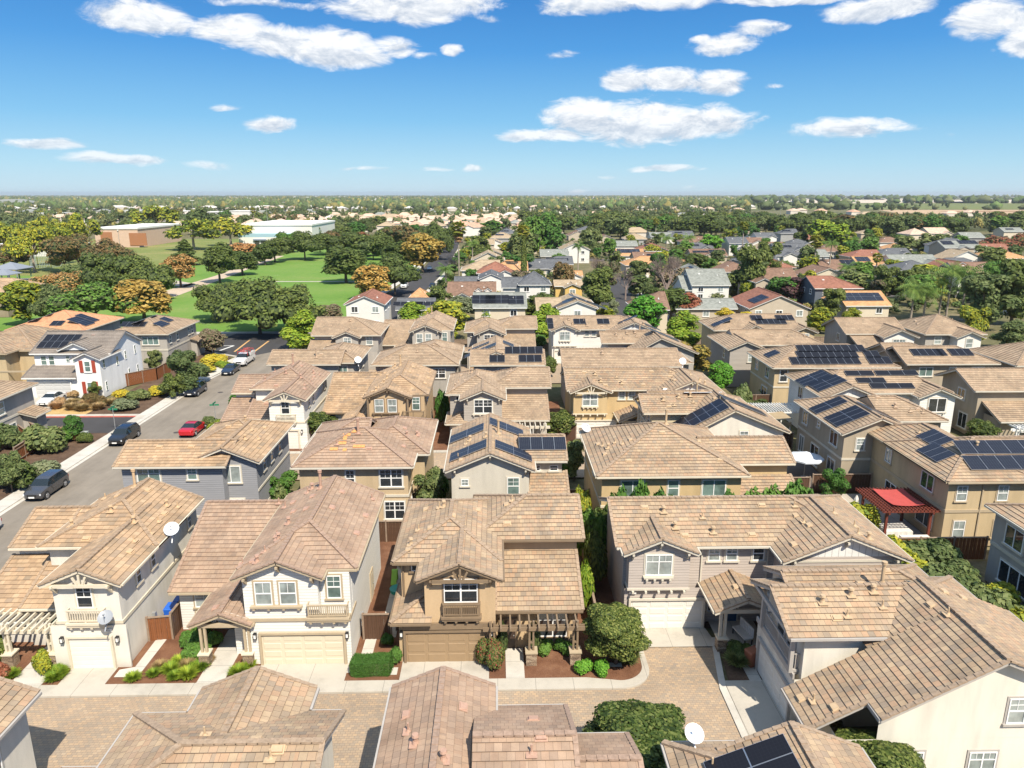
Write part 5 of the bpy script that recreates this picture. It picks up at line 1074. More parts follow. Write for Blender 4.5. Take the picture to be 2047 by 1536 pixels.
h.win('S',64,113.2,4.6,2.0,1.4,'slg',GL_B); h.corbels(63.2,64.8,113.2,3.6,3); h.win('W',56.9,119,4.6,1.,1.3,'sl',GL_D); h.done()
h=House('beige fronted hip-roofed house at the right end of the back row',(72,115,0),S_GREY,TD,OFFW)
h.gable(69.4,78.5,115.2,125.5,5.75,'x',P,.5,.4,'hh'); h.gable(73.4,77.2,113.2,118,5.6,'y',P,.45,.4,'go',m=SD_WHITE); h.win('S',75.3,113.2,4.6,1.1,1.5,'dh1',GL_B); h.win('S',71.4,115.2,4.7,1.1,1.2,'dh1',GL_B)
h.vents([(70.6,120,'box'),(71,121.5,'box'),(76,119.5,'pipe')]); h.done()
# ---- left of the street
SHR=flat('shutter_red',lin(.34,.06,.035),.5,.08,4)
h=House('bright white house with dark red shutters, white car on its driveway',(-57,103,0),S_BWHITE,TG,WHITE,gut=WHITE)
h.gable(-65.3,-54.7,103.2,112.4,5.8,'x',.46,.4,.35,'gg'); h.gable(-58.1,-54.7,100.3,106,5.6,'y',.46,.4,.4,'go')
h.gable(-61.2,-57.4,103.0,107.5,6.35,'y',.46,.4,.3,'go',wall=False); h.tri([(-61.3,103.1,6.25),(-57.3,103.1,6.25),(-59.3,103.1,7.3)])
h.shed(-65.6,-58.2,100.2,103.4,2.9,4.1); h.box(-65.3,-58.1,100.7,103.3,2.9)
h.win('S',-56.4,100.3,4.5,.8,1.5,'dh1',GL_G); h.win('S',-56.4,100.3,1.5,.8,1.5,'dh1',GL_G)
for z in(4.5,1.5):
    for dx in(-.85,.85): q=MB(h.o); q.box(-56.4+dx-.24,-56.4+dx+.24,100.22,100.29,z-.85,z+.85); q.build('shutter',SHR,h.e)
for x in(-64,-62.9): h.win('S',x,103.2,4.75,.8,1.3,'dh1',GL_G,None)
for x in(-60.6,-59.7): h.win('S',x,103.2,4.95,.55,.9,'dh1',GL_G,None)
for y,z in((101.3,4.7),(105,4.3),(107.5,4.6),(110.5,4.8),(101.3,1.5),(108,1.8),(110.7,1.8)): h.win('E',-54.7,y,z,.55,1.3,'dh1',GL_G,None)
h.garage('S',-61.7,100.68,4.88,2.2,4,4,flat('garage_grey_white',lin(.50,.50,.49),.5)); h.solar(-62.6,106.1,5,1); h.solar(-63.2,104.6,4,1); h.vents([(-58.6,106.9,'box')]); h.done()
h=House('grey-beige hip-roofed house with black solar panels behind the white house',(-57,123,0),S_GREY,TD,OFFW)
h.gable(-62.2,-53.2,118.2,130.2,5.75,'y',.36,.5,.4,'hh'); h.band(-62.2,-53.2,118.2,130.2,2.95,'SE',.25); h.win('S',-55.8,118.2,4.6,2.6,1.3,'tri',GL_G); h.win('S',-61,118.2,4.6,1.,1.3,'sl',GL_G)
for y in(119.5,122.3,127,128.4): h.win('E',-53.2,y,4.6,.7,1.2,'dh1',GL_G)
h.solar(-59.3,120.6,4,1); h.solar(-58.8,122.3,4,1); h.solar(-58,124,2,1); h.solar(-55.3,121.6,3,1); h.solar(-55.8,124.8,2,1); h.shed(-53.2,-51.8,127,131,2.8,3.2,'E'); h.box(-53.2,-52.2,127.4,130.6,2.8); h.done()
h=House('hip-roofed house with orange tiles and black solar panels',(-74,127,0),S_GREY,TO,CREAMT)
h.gable(-80.5,-68.3,122,134,5.75,'x',.36,.5,.4,'hh'); h.solar(-76.4,127.2,3,1); h.solar(-77.6,125.2,3,1); h.solar(-73.4,123.6,2,1); h.solar(-70.6,127.6,2,2); h.solar(-70.2,124.8,3,2); h.done()
h=House('tan house at the left edge beside the white shuttered house',(-71,110,0),S_BUFF,TC,TANT)
h.gable(-80,-69.6,103.6,112.5,5.75,'x',P,.5,.4,'hh'); h.gable(-78,-67.0,106.5,119,5.6,'y',P,.5,.4,'hh'); h.band(-78,-67,103.6,119,2.95,'SE',.25); h.win('E',-67,109,4.4,1.2,1.2,'dh1',GL_B); h.done()
h=House('grey house at the left edge with triple windows beside the wooden fence',(-55,80,0),S_GREY,TD,OFFW)
h.gable(-68,-55.0,74.5,85.6,5.75,'x',.36,.5,.4,'hh'); h.band(-68,-55,74.5,85.6,2.95,'E',.25)
h.shed(-55,-53.0,82.4,85.2,2.75,3.3,'E',rk='NS'); h.box(-55,-53.4,83.0,84.8,2.75)
h.win('E',-55,80.6,1.6,2.2,1.5,'tri',GL_G); h.win('E',-55,77.2,1.6,1.7,1.5,'sl',GL_G); h.win('E',-55,79.6,4.5,1.2,1.4,'dh1',GL_G); h.done()
h=House('brown house at the far left edge beyond the shuttered house',(-118,175,0),S_BROWNY,TA,TANT,step=False)
h.gable(-128,-112.4,171,180,5.9,'x',P,.6,.4,'hh'); h.gable(-126,-113,178,186,5.9,'x',P,.6,.4,'hh'); h.win('E',-112.4,173,4.5,1.2,1.2,'sl'); h.win('E',-112.4,177,4.5,1.2,1.2,'sl'); h.done()
# ================================================================== trees and plants
import numpy as np
def leafmat(name,cols,tr=.3):
    cols=[tuple(min(.8,k*(1.5 if max(c[:3])<.2 else 1.1)) for k in c[:3])+(1,) for c in cols]
    m,nt,N,L,b=newmat(name); geo=N.new('ShaderNodeNewGeometry'); oi=N.new('ShaderNodeObjectInfo')
    r=ramp(N,[(i/(len(cols)-1),c) for i,c in enumerate(cols)]); L.new(geo.outputs['Random Per Island'],r.inputs[0])
    hs=N.new('ShaderNodeHueSaturation'); L.new(r.outputs[0],hs.inputs['Color']); 
    mr=N.new('ShaderNodeMapRange'); L.new(oi.outputs['Random'],mr.inputs[0]); mr.inputs[3].default_value=.80; mr.inputs[4].default_value=1.25; L.new(mr.outputs[0],hs.inputs['Value'])
    mr2=N.new('ShaderNodeMapRange'); L.new(oi.outputs['Random'],mr2.inputs[0]); mr2.inputs[3].default_value=.515; mr2.inputs[4].default_value=.485; L.new(mr2.outputs[0],hs.inputs['Hue'])
    L.new(hs.outputs[0],b.inputs['Base Color']); b.inputs['Roughness'].default_value=.6; b.inputs['Specular IOR Level'].default_value=.25
    t=N.new('ShaderNodeBsdfTranslucent'); L.new(hs.outputs[0],t.inputs[0]); ms=N.new('ShaderNodeMixShader'); ms.inputs[0].default_value=tr
    L.new(b.outputs[0],ms.inputs[1]); L.new(t.outputs[0],ms.inputs[2]); L.new(ms.outputs[0],N['Material Output'].inputs[0]); return m
LM={'ever':leafmat('leaf_evergreen',[lin(.022,.036,.009),lin(.045,.068,.014),lin(.08,.105,.022),lin(.16,.175,.05)]),
 'dark':leafmat('leaf_dark_green',[lin(.045,.065,.016),lin(.078,.105,.024),lin(.12,.145,.036)]),
 'olive':leafmat('leaf_olive',[lin(.05,.075,.025),lin(.095,.125,.04),lin(.14,.16,.06)]),
 'green':leafmat('leaf_green',[lin(.04,.095,.018),lin(.07,.15,.025),lin(.11,.20,.04)]),
 'bright':leafmat('leaf_bright_green',[lin(.05,.17,.018),lin(.09,.25,.025),lin(.15,.33,.04)]),
 'lime':leafmat('leaf_lime',[lin(.13,.22,.025),lin(.22,.32,.03),lin(.34,.38,.045)]),
 'gold':leafmat('leaf_gold',[lin(.25,.17,.04),lin(.40,.27,.06),lin(.48,.35,.10)]),
 'orange':leafmat('leaf_orange',[lin(.30,.16,.055),lin(.42,.24,.08),lin(.46,.31,.12)]),
 'ygreen':leafmat('leaf_yellow_green',[lin(.10,.15,.025),lin(.26,.28,.03),lin(.42,.39,.035)]),
 'brown':leafmat('leaf_bronze',[lin(.07,.055,.022),lin(.13,.09,.035),lin(.18,.12,.05)]),
 'rust':leafmat('leaf_rust',[lin(.16,.06,.03),lin(.26,.10,.05),lin(.30,.15,.08)]),
 'plum':leafmat('leaf_plum',[lin(.035,.02,.022),lin(.07,.035,.038),lin(.10,.055,.05)]),
 'rose':leafmat('leaf_rose',[lin(.03,.06,.018),lin(.05,.085,.02),lin(.07,.10,.025),lin(.09,.12,.03),lin(.11,.13,.035),lin(.13,.14,.04),lin(.14,.10,.04),lin(.22,.10,.06),lin(.42,.05,.06)]),
 'palm':leafmat('leaf_palm',[lin(.06,.11,.025),lin(.11,.18,.04),lin(.19,.25,.06)]),
 'palmy':leafmat('leaf_fan_palm',[lin(.14,.17,.03),lin(.26,.28,.05),lin(.40,.36,.08)]),
 'dry':leafmat('leaf_dry',[lin(.30,.19,.08),lin(.42,.30,.14),lin(.36,.26,.15)]),
 'yell':leafmat('leaf_yellow',[lin(.42,.34,.03),lin(.55,.45,.04),lin(.34,.34,.05)]),
 'grey':leafmat('leaf_grey_green',[lin(.10,.12,.06),lin(.17,.19,.10),lin(.24,.25,.14)]),
 'mauve':leafmat('leaf_mauve',[lin(.12,.10,.06),lin(.20,.15,.10),lin(.10,.12,.05)])}
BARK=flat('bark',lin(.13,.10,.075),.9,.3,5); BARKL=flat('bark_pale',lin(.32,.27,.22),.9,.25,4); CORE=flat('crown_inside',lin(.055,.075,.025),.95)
TWIG=flat('bare_twig',lin(.26,.20,.17),.95,.2,4)
def leafcloud(clumps,n,size,seed,up=.35,asp=.6,shell=.72,droop=0.):
    rg=np.random.RandomState(seed); C_=np.array([c[:3] for c in clumps],float); Rr=np.array([c[3:6] for c in clumps],float)
    w=(Rr[:,0]*Rr[:,1]+Rr[:,0]*Rr[:,2]+Rr[:,1]*Rr[:,2]); k=rg.choice(len(clumps),n,p=w/w.sum())
    d=rg.normal(size=(n,3)); d/=np.linalg.norm(d,axis=1)[:,None]; d[:,2]=np.where(d[:,2]<-.55,-d[:,2],d[:,2])
    rad=shell+(1.06-shell)*rg.rand(n)**.6; P_=C_[k]+d*Rr[k]*rad[:,None]
    nn=d/Rr[k]; nn/=np.linalg.norm(nn,axis=1)[:,None]; nn=nn+rg.normal(size=(n,3))*.38; nn[:,2]+=up; nn/=np.linalg.norm(nn,axis=1)[:,None]
    a=np.cross(nn,rg.normal(size=(n,3))); a/=np.linalg.norm(a,axis=1)[:,None]; b=np.cross(nn,a)
    s=size*(.6+.8*rg.rand(n))[:,None]; 
    V=np.stack([P_-a*s,P_-b*s*asp,P_+a*s,P_+b*s*asp],1).reshape(-1,3); return V
def meshVF(name,V,quads,mat,extra=None):
    me=D.meshes.new(name); nv=len(V); nf=quads
    if extra is not None:
        V2,F2=extra; V=np.concatenate([V,V2]); 
    me.vertices.add(len(V)); me.vertices.foreach_set('co',V.astype(np.float32).ravel())
    idx=np.arange(nf*4); nl=nf*4
    if extra is not None: F2=(F2+nv); idx=np.concatenate([idx,F2.ravel()]); nt=len(F2)
    else: nt=0
    me.loops.add(len(idx)); me.loops.foreach_set('vertex_index',idx.astype(np.int32))
    st=np.concatenate([np.arange(nf)*4,nl+np.arange(nt)*3]); tot=np.concatenate([np.full(nf,4),np.full(nt,3)])
    me.polygons.add(nf+nt); me.polygons.foreach_set('loop_start',st.astype(np.int32)); me.polygons.foreach_set('loop_total',tot.astype(np.int32))
    me.materials.append(mat)
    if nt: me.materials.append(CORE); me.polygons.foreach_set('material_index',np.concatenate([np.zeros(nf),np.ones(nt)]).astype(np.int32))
    me.update(calc_edges=True); return me
_bm=bmesh.new(); bmesh.ops.create_icosphere(_bm,subdivisions=2,radius=1); _bm.verts.ensure_lookup_table()
ICO_V=np.array([v.co[:] for v in _bm.verts]); ICO_F=np.array([[v.index for v in f.verts] for f in _bm.faces]); _bm.free()
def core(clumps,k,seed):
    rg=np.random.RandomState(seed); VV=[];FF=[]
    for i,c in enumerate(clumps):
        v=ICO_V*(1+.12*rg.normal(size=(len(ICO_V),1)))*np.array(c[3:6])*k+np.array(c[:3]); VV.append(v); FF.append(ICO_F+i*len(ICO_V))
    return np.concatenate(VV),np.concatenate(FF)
def clumps_for(shape,seed):
    """unit-height trees: total height 1, returns clumps and trunk skeleton top"""
    g=random.Random(seed); c=[]
    if shape=='round':
        c.append((0,0,.56,.30,.30,.36))
        for i in range(30): a=g.uniform(0,6.28); e=g.uniform(-1.0,1.35); r=g.uniform(.22,.32); c.append((math.cos(a)*math.cos(e)*r,math.sin(a)*math.cos(e)*r,.56+math.sin(e)*.33*r/.27,)+(g.uniform(.07,.14),)*2+(g.uniform(.07,.13),))
    elif shape=='spread':
        c.append((0,0,.55,.42,.42,.30))
        for i in range(24): a=g.uniform(0,6.28); r=g.uniform(.0,.5)**.8; c.append((math.cos(a)*r,math.sin(a)*r,g.uniform(.30,.85-.8*r*r))+(g.uniform(.13,.22),)*2+(g.uniform(.12,.19),))
    elif shape=='umbrella':
        for i in range(26): a=g.uniform(0,6.28); r=g.uniform(.05,.58); c.append((math.cos(a)*r,math.sin(a)*r,.76-.55*r*r+g.uniform(-.26,.06))+(g.uniform(.11,.18),)*2+(g.uniform(.11,.17),))
    elif shape=='tall':
        c.append((0,0,.55,.2,.2,.40))
        for i in range(18): z=g.uniform(.16,.92); a=g.uniform(0,6.28); r=.17*(1.1-abs(z-.5)); c.append((math.cos(a)*r,math.sin(a)*r,z)+(g.uniform(.08,.13),)*2+(g.uniform(.09,.14),))
    elif shape=='cone':
        for i in range(16): z=.15+.8*i/16; a=g.uniform(0,6.28); r=.10*(1-z)+.02; w=.27*(1.02-z)+.03; c.append((math.cos(a)*r,math.sin(a)*r,z,w,w,.08))
    elif shape=='flame':
        for i in range(14): z=.15+.75*i/14; a=g.uniform(0,6.28); w=.22*math.sin(math.pi*min(1,(z+.12)*.86))+.03; r=w*.5; c.append((math.cos(a)*r,math.sin(a)*r,z,w*.8,w*.8,.11))
    elif shape=='cypress':
        for i in range(9): z=.08+.84*i/9; w=.055*(1.15-abs(z-.4)); c.append((0,0,z,w,w,.10))
    elif shape=='irregular':
        c.append((0,0,.5,.2,.2,.34))
        for i in range(18): a=g.uniform(0,6.28); r=g.uniform(.05,.32); z=g.uniform(.18,.9); c.append((math.cos(a)*r,math.sin(a)*r,z)+(g.uniform(.09,.18),)*2+(g.uniform(.09,.17),))
    elif shape=='bush':
        for i in range(10): a=g.uniform(0,6.28); r=g.uniform(.0,.45); c.append((math.cos(a)*r,math.sin(a)*r,.45-.3*r)+(g.uniform(.25,.4),)*2+(g.uniform(.25,.42),))
    if shape!='cypress':
        k=.98/max(q[2]+q[5] for q in c); c=[(q[0],q[1],q[2]*k,q[3],q[4],q[5]*k) for q in c]
    return c
def trunkmesh(clumps,shape,mat,r0=.022,seed=0):
    g=random.Random(seed+5); m=MB(); zt=min(c[2] for c in clumps)*.9 if shape not in('cone','cypress') else .3
    zt=max(zt,.22); m.cyl((0,0,-.02),r0*1.25,zt+.02,8,r0*.85)
    tops=sorted(clumps,key=lambda c:-c[2]-g.random()*.3)[:9]
    for c in tops:
        p=Vector((0,0,zt*.92)); q=Vector(c[:3]); mid=(p+q)/2+Vector((g.uniform(-.03,.03),g.uniform(-.03,.03),.03)); 
        m.cyl(p,r0*.55,(mid-p).length,6,r0*.4,axis=mid-p); m.cyl(mid,r0*.4,(q-mid).length,5,r0*.15,axis=q-mid)
    return m.mesh('trunk',mat)
_tp={}
def tproto(shape,mat,n,size,seed,bark=None):
    k=(shape,mat,n,size,seed)
    if k not in _tp:
        c=clumps_for(shape,seed); V=leafcloud(c,n,size,seed,shell=.7); 
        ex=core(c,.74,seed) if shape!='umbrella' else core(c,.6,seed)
        _tp[k]=(meshVF('crown',V,n,LM[mat],ex),trunkmesh(c,shape,bark or (BARKL if shape=='umbrella' else BARK),seed=seed,r0=.03 if shape=='umbrella' else .022))
    return _tp[k]
_tr=random.Random(77)
def tree(x,y,h,w,shape,mat,label,group=None,lod=1,cat='tree',name='broadleaf_tree',z=0,rz=None,bark=None,seed=None):
    n,size={0:(26000,.0165),1:(3600,.030),2:(1300,.045),3:(520,.07)}[lod]
    if shape in('bush',): n,size={0:(9000,.045),1:(2600,.075),2:(900,.11),3:(300,.2)}[lod]
    if seed is None: seed=_tr.randint(0,2 if lod else 0)
    cr,tk=tproto(shape,mat,n,size,seed,bark)
    if name=='broadleaf_tree': name={'spread':'spreading_tree','flame':'flame_crown_tree','cone':'conifer_tree','cypress':'cypress_tree','umbrella':'umbrella_tree','irregular':'garden_tree','tall':'tall_tree'}.get(shape,name)  # tree names follow the crown shape alone, species not identified
    o=empty(name,(x,y,z),label,cat,group,rz=_tr.uniform(0,6.28) if rz is None else rz)
    # natural crown half width of the unit shapes
    nat={'round':.38,'spread':.62,'umbrella':.66,'tall':.28,'cone':.26,'flame':.26,'cypress':.07,'irregular':.42,'bush':.70}[shape]
    s=w/2/nat; o.scale=(s,s,h)
    inst(cr,'crown' if cat=='tree' else 'foliage',o); 
    if shape!='bush': inst(tk,'trunk',o)
    return o
# ---- palms
def frond_mesh(kind,mat,seed):
    g=random.Random(seed); m=MB(); nf=26 if kind=='feather' else 46
    for i in range(nf):
        a=6.28*i/nf*1.618*3; el=g.uniform(-.5,1.1) if kind=='feather' else g.uniform(-1.1,1.2); L=g.uniform(.85,1.05)
        d=Vector((math.cos(a),math.sin(a),0)); p=Vector((0,0,0)); dirv=(d*math.cos(el)+Vector((0,0,math.sin(el)))).normalized(); side=d.cross(Vector((0,0,1)))
        seg=6; pts=[p.copy()]
        for s_ in range(seg): dirv=(dirv+Vector((0,0,-.20 if kind=='feather' else -.06))).normalized(); p=p+dirv*L/seg; pts.append(p.copy())
        if kind=='feather':
            for s_ in range(seg):
                for t in (0,.5):
                    b0=pts[s_].lerp(pts[s_+1],t); w=.26*math.sin(math.pi*min(.97,(s_+t+1.2)/(seg+1.2)))+.04
                    for sg in(-1,1):
                        tip=b0+side*sg*w+dirv*.10+Vector((0,0,-w*.55)); q=(pts[s_+1]-pts[s_])*.30
                        m.poly([b0,b0+q,tip])
        else:
            c=pts[3]; 
            for j in range(11):
                an=(j-5)*.26; q=(pts[4]-pts[3]).normalized(); v=(q*math.cos(an)+side*math.sin(an)); tip=c+v*.42+Vector((0,0,-.06*abs(j-5)*.5)); e=v.cross(Vector((0,0,1))).normalized()*.075; m.poly([c,c+v*.22+e,tip,c+v*.22-e])
            m.beam(pts[0],c,.02,.02)
    return m.mesh('fronds',mat)
_pm={}
def palm(x,y,h,r,kind,label,group=None,skirt=False):
    k=(kind,skirt)
    if k not in _pm:
        t=MB(); t.cyl((0,0,0),.30,.25,9,.2); 
        for i in range(8): t.cyl((0,0,.2+i),.2-.01*i,1.02,9,.185-.01*i)
        _pm[k]=(frond_mesh(kind,LM['palm' if kind=='feather' else 'palmy'],3),t.mesh('trunk',BARKL),frond_mesh('fan',LM['dry'],9))
    f,t,sk=_pm[k]; o=empty('palm_tree',(x,y,0),label,'tree',group,rz=_tr.uniform(0,6))
    q=inst(t,'trunk',o); q.scale=(1.3,1.3,(h-r*.35)/8.2); c=inst(f,'crown',o,(0,0,h-r*.35)); c.scale=(r,r,r)
    if skirt: c=inst(sk,'dead_fronds',o,(0,0,h-r*.9)); c.scale=(r*.6,r*.6,r*.9)
    return o
def baretree(x,y,h,w,label,mat=TWIG,group=None,seed=1):
    m=MB(); g=random.Random(seed)
    def br(p,d,L,r,dep):
        q=p+d*L; m.cyl(p,r,L,5 if dep>1 else 3,r*.6,axis=d)
        if dep==0: return
        for _ in range(4 if dep>2 else 5):
            nd=(d+Vector((g.uniform(-1,1),g.uniform(-1,1),g.uniform(-.25,.75)))*.85).normalized(); br(p+d*L*g.uniform(.55,1),nd,L*g.uniform(.5,.8),r*.5,dep-1)
    br(Vector((0,0,0)),Vector((0,0,1)),.33,.022,5)
    xs=[v[2] for v in m.v]; me=m.mesh('branches',mat); o=empty('bare_tree',(x,y,0),label,'tree',group); s=h/max(xs); c=inst(me,'branches',o); wx=max(abs(v[0]) for v in m.v); c.scale=(w/2/wx,w/2/wx,s); return o
def grasstuft(mat,n,seed,spread=1.,h=1.):
    rg=np.random.RandomState(seed); a=rg.rand(n)*6.283; r=rg.rand(n)**.7; base=np.stack([np.cos(a)*r*.25,np.sin(a)*r*.25,np.zeros(n)],1); out=np.stack([np.cos(a),np.sin(a),np.zeros(n)],1)
    L=h*(.6+.5*rg.rand(n))[:,None]; tip=base+out*spread*(.25+.75*rg.rand(n))[:,None]*.5+np.array([0,0,1])*L*(1-.5*r[:,None]); mid=(base+tip)/2+np.array([0,0,.18])*L; s=np.stack([-np.sin(a),np.cos(a),np.zeros(n)],1)*.007*(1+rg.rand(n))[:,None]*1.6
    V=np.stack([base-s,base+s,mid+s,mid-s,mid-s,mid+s,tip+s*.2,tip-s*.2],1).reshape(-1,3); return meshVF('blades',V,2*n,LM[mat])
# ================================================================== cars
TYRE=flat('tyre_rubber',lin(.02,.02,.02),.8); RIM=flat('rim_alloy',lin(.45,.46,.48),.3,metal=.8); CGL=flat('car_glass',lin(.012,.018,.022),.05,spec=.8); HLG=flat('headlight_glass',lin(.70,.72,.74),.1,spec=.8); TLG=flat('taillight_red',lin(.35,.015,.012),.2)
def paint(name,c,ro=.22):
    m,nt,N,L,b=newmat(name); b.inputs['Base Color'].default_value=c; b.inputs['Roughness'].default_value=ro; b.inputs['Coat Weight'].default_value=.8; b.inputs['Coat Roughness'].default_value=.05; b.inputs['Metallic'].default_value=.15; return m
# profile stations: (t along length 0=nose, halfwidth, z_bottom, z_belt, z_top, top halfwidth)
CARP={'suv':[(0,.62,.42,.78,.80,.58),(.03,.80,.30,.86,.90,.72),(.10,.88,.26,.96,1.00,.78),(.24,.92,.24,1.04,1.10,.80),(.27,.92,.24,1.05,1.14,.80),(.38,.92,.24,1.06,1.64,.66),(.50,.92,.24,1.07,1.72,.68),(.70,.92,.24,1.08,1.73,.68),(.88,.91,.26,1.10,1.68,.66),(.955,.88,.30,1.10,1.25,.74),(1,.74,.44,.95,1.0,.68)],
 'sedan':[(0,.60,.36,.62,.64,.55),(.03,.78,.25,.70,.74,.68),(.12,.86,.2,.80,.84,.76),(.27,.89,.2,.90,.95,.76),(.30,.89,.2,.91,.98,.76),(.43,.89,.2,.92,1.36,.60),(.55,.89,.2,.93,1.44,.60),(.68,.89,.2,.94,1.40,.59),(.82,.88,.2,.97,1.06,.70),(.95,.84,.25,.96,1.0,.72),(1,.70,.40,.82,.86,.64)],
 'van':[(0,.70,.4,.85,.9,.66),(.03,.86,.3,1.0,1.05,.8),(.12,.94,.28,1.15,1.22,.84),(.15,.95,.28,1.2,1.3,.84),(.26,.96,.28,1.25,2.1,.8),(.35,.96,.28,1.28,2.3,.84),(.7,.96,.28,1.28,2.35,.85),(.95,.96,.28,1.28,2.33,.85),(1,.94,.34,1.25,2.25,.82)],
 'truck':[(0,.74,.5,.95,1.0,.7),(.03,.88,.4,1.1,1.14,.8),(.12,.95,.36,1.2,1.24,.84),(.24,.96,.34,1.26,1.32,.84),(.27,.96,.34,1.27,1.36,.84),(.36,.96,.34,1.28,1.88,.7),(.50,.96,.34,1.28,1.95,.72),(.56,.96,.34,1.28,1.9,.72),(.565,.96,.34,1.28,1.30,.88),(.97,.96,.38,1.3,1.32,.88),(1,.94,.42,1.2,1.25,.86)]}
def carthing(kind,L,mat,loc,heading,label,group=None,name='parked_car',plate=True,cat='car'):
    """heading: angle of the nose direction; origin under the middle"""
    st=CARP[kind]; o=empty(name,loc,label,cat,group,rz=heading+math.pi/2)   # local nose = -y
    body=MB(); gls=MB(); rings=[]
    for (t,hw,zb,zl,zt,tw) in st:
        y=-L/2+t*L; rings.append([(-hw*.9,y,zb),(-hw,y,zb+.12),(-hw,y,(zb+zl)/2+.08),(-hw*.97,y,zl),(-tw,y,zt-.03),(-tw*.85,y,zt),(tw*.85,y,zt),(tw,y,zt-.03),(hw*.97,y,zl),(hw,y,(zb+zl)/2+.08),(hw,y,zb+.12),(hw*.9,y,zb)])
    for i in range(len(st)-1):
        a,b=rings[i],rings[i+1]; ga=st[i][4]-st[i][3]; gb=st[i+1][4]-st[i+1][3]; cabin=(ga>.2 or gb>.2); full=(ga>.2 and gb>.2)
        for j in range(11):
            q=[a[j],b[j],b[j+1],a[j+1]]
            g_=(full and j in(3,7) and not(kind=='van' and i>4)) or (cabin and not full and j in(3,4,5,6,7) and not(kind=='truck' and 7<=i) and not(kind=='van' and i>5))
            (gls if g_ else body).poly(q)
    body.poly(rings[0]); body.poly(rings[-1][::-1])
    bo=body.build('body',mat,o,smooth=False); 
    try:
        md=bo.modifiers.new('bevel','BEVEL'); md.width=.035; md.segments=2; md.limit_method='ANGLE'; md.angle_limit=R(25)
    except Exception: pass
    # join vertices so that the bevel works
    bm=bmesh.new(); bm.from_mesh(bo.data); bmesh.ops.remove_doubles(bm,verts=bm.verts,dist=.001); bmesh.ops.recalc_face_normals(bm,faces=bm.faces); bm.to_mesh(bo.data); bm.free()
    gls.build('windows',CGL,o)
    r=.37 if kind in('suv','truck','van') else .33
    if 'wheel' not in _vc:
        w=MB(); w.cyl((-.11,0,0),1,.22,20,axis=(1,0,0)); rm=MB(); rm.cyl((.105,0,0),.66,.02,16,axis=(1,0,0)); 
        for k in range(5): a=k*1.257; rm.beam((.135,0,0),(.135,.62*math.cos(a),.62*math.sin(a)),.14,.03,up=(1,0,0))
        rm.cyl((.12,0,0),.12,.03,8,axis=(1,0,0)); _vc['wheel']=(w.mesh('wheel',TYRE),rm.mesh('rim',RIM))
    hw=max(s[1] for s in st)
    for sx in(-1,1):
        for t in(.18,.80):
            q=inst(_vc['wheel'][0],'wheel',o,(sx*(hw-.10),-L/2+t*L,r),0,(1,r,r)); q2=inst(_vc['wheel'][1],'rim',q); 
            if sx<0: q.rotation_euler=(0,0,math.pi)
            # arch
        m=MB(); zz=st[1][3]-.13; m.box(-.17,.17,-.03,.03,-.07,.07); inst(m.mesh('headlight',HLG),'headlight',o,(sx*st[1][1]*.80,-L/2+.02*L,zz))
        m=MB(); m.box(-.12,.12,-.03,.03,-.13,.13); inst(m.mesh('taillight',TLG),'taillight',o,(sx*st[-1][1]*.92,L/2-.015*L,st[-1][3]-.08))
        m=MB(); m.box(-.09,.09,-.05,.05,-.07,.07); inst(m.mesh('mirror',mat),'mirror',o,(sx*(hw+.07),-L/2+.33*L,st[3][3]+.05))
    m=MB(); m.box(-.42,.42,-.02,.02,-.10,.10); inst(m.mesh('grille',BLKM),'grille',o,(0,-L/2-.0,st[0][3]-.12))
    m=MB(); m.box(-.26,.26,-.02,.02,-.07,.07); 
    if plate: inst(m.mesh('licence_plate',WHITE),'licence_plate',o,(0,-L/2-.03,st[0][2]+.1))
    ar=MB()
    for sx in(-1,1):
        for t in(.18,.80): ar.cyl((sx*(hw-.012)-.01,-L/2+t*L,r),r*1.18,.02,18,axis=(1,0,0))
    ar.build('wheel_arch',BLKM,o)
    return o
N90=math.pi/2
PD=paint('paint_charcoal',lin(.055,.055,.06)); PN=paint('paint_navy',lin(.012,.018,.035)); PK=paint('paint_black',lin(.012,.012,.014)); PW=paint('paint_white',lin(.72,.72,.72),.3); PR=paint('paint_red',lin(.50,.01,.02)); PS=paint('paint_silver',lin(.4,.42,.45)); PGc=paint('paint_green',lin(.08,.28,.09)); PRD=paint('paint_maroon',lin(.12,.01,.015))
SO=-N90
for(x,y,kd,L_,mt,hd,lb) in((-42.85,66.4,'suv',4.8,PD,SO,'charcoal grey hatchback wagon parked at the kerb, nearest dark car on the left street'),
  (-42.9,81.7,'suv',4.7,PK,SO,'black boxy SUV with roof rack parked at the kerb beside the side street'),
  (-42.8,102.3,'suv',4.5,PN,SO,'dark navy compact SUV parked at the kerb opposite the wooden fence'),
  (-42.2,115.0,'sedan',4.7,PN,SO,'dark navy sedan parked at the kerb just in front of the white pickup'),
  (-36.2,84.6,'sedan',4.7,PR,N90,'bright red coupe parked on the right side of the street, facing away'),
  (-60.4,97.8,'sedan',4.6,PW,SO,'white sedan on the driveway of the white house'),
  (-43.0,56.6,'sedan',4.6,PW,SO,'white car cut off by the left edge of the photo'),
  (-24.6,279,'sedan',4.6,PW,SO,'white car driving in the middle of the far street'),(-18.9,222,'suv',4.6,PN,SO,'dark blue car parked on the right side of the far street'),
  (-26.8,392,'suv',4.6,PS,SO,'silver car parked far up the street on the left'),(-17.6,205,'sedan',4.6,PW,SO,'white car half hidden behind the solar-roofed house'),(-20.9,437,'sedan',4.6,PRD,0,'maroon car at the far end of the street')):
    c=carthing(kd,L_,mt,(x,y,0 if y<130 and x>-50 else .03),hd,lb)
    c.location.z=-.03 if x>-50 else .05
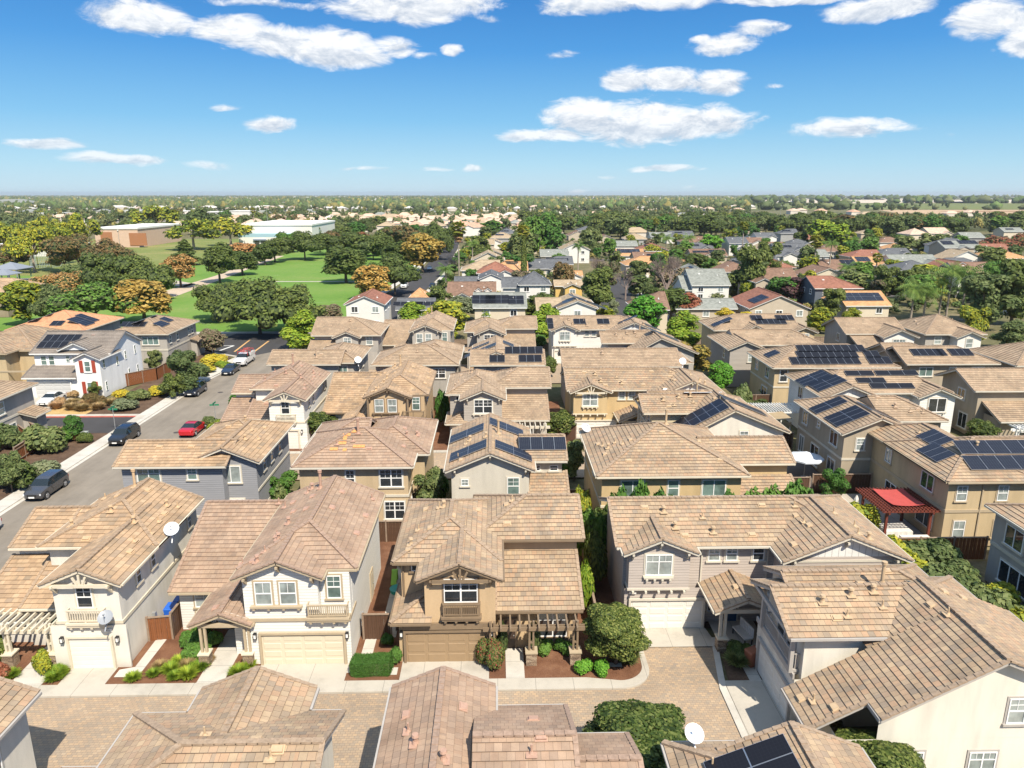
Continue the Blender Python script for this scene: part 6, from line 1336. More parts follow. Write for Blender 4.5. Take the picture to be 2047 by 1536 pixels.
tk=carthing('truck',5.9,PW,(-42.2,121.6,-.03),SO,'white utility pickup with red ladder rack parked ahead of the dark sedan',cat='pickup truck',name='pickup_truck')
lr=MB()
for y in(-.6,.9,2.4): 
    lr.box(-.85,.85,y-.04,y+.04,2.12,2.2)
    for x in(-.85,.8): lr.box(x,x+.06,y-.03,y+.03,1.3,2.12)
lr.build('ladder_rack',flat('rack_red',lin(.45,.05,.05),.5),tk)
bx=MB(); bx.box(-.98,-.55,.35,2.9,1.3,1.75); bx.box(.55,.98,.35,2.9,1.3,1.75); bx.build('tool_box',PW,tk)
ld=MB()
for x in(-.25,.15): ld.box(x,x+.06,-1.1,2.7,2.2,2.27)
for i in range(12): ld.box(-.19,.15,-.95+i*.3,-.91+i*.3,2.21,2.25)
o=ld.build('ladder',flat('ladder_red',lin(.42,.10,.09),.5),None,tk.location); o.rotation_euler=tk.rotation_euler; tag(o,'reddish ladder lying on the rack of the white pickup','ladder')
carthing('van',5.6,PW,(-27.6,224.5,-.03),SO,'white delivery van parked by the park on the far street',cat='van',name='delivery_van')
carthing('sedan',5.0,PGc,(51.5,213,0),math.pi,'bright green old car parked beyond the brown-roofed house')
# ================================================================== placing trees, shrubs, street things
def GB(px,py): x,y,_=G(px,py,0.); return x,y
def pt(px,py,htop,wpx,shape,mat,label,group=None,lod=1,name='broadleaf_tree',**k):
    """tree from its base pixel, the pixel row of its top and its width in pixels"""
    x,y=GB(px,py); d=math.hypot(y,CAMH); 
    # height from the top row
    lo,hi=0.,60.
    for _ in range(40):
        z=(lo+hi)/2; f=y*math.cos(YAW)+x*math.sin(YAW); dz=z-CAMH; dd=f*math.cos(PITCH)-dz*math.sin(PITCH); up=f*math.sin(PITCH)+dz*math.cos(PITCH)
        if CY-F*up/dd>htop: lo=z
        else: hi=z
    w=wpx/F*y/math.cos(PITCH)
    return tree(x,y,lo,w,shape,mat,label,group,lod,name=name,**k)
# near
tree(7.15,38.7,4.1,4.1,'round','ever','dense round evergreen tree in the kerbed bed beside the paved court',lod=0,name='evergreen_tree')
tree(6.9,29.2,4.2,5.5,'round','ever','round evergreen tree at the bottom edge, in front of the paved court',lod=0,name='evergreen_tree',rz=2)
tree(17.0,28.2,3.3,5.2,'round','ever','evergreen tree at the bottom right between two tile roofs',lod=0,name='evergreen_tree',rz=4)
pt(640,880,822,74,'round','ever','round dark tree beside the white sided house in the second row',lod=1); pt(1120,875,822,78,'round','ever','round dark tree by the second paved court, left of the yellow-tan house',lod=1)
pt(1958,895,838,66,'round','ever','round dark tree in front of the white pergola at the right edge',lod=1)
pt(1148,960,878,40,'tall','olive','thin young tree beside the house with blue solar panels',lod=1)
pt(852,1035,938,78,'irregular','olive','loose green tree between the tan rear wall and the pin-marked roof'.replace('the pin-marked roof','the off-white house'),lod=1)
pt(560,1005,945,76,'irregular','green','leafy shrub tree at the corner of the grey sided house',lod=1)
def bush(x,y,h,w,mat,label,group=None,lod=1,z=.08,cat='shrub',name='shrub'):
    return tree(x,y,h,w,'bush',mat,label,group,lod,cat=cat,name=name,z=z)
# hedge with a clipped shape
def hedge(x0,x1,y0,y1,h,mat,label,n=16000,size=.032):
    r_=np.random.RandomState(4); w,d=(x1-x0)/2,(y1-y0)/2; f=r_.choice(5,n,p=[.22,.16,.1,.1,.42]); u=r_.rand(n)*2-1; v=r_.rand(n)*2-1; P_=np.zeros((n,3)); N_=np.zeros((n,3))
    for k,(ax,sg) in enumerate(((1,-1),(1,1),(0,-1),(0,1),(2,1))):
        m_=f==k
        if ax==1: P_[m_]=np.stack([u[m_]*w,np.full(m_.sum(),sg*d),(v[m_]*.5+.5)*h],1)
        elif ax==0: P_[m_]=np.stack([np.full(m_.sum(),sg*w),u[m_]*d,(v[m_]*.5+.5)*h],1)
        else: P_[m_]=np.stack([u[m_]*w,v[m_]*d,np.full(m_.sum(),h)],1)
        N_[m_,ax]=sg
    q=P_/np.array([w,d,h]); q[:,2]=q[:,2]*2-1; rr=(np.abs(q)**8).sum(1)**(1/8); P_[:,:2]/=rr[:,None]**.9; P_+=r_.normal(size=(n,3))*.035+np.sin(P_[:,[1,0,0]]*3.1)*.03
    nn=N_+r_.normal(size=(n,3))*.55; nn/=np.linalg.norm(nn,axis=1)[:,None]; a=np.cross(nn,r_.normal(size=(n,3))); a/=np.linalg.norm(a,axis=1)[:,None]; b_=np.cross(nn,a); V=np.stack([P_-a*size,P_-b_*size*.6,P_+a*size,P_+b_*size*.6],1).reshape(-1,3)
    k=.93; bx=[(-w*k,-d*k,0,),(w*k,-d*k,0),(w*k,d*k,0),(-w*k,d*k,0),(-w*k,-d*k,h*.94),(w*k,-d*k,h*.94),(w*k,d*k,h*.94),(-w*k,d*k,h*.94)]; F_=np.array([(0,1,5),(0,5,4),(1,2,6),(1,6,5),(2,3,7),(2,7,6),(3,0,4),(3,4,7),(4,5,6),(4,6,7)])
    me=meshVF('foliage',V,n,LM[mat],(np.array(bx),F_)); o=empty('hedge',((x0+x1)/2,(y0+y1)/2,.08),label,'hedge'); inst(me,'foliage',o); return o
hedge(-8.65,-6.3,37.75,38.85,.85,'green','clipped rectangular green hedge between the cream and the tan garage doors')
bush(-6.1,38.9,1.3,.9,'green','small upright shrub at the left corner of the tan house')
bush(-.35,38.6,1.9,1.75,'rose','rose bush with red flowers at the corner of the tan garage',lod=0,name='rose_bush')
bush(.35,39.4,2.6,.7,'olive','climbing plant on the left pergola post of the tan house',lod=1); bush(2.3,39.6,2.4,.9,'olive','flowering vine on the middle post of the brown pergola',lod=1)
for x,y,w_,l_ in((3.0,39.9,1.3,'left'),(4.1,39.9,1.3,'right')): bush(x,y,.85,w_,'green','low green shrub under the window of the tan house, %s of two'%l_,lod=1)
for x,y,l_ in((5.1,37.9,'left'),(6.15,37.85,'right')): bush(x,y,.85,1.15,'bright','round clipped shrub at the kerb corner, %s of two'%l_,lod=1)
for i,(x,y,w_,h_,l_) in enumerate(((-19.0,40.9,1.7,1.2,'clipped round shrub beside the side gate of the white sided house'),(-18.9,42.1,1.5,1.3,'tall shrub against the front wall of the white sided house'),(-18.4,40.0,1.7,1.0,'large round shrub in the garden left of the small porch'),(-17.9,41.0,1.4,1.0,'round shrub under the front window next to the porch'))): bush(x,y,h_,w_,'green',l_,lod=1)
GT={k:grasstuft(k,700,i+1) for i,k in enumerate(('lime','dry','olive','yell'))}
def tuft(x,y,s,mat,label,group): 
    o=empty('grass_clump',(x,y,.08),label,'grass clump',group,rz=_tr.uniform(0,6)); q=inst(GT[mat],'blades',o); q.scale=(s*.95,s*.95,s*.55); return o
for x,y,s,m_ in((-20.3,38.2,.8,'lime'),(-19.4,38.5,1.1,'lime'),(-18.6,38.9,1.0,'dry'),(-19.2,39.3,1.0,'lime'),(-20.2,38.9,.9,'dry'),(-18.2,38.0,1.2,'lime'),(-17.8,38.7,1.1,'lime'),(-18.9,37.9,.9,'lime'),(-21.3,37.8,.9,'lime'),(-17.6,39.5,.8,'dry'),(-15.3,38.2,1.1,'lime'),(-14.9,38.8,.9,'lime')):
    tuft(x,y,s,m_,'arching grass clump in the garden in front of the white sided house','grass clumps of the white sided house')
for x,y in((-25.9,37.9),(-26.1,38.5),(-25.8,38.3),(-28.6,38.2)): tuft(x,y,1.0,'lime','arching grass clump by the stone piers of the white stucco house','grass clumps of the white stucco house')
bush(-26.9,38.7,1.5,1.3,'ygreen','yellowish flowering shrub between the two stone piers of the white pergola',lod=1); bush(-30.2,39.5,2.2,1.8,'dark','dark shrub at the left edge by the white pergola',lod=1); bush(-29.3,38.2,1.0,1.3,'rust','reddish low shrub at the left edge by the walkway',lod=1)
for x,y in((7.9,38.9),(8.1,39.4),(7.3,39.2)): tuft(x,y,1.3,'olive','spiky grass clump under the round evergreen tree','grass clumps under the round tree')
tuft(14.5,38.5,1.5,'olive','large arching grass clump in the shade in front of the porch',None); bush(14.8,39.3,1.0,1.5,'dark','dark shrub in the shade below the porch bench',lod=1); bush(-6.9,41.0,.8,.8,'green','small shrub before the side gate of the tan house',lod=1)
bush(17.6,32.5,1.2,.9,'mauve','pink-flowered shrub by the cream garage wall',lod=1)
bush(5.9,44.0,4.2,1.4,'lime','tall climbing shrub at the right corner of the tan house',lod=1)
# rows of shrubs behind
for i,(px,py,w_,h_,mt_) in enumerate(((1150,1100,2.2,3.6,'ygreen'),(1205,1110,1.8,4.2,'dark'),(1225,1075,1.8,4.2,'dark'))):
    x,y=GB(px,py); bush(x,y,h_,w_*1.3,mt_,['yellow-green shrub behind the right end of the tan house roof','dark tall shrub in the gap left of the wide sided house','dark tall shrub further back in the gap beside the wide sided house'][i],lod=1)
for i,x in enumerate((9.6,11.3,12.9,14.8,16.6,18.1,20.2,21.9,23.6)):
    if i==4: continue
    bush(x,53.3+.3*math.sin(i*2),5.5+.4*math.sin(i*1.7)-(.6 if 2<i<6 else 0),2.2 if i<6 else 3.0,'green','leafy shrub in the row along the rear wall of the yellow-tan house','shrubs along the rear wall of the yellow-tan house',lod=1)
for i,(x,y) in enumerate(((30.2,56.5),(33.3,49.6),(31.5,49.8),(29.6,47.5),(32.8,46.5),(30.5,45.0),(33.6,43.8),(31.6,42.4),(33.9,41.0),(32.4,39.2),(34.3,37.5),(33.0,36.0),(31.8,40.8),(30.3,43.3),(31.6,37.8),(29.4,49.4))):
    bush(x,y,2.5+.6*math.sin(i*3),3.6,'olive' if i%3 else 'ygreen','leafy shrub in the overgrown side yard behind the wooden fence' if i else 'green shrub behind the fence post left of the closed parasol','shrubs of the overgrown side yard' if i else None,lod=1)
# fences
def fence(pts,label,h=1.85,mat=None,z=0,name='wooden_fence',cat='fence'):
    mat=mat or WOOD_R; o=empty(name,(pts[0][0],pts[0][1],z),label,cat); m=MB(o.location); c=MB(o.location); ps=[]
    for a,b in zip(pts,pts[1:]):
        A=Vector((a[0],a[1],z)); B=Vector((b[0],b[1],z)); d=(B-A); L=d.length; d.normalize(); n=max(1,int(L/.145)); s=Vector((-d.y,d.x,0))
        for i in range(n):
            off=s*(.012 if i%2 else -.012); m.beam(A+d*(L*i/n+.003)+off+Vector((0,0,h/2)),A+d*(L*(i+1)/n-.003)+off+Vector((0,0,h/2)),.025,h)
        c.beam(A+Vector((0,0,h+.03)),B+Vector((0,0,h+.03)),.16,.05); c.beam(A+s*.05+Vector((0,0,.4)),B+s*.05+Vector((0,0,.4)),.05,.09); c.beam(A+s*.05+Vector((0,0,h-.3)),B+s*.05+Vector((0,0,h-.3)),.05,.09)
        k=max(1,round(L/2.4))
        for i in range(k+1):
            p=A+d*L*i/k; q=MB(o.location); q.box(p.x-.06,p.x+.06,p.y-.06,p.y+.06,z,z+h+.12); q.build('post',WOODC,o)
    m.build('boards',mat,o); c.build('rails',WOODC,o); return o
fence([(-8.5,41.55),(-6.75,41.55)],'short weathered wooden gate between the cream garage house and the tan house',mat=WOOD_B)
fence([(-22.1,41.7),(-20.7,41.9)],'red-brown wooden gate left of the blue bins',h=1.7); fence([(-20.7,41.95),(-20.65,45.2)],'short wooden fence return beside the blue bins',mat=WOOD_B)
fence([(-6.55,42.5),(-6.6,56)],'long wooden fence along the narrow side yard of the tan house',mat=WOOD_B); fence([(6.35,42.3),(6.5,56)],'leaning wooden fence at the right side of the tan house',mat=WOOD_B)
fence([(-33,55.2),(-6.6,55.2)],'wooden fence behind the white sided house',mat=WOOD_B); fence([(-6.4,54.4),(6.5,54.4)],'wooden fence behind the tan house',mat=WOOD_B); fence([(8.5,52),(28.4,52)],'wooden fence behind the wide sided house',mat=WOOD_B)
fence([(27.0,66.0),(27.6,58.0),(31.3,43.5),(31.9,34)],'long wooden fence running diagonally beside the shrubs and the pergola yard',mat=WOOD_B); fence([(30.2,51.3),(38.0,51.3)],'red-brown wooden fence below the tan house with blue solar panels'); fence([(30.0,64.6),(35.6,64.6)],'dark wooden fence between the pergola yard and the taupe house',mat=WOOD_B)
fence([(26.2,63.9),(29.4,63.9)],'short wooden fence behind the closed parasol yard',mat=WOOD_B)
fence([(27.9,77),(33,77)],'dark wooden fence beyond the white parasol',mat=WOOD_B); fence([(7.1,80.5),(9.2,80.5)],'brown wooden fence left of the yellow-tan house second row',mat=WOOD_B); fence([(6.6,62),(8.4,62)],'low dark fence between the off-white and yellow-tan houses',h=1.6,mat=WOOD_B)
fence([(32.5,93),(36.3,93)],'grey-brown fence beside the orange tree, third row',mat=WOOD_B); fence([(-31,93),(6,93)],'wooden fence between the second and third rows',mat=WOOD_B); fence([(-30,131),(84,133)],'long pale fence behind the back row of houses',h=2.0,mat=WOODC)
fence([(-58.4,101.6),(-51.9,110.6),(-52.0,118.2)],'red-brown wooden fence around the yard of the bright white house'); fence([(-54.9,81.9),(-50.9,78.0),(-50.5,74)],'red-brown wooden fence below the triple windows of the left-edge house')
fence([(-55.5,84.2),(-53.3,82.0)],'short wooden fence against the left-edge grey house')
# things in yards
def bin_(x,y,mat,label,rz=0,z=.08):
    o=empty('wheelie_bin',(x,y,z),label,'bin',rz=rz); m=MB(); m.hull([(-.26,-.32,.08),(.26,-.32,.08),(.26,.30,.08),(-.26,.30,.08),(-.32,-.38,.98),(.32,-.38,.98),(.32,.36,.98),(-.32,.36,.98)]); m.build('body',mat,o)
    l=MB(); l.hull([(-.34,-.40,.985),(.34,-.40,.985),(.34,.40,.985),(-.34,.40,.985),(-.30,-.34,1.06),(.30,-.34,1.06),(.30,.40,1.12),(-.30,.40,1.12)]); l.cyl((-.3,.43,1.05),.025,.6,8,axis=(1,0,0)); l.build('lid',mat,o)
    w=MB(); 
    for s in(-1,1): w.cyl((s*.3-.03,.3,.1),.11,.06,12,axis=(1,0,0))
    w.build('wheels',TYRE,o); return o
BLUEB=flat('bin_blue',lin(.02,.12,.55),.4); BROWNB=flat('bin_terracotta',lin(.30,.11,.06),.5)
bin_(-21.65,44.0,BLUEB,'blue recycling bin behind the wooden gate, nearer of two',z=.1); bin_(-21.45,44.95,BLUEB,'blue recycling bin behind the wooden gate, farther of two',z=.1)
bin_(15.35,38.4,BROWNB,'terracotta coloured bin beside the cream garage',rz=-1.2,z=.05)
# red topped pergola
def redpergola():
    o=empty('garden_pergola',(33.6,56,0),'dark red wooden pergola with a bright red canvas stretched on top','pergola'); wm=flat('pergola_redwood',lin(.16,.04,.025),.6,.15,5)
    for x in(31.6,35.2):
        for y in(54.3,58.2): q=MB(o.location); q.box(x-.09,x+.09,y-.09,y+.09,0,2.6); q.build('post',wm,o)
    b=MB(o.location)
    for x in(31.6,35.2): b.box(x-.07,x+.07,53.9,58.6,2.6,2.78)
    for i in range(15): y=53.9+i*.33; b.box(31.0,35.7,y-.03,y+.03,2.79,2.93)
    for i in range(16): x=31.1+i*.3; b.box(x-.03,x+.03,53.8,58.7,2.94,3.0)
    b.build('rafters',wm,o); c=MB(o.location); n=8
    for i in range(n):
        for j in range(n):
            f=lambda a,b_:(32.2+2.6*a,54.6+3.4*b_,3.06+.12*((2*a-1)**2)*((2*b_-1)**2)); c.poly([f(i/n,j/n),f((i+1)/n,j/n),f((i+1)/n,(j+1)/n),f(i/n,(j+1)/n)])
    c.build('canopy',flat('canvas_red',lin(.42,.07,.06),.7,.08,2),o,smooth=True)
redpergola()
CLOTH=flat('cloth_white',lin(.66,.63,.58),.85,.08,3)
def draped(x0,x1,y0,y1,h,label):
    o=empty('covered_table',((x0+x1)/2,(y0+y1)/2,0),label,'table'); m=MB(); n=48; w=(x1-x0)/2; d=(y1-y0)/2; P_=[]
    for i in range(n):
        a=2*math.pi*i/n; ca,sa=math.cos(a),math.sin(a); k=1/max(abs(ca),abs(sa)); f=1+.05*math.sin(i*2.4)+.03*math.sin(i*5.1); P_.append(((ca*k*w,sa*k*d),(ca*k*w*f+.02,sa*k*d*f)))
    for i in range(n):
        a,b=P_[i],P_[(i+1)%n]; m.poly([(a[1][0],a[1][1],.03),(b[1][0],b[1][1],.03),(b[0][0],b[0][1],h),(a[0][0],a[0][1],h)])
    m.poly([(p[0][0],p[0][1],h) for p in P_]); m.build('cover',CLOTH,o)
draped(32.6,34.9,52.6,53.9,.85,'table under a white cloth in front of the red pergola'); draped(32.0,34.2,54.7,56.4,.75,'long table under a pale cloth beneath the red canvas')
gpoly('patio',[(30.6,51.6),(35.7,51.6),(35.7,62),(29.2,62)],.04,concrete('patio_slab',lin(.34,.31,.29),1.2)); gpoly('patio',[(28.3,65.2),(32.9,65.2),(32.9,76),(27.7,76)],.04,concrete('patio_dark',lin(.16,.14,.13),1.2)); gpoly('patio',[(28.8,60.5),(35.6,60.5),(35.6,64.2),(28.2,64.2)],.045,M_CONC)
# closed parasol
o=empty('closed_parasol',(30.7,57.6,0),'closed parasol wrapped in a white cover standing by the diagonal fence','parasol'); m=MB(); m.cyl((0,0,0),.3,.12,12); m.cyl((0,0,.1),.04,.6,8); m.build('pole',GALV,o); c=MB(); n=14
zs=[(.45,.30),(1.0,.27),(1.7,.24),(2.4,.16),(2.75,.04)]
for k in range(len(zs)-1):
    for i in range(n):
        f=lambda i_,zr:(math.cos(2*math.pi*i_/n)*zr[1]*(1+.18*(i_%2)),math.sin(2*math.pi*i_/n)*zr[1]*(1+.18*(i_%2)),zr[0]); c.poly([f(i,zs[k]),f((i+1)%n,zs[k]),f((i+1)%n,zs[k+1]),f(i,zs[k+1])])
c.build('cover',CLOTH,o)
# open white parasol
o=empty('white_parasol',(30.9,68.6,0),'open white octagonal parasol beside the taupe house','parasol'); m=MB(); m.cyl((0,0,0),.3,.1,12); m.cyl((0,0,.1),.035,2.5,8); m.build('pole',GALV,o); c=MB()
for i in range(8):
    a,b=[(1.75*math.cos(R(45*k+22)),1.75*math.sin(R(45*k+22)),2.15) for k in(i,i+1)]; c.poly([a,b,(0,0,2.75)]); c.poly([(a[0],a[1],2.0),(b[0],b[1],2.0),b,a])
c.build('canopy',flat('parasol_white',lin(.62,.66,.72),.8),o)
# tan awning and white patio cover behind
def awning(x0,x1,y0,y1,z0,z1,mat,label,slat=False):
    o=empty('patio_cover',((x0+x1)/2,(y0+y1)/2,0),label,'patio cover'); m=MB(o.location)
    if slat:
        for i in range(22): a=x0+(x1-x0)*i/21; m.box(a-.04,a+.04,y0,y1,z0,z0+.12)
        m.box(x0,x1,y0,y0+.1,z0-.18,z0-.01); m.box(x0,x1,y1-.1,y1,z0-.18,z0-.01)
    else:
        n=6
        for i in range(n): a,b=x0+(x1-x0)*i/n,x0+(x1-x0)*(i+1)/n; za=z0+(z1-z0)*i/n; zb=z0+(z1-z0)*(i+1)/n; m.hull([(a,y0,za-.05),(b,y0,zb-.05),(b,y1,zb-.05),(a,y1,za-.05),(a,y0,za),(b,y0,zb),(b,y1,zb),(a,y1,za)])
        m.box(x0,x1,y0-.05,y0,z0-.5,z0)
    m.build('cover_top',mat,o)
    for x in(x0+.1,x1-.1):
        for y in(y0+.1,y1-.1): q=MB(o.location); q.box(x-.06,x+.06,y-.06,y+.06,0,z0-.19); q.build('post',WHITE,o)
awning(29.0,33.2,78.2,81.0,2.75,3.2,flat('canvas_tan',lin(.36,.27,.16),.8,.1,2),'tan canvas awning over the yard of the white sided house, right side'); awning(29.6,36.3,82.4,86,2.7,2.7,WHITE,'white slatted patio cover beyond the tan canvas awning',slat=True)
# porch bench, toys
o=empty('porch_bench',(15.6,41.0,.12),'pale slatted bench with cushions on the shaded porch','bench',rz=-1.35); m=MB(); m.box(-.75,.75,-.28,.28,.4,.5); m.build('seat',CLOTH,o); m=MB()
for i in range(9): m.box(-.72+i*.18-.05,-.72+i*.18+.05,.26,.31,.5,1.05)
m.box(-.75,.75,.25,.32,1.05,1.12); m.build('backrest',WHITE,o)
for sx in(-.7,.7):
    for sy in(-.24,.26): q=MB(); q.box(sx-.03,sx+.03,sy-.03,sy+.03,0,.4); q.build('leg',BLKM,o)
def blob(x,y,z,r,mat,name,label,cat,grp=None,sc=(1,1,1)):
    V,F_=ICO_V*r*np.array(sc),ICO_F; me=D.meshes.new(name); me.from_pydata(V.tolist(),[],F_.tolist()); me.materials.append(mat); me.polygons.foreach_set('use_smooth',[True]*len(F_)); o=D.objects.new(name,me); COL.objects.link(o); o.location=(x,y,z); tag(o,label,cat,grp)
blob(-7.3,51.0,.5,.38,flat('ball_yellow',lin(.65,.45,.03),.4),'play_ball','yellow ball in the side yard of the tan house','ball'); blob(-7.75,51.6,.35,.25,flat('ball_white',lin(.65,.65,.62),.4),'play_ball','white ball beside the yellow ball','ball')
def sandbox():
    o=empty('sandbox',(-7.1,47.3,.1),'small turquoise plastic sandbox toy in the side yard','toy'); m=MB(); m.cyl((0,0,0),.5,.28,16,.56); m.build('tub',flat('plastic_turquoise',lin(.03,.32,.28),.4),o)
    o=empty('toy_slide',(-7.5,48.7,.1),'small lime green plastic slide in the side yard','toy'); m=MB(); m.hull([(-.2,-.6,.05),(.2,-.6,.05),(.2,.3,.7),(-.2,.3,.7),(-.2,-.6,.1),(.2,-.6,.1),(.2,.3,.76),(-.2,.3,.76)]); m.box(-.22,.22,.3,.5,0,.76); m.build('slide',flat('plastic_lime',lin(.25,.5,.05),.4),o)
sandbox()
# street furniture
def streetsign(x,y,txts,label):
    o=empty('street_sign',(x,y,.05),label,'street sign'); m=MB(); m.cyl((0,0,0),.035,2.9,8); m.build('pole',GALV,o); gm=flat('sign_green',lin(.02,.20,.10),.5)
    for i,(t,rz) in enumerate(txts):
        b=MB(); b.box(-.55,.55,-.012,.012,-.1,.1); q=b.build('sign_blade',gm,o,(0,0,2.75+i*.24)); q.rotation_euler=(0,0,rz)
        for s in(1,-1):
            k=MB(); k.box(-.4,.4,-.003,.003,-.02,.02); 
    return o
streetsign(-45.6,85.0,((0,0.),(0,1.57)),'green street-name sign on a pole by the black SUV'); streetsign(-34.2,86.6,((0,0.1),(0,1.6)),'green street-name sign beside the red car')
o=empty('fire_hydrant',(-34.0,84.4,.08),'red fire hydrant on the pavement beside the red car','hydrant'); m=MB(); m.cyl((0,0,0),.14,.08,10); m.cyl((0,0,.08),.1,.5,10); m.cyl((0,0,.58),.12,.12,10,.04); m.cyl((-.18,0,.42),.05,.36,8,axis=(1,0,0)); m.build('body',flat('hydrant_red',lin(.4,.04,.03),.5),o)
def cabinet(x,y,label):
    o=empty('utility_cabinet',(x,y,.04),label,'utility cabinet'); m=MB(); m.box(-.3,.3,-.25,.25,.08,1.05); m.box(-.33,.33,-.28,.28,1.05,1.1); m.build('housing',flat('cabinet_grey',lin(.32,.34,.31),.6,.1,3),o); b=MB(); b.box(-.5,.5,-.45,.45,0,.08); b.build('plinth',M_CONC,o)
cabinet(-47.3,81.6,'grey utility cabinet on a concrete base beside the black SUV')
def drain(x,y,z,label): 
    o=empty('manhole_cover',(x,y,z),label,'manhole cover'); m=MB(); m.cyl((0,0,0),.38,.012,20); m.build('lid',flat('manhole_iron',lin(.07,.06,.055),.7),o)
drain(-38.2,84.6,-.03,'round manhole cover in the middle of the street by the red car'); drain(-39.6,103,-.03,'manhole cover in the street opposite the navy SUV')
# plants of the street strip
def pb(px,py,w,h,mat,label,group=None,lod=1): x,y=GB(px,py); return bush(x,y,h,w,mat,label,group,lod)
for px,py,w_,h_,mt_,l_ in ((30,970,4.6,2.6,'dark','wide dark shrub at the left edge behind the charcoal car'),(90,955,3.2,1.8,'grey','pale green shrub beside the charcoal car'),(10,900,3.5,3.0,'olive','olive shrub at the left edge below the grey house'),(85,905,4.6,3.2,'olive','large olive shrub in front of the wooden fence, left edge'),
    (125,885,2.6,1.6,'green','low green shrub beside the large olive shrub'),(172,885,1.7,1.2,'dark','dark round shrub beside the utility cabinet'),(182,808,2.6,1.6,'brown','bronze shrub in front of the shuttered windows'),(205,812,1.6,1.4,'brown','smaller bronze shrub by the red kerb'),
    (245,820,3.6,1.5,'grey','grey-green shrub by the red painted kerb'),(278,802,3.0,1.6,'olive','olive shrub near the corner of the wooden fence'),(243,797,2.6,1.3,'yell','yellow shrub at the end of the wooden fence'),(312,790,3.2,1.2,'yell','yellow shrub along the wooden fence'),
    (345,790,2.2,1.5,'grey','grey shrub on the bark strip by the navy SUV'),(120,812,1.6,1.2,'dry','dry straw-coloured shrub by the driveway of the white house'),(150,795,1.9,1.0,'dry','dry tuft in front of the white garage wall'),
    (428,728,4.4,1.6,'yell','long yellow shrub near the parking corner'),(410,745,3.2,1.4,'yell','yellow shrub behind the navy sedan'),(445,735,3.0,1.0,'lime','lime ground shrub at the street corner'),(437,870,2.6,1.8,'ygreen','shrub on the right pavement beyond the red car'),(420,855,2.0,1.4,'olive','small shrub by the street sign at the red car')):
    pb(px,py,w_,h_,mt_,l_)
pt(150,880,828,42,'round','green','young round-headed tree on the mulch beside the side street'); pt(375,790,700,72,'irregular','olive','olive tree beside the wooden fence of the white house'); pt(345,795,745,50,'irregular','dark','small dark tree at the corner of the wooden fence')
pt(192,800,762,26,'irregular','dark','slender dark tree in front of the shuttered house'); pt(428,712,655,52,'round','mauve','flowering pinkish tree by the parking corner'); pt(395,765,725,55,'round','olive','olive tree between the fence and the street'); pt(310,740,700,35,'irregular','olive','small tree behind the grey-beige solar house wall')
pt(25,985,905,60,'irregular','olive','multi-stemmed tree at the left edge behind the charcoal car')
# dry grass patches
for x,y in((-56,94.5),(-55,96),(-54.3,94),(-53.8,96.8),(-57,96.5),(-55.2,98),(-49.5,83.0),(-50.8,82.2),(-51.5,83.5),(-48.6,82.0),(-50,80.9),(-52.5,94.4),(-51.6,96.5),(-58.3,95)): tuft(x,y,1.8,'dry','dry golden grass clump by the side street','dry grass clumps by the side street')
# individual trees between the development rows and at its back
T=[(605,700,618,66,'flame','lime','tall lime green tree at the street corner by the back row'),(828,660,603,52,'flame','lime','lime tree behind the back row, beside the white gabled house'),(895,680,598,85,'flame','ygreen','large yellow-green tree behind the back row, left of the solar roof'),
 (966,665,612,34,'flame','lime','small lime tree in front of the long solar roof, left'),(1022,655,618,34,'flame','lime','small lime tree in front of the long solar roof, right'),(1092,690,606,54,'flame','lime','bright lime tree between the back row houses at the centre'),(1208,660,610,36,'flame','ygreen','narrow yellow-green tree right of the white solar gable house'),
 (1280,668,618,40,'flame','ygreen','yellow-green tree left of the brown roofed house'),(1366,695,620,58,'flame','lime','bright lime tree in front of the low grey roof'),(1446,660,615,40,'flame','yell','yellow tree behind the tan solar house, back row right'),(1490,655,622,36,'flame','yell','small yellow tree left of the beige gable house'),
 (1638,665,612,44,'flame','ygreen','yellow-green tree behind the back row, right of the beige gable'),(1702,655,615,34,'flame','ygreen','small yellow-green tree below the orange roof with solar panels'),
 (660,650,608,60,'round','mauve','pale flowering tree beside the white gabled house'),(1272,735,692,52,'irregular','orange','orange autumn tree between the third-row houses, left of two'),(1378,760,682,90,'irregular','gold','golden autumn tree between the third-row houses, right of two'),
 (1438,785,722,60,'round','bright','green tree below the golden autumn tree'),(1540,800,768,50,'round','green','green tree beside the long solar-roofed house'),(905,760,738,50,'irregular','green','shrubby tree between second and third row'),(1098,755,712,36,'round','dark','small round tree at the right of the solar house, third row'),
 (1080,700,668,26,'tall','green','thin tree beside the back row house'),(645,812,768,22,'tall','bright','climbing ivy-like green tree on the white sided house wall'),(1668,1000,935,60,'irregular','green','bushy green tree by the fence left of the closed parasol'),(1515,815,795,50,'round','olive','olive bush by the dark fence right of the pale yellow house')]
for t in T: pt(t[0],t[1],t[2],t[3],t[4],t[5],t[6],lod=1)
pt(1285,675,590,0.1+88,'round','bright','bright emerald round tree behind the back row'); pt(1372,640,548+35,50,'flame','rust','rust coloured conifer-like tree in front of the white grey-roofed house')
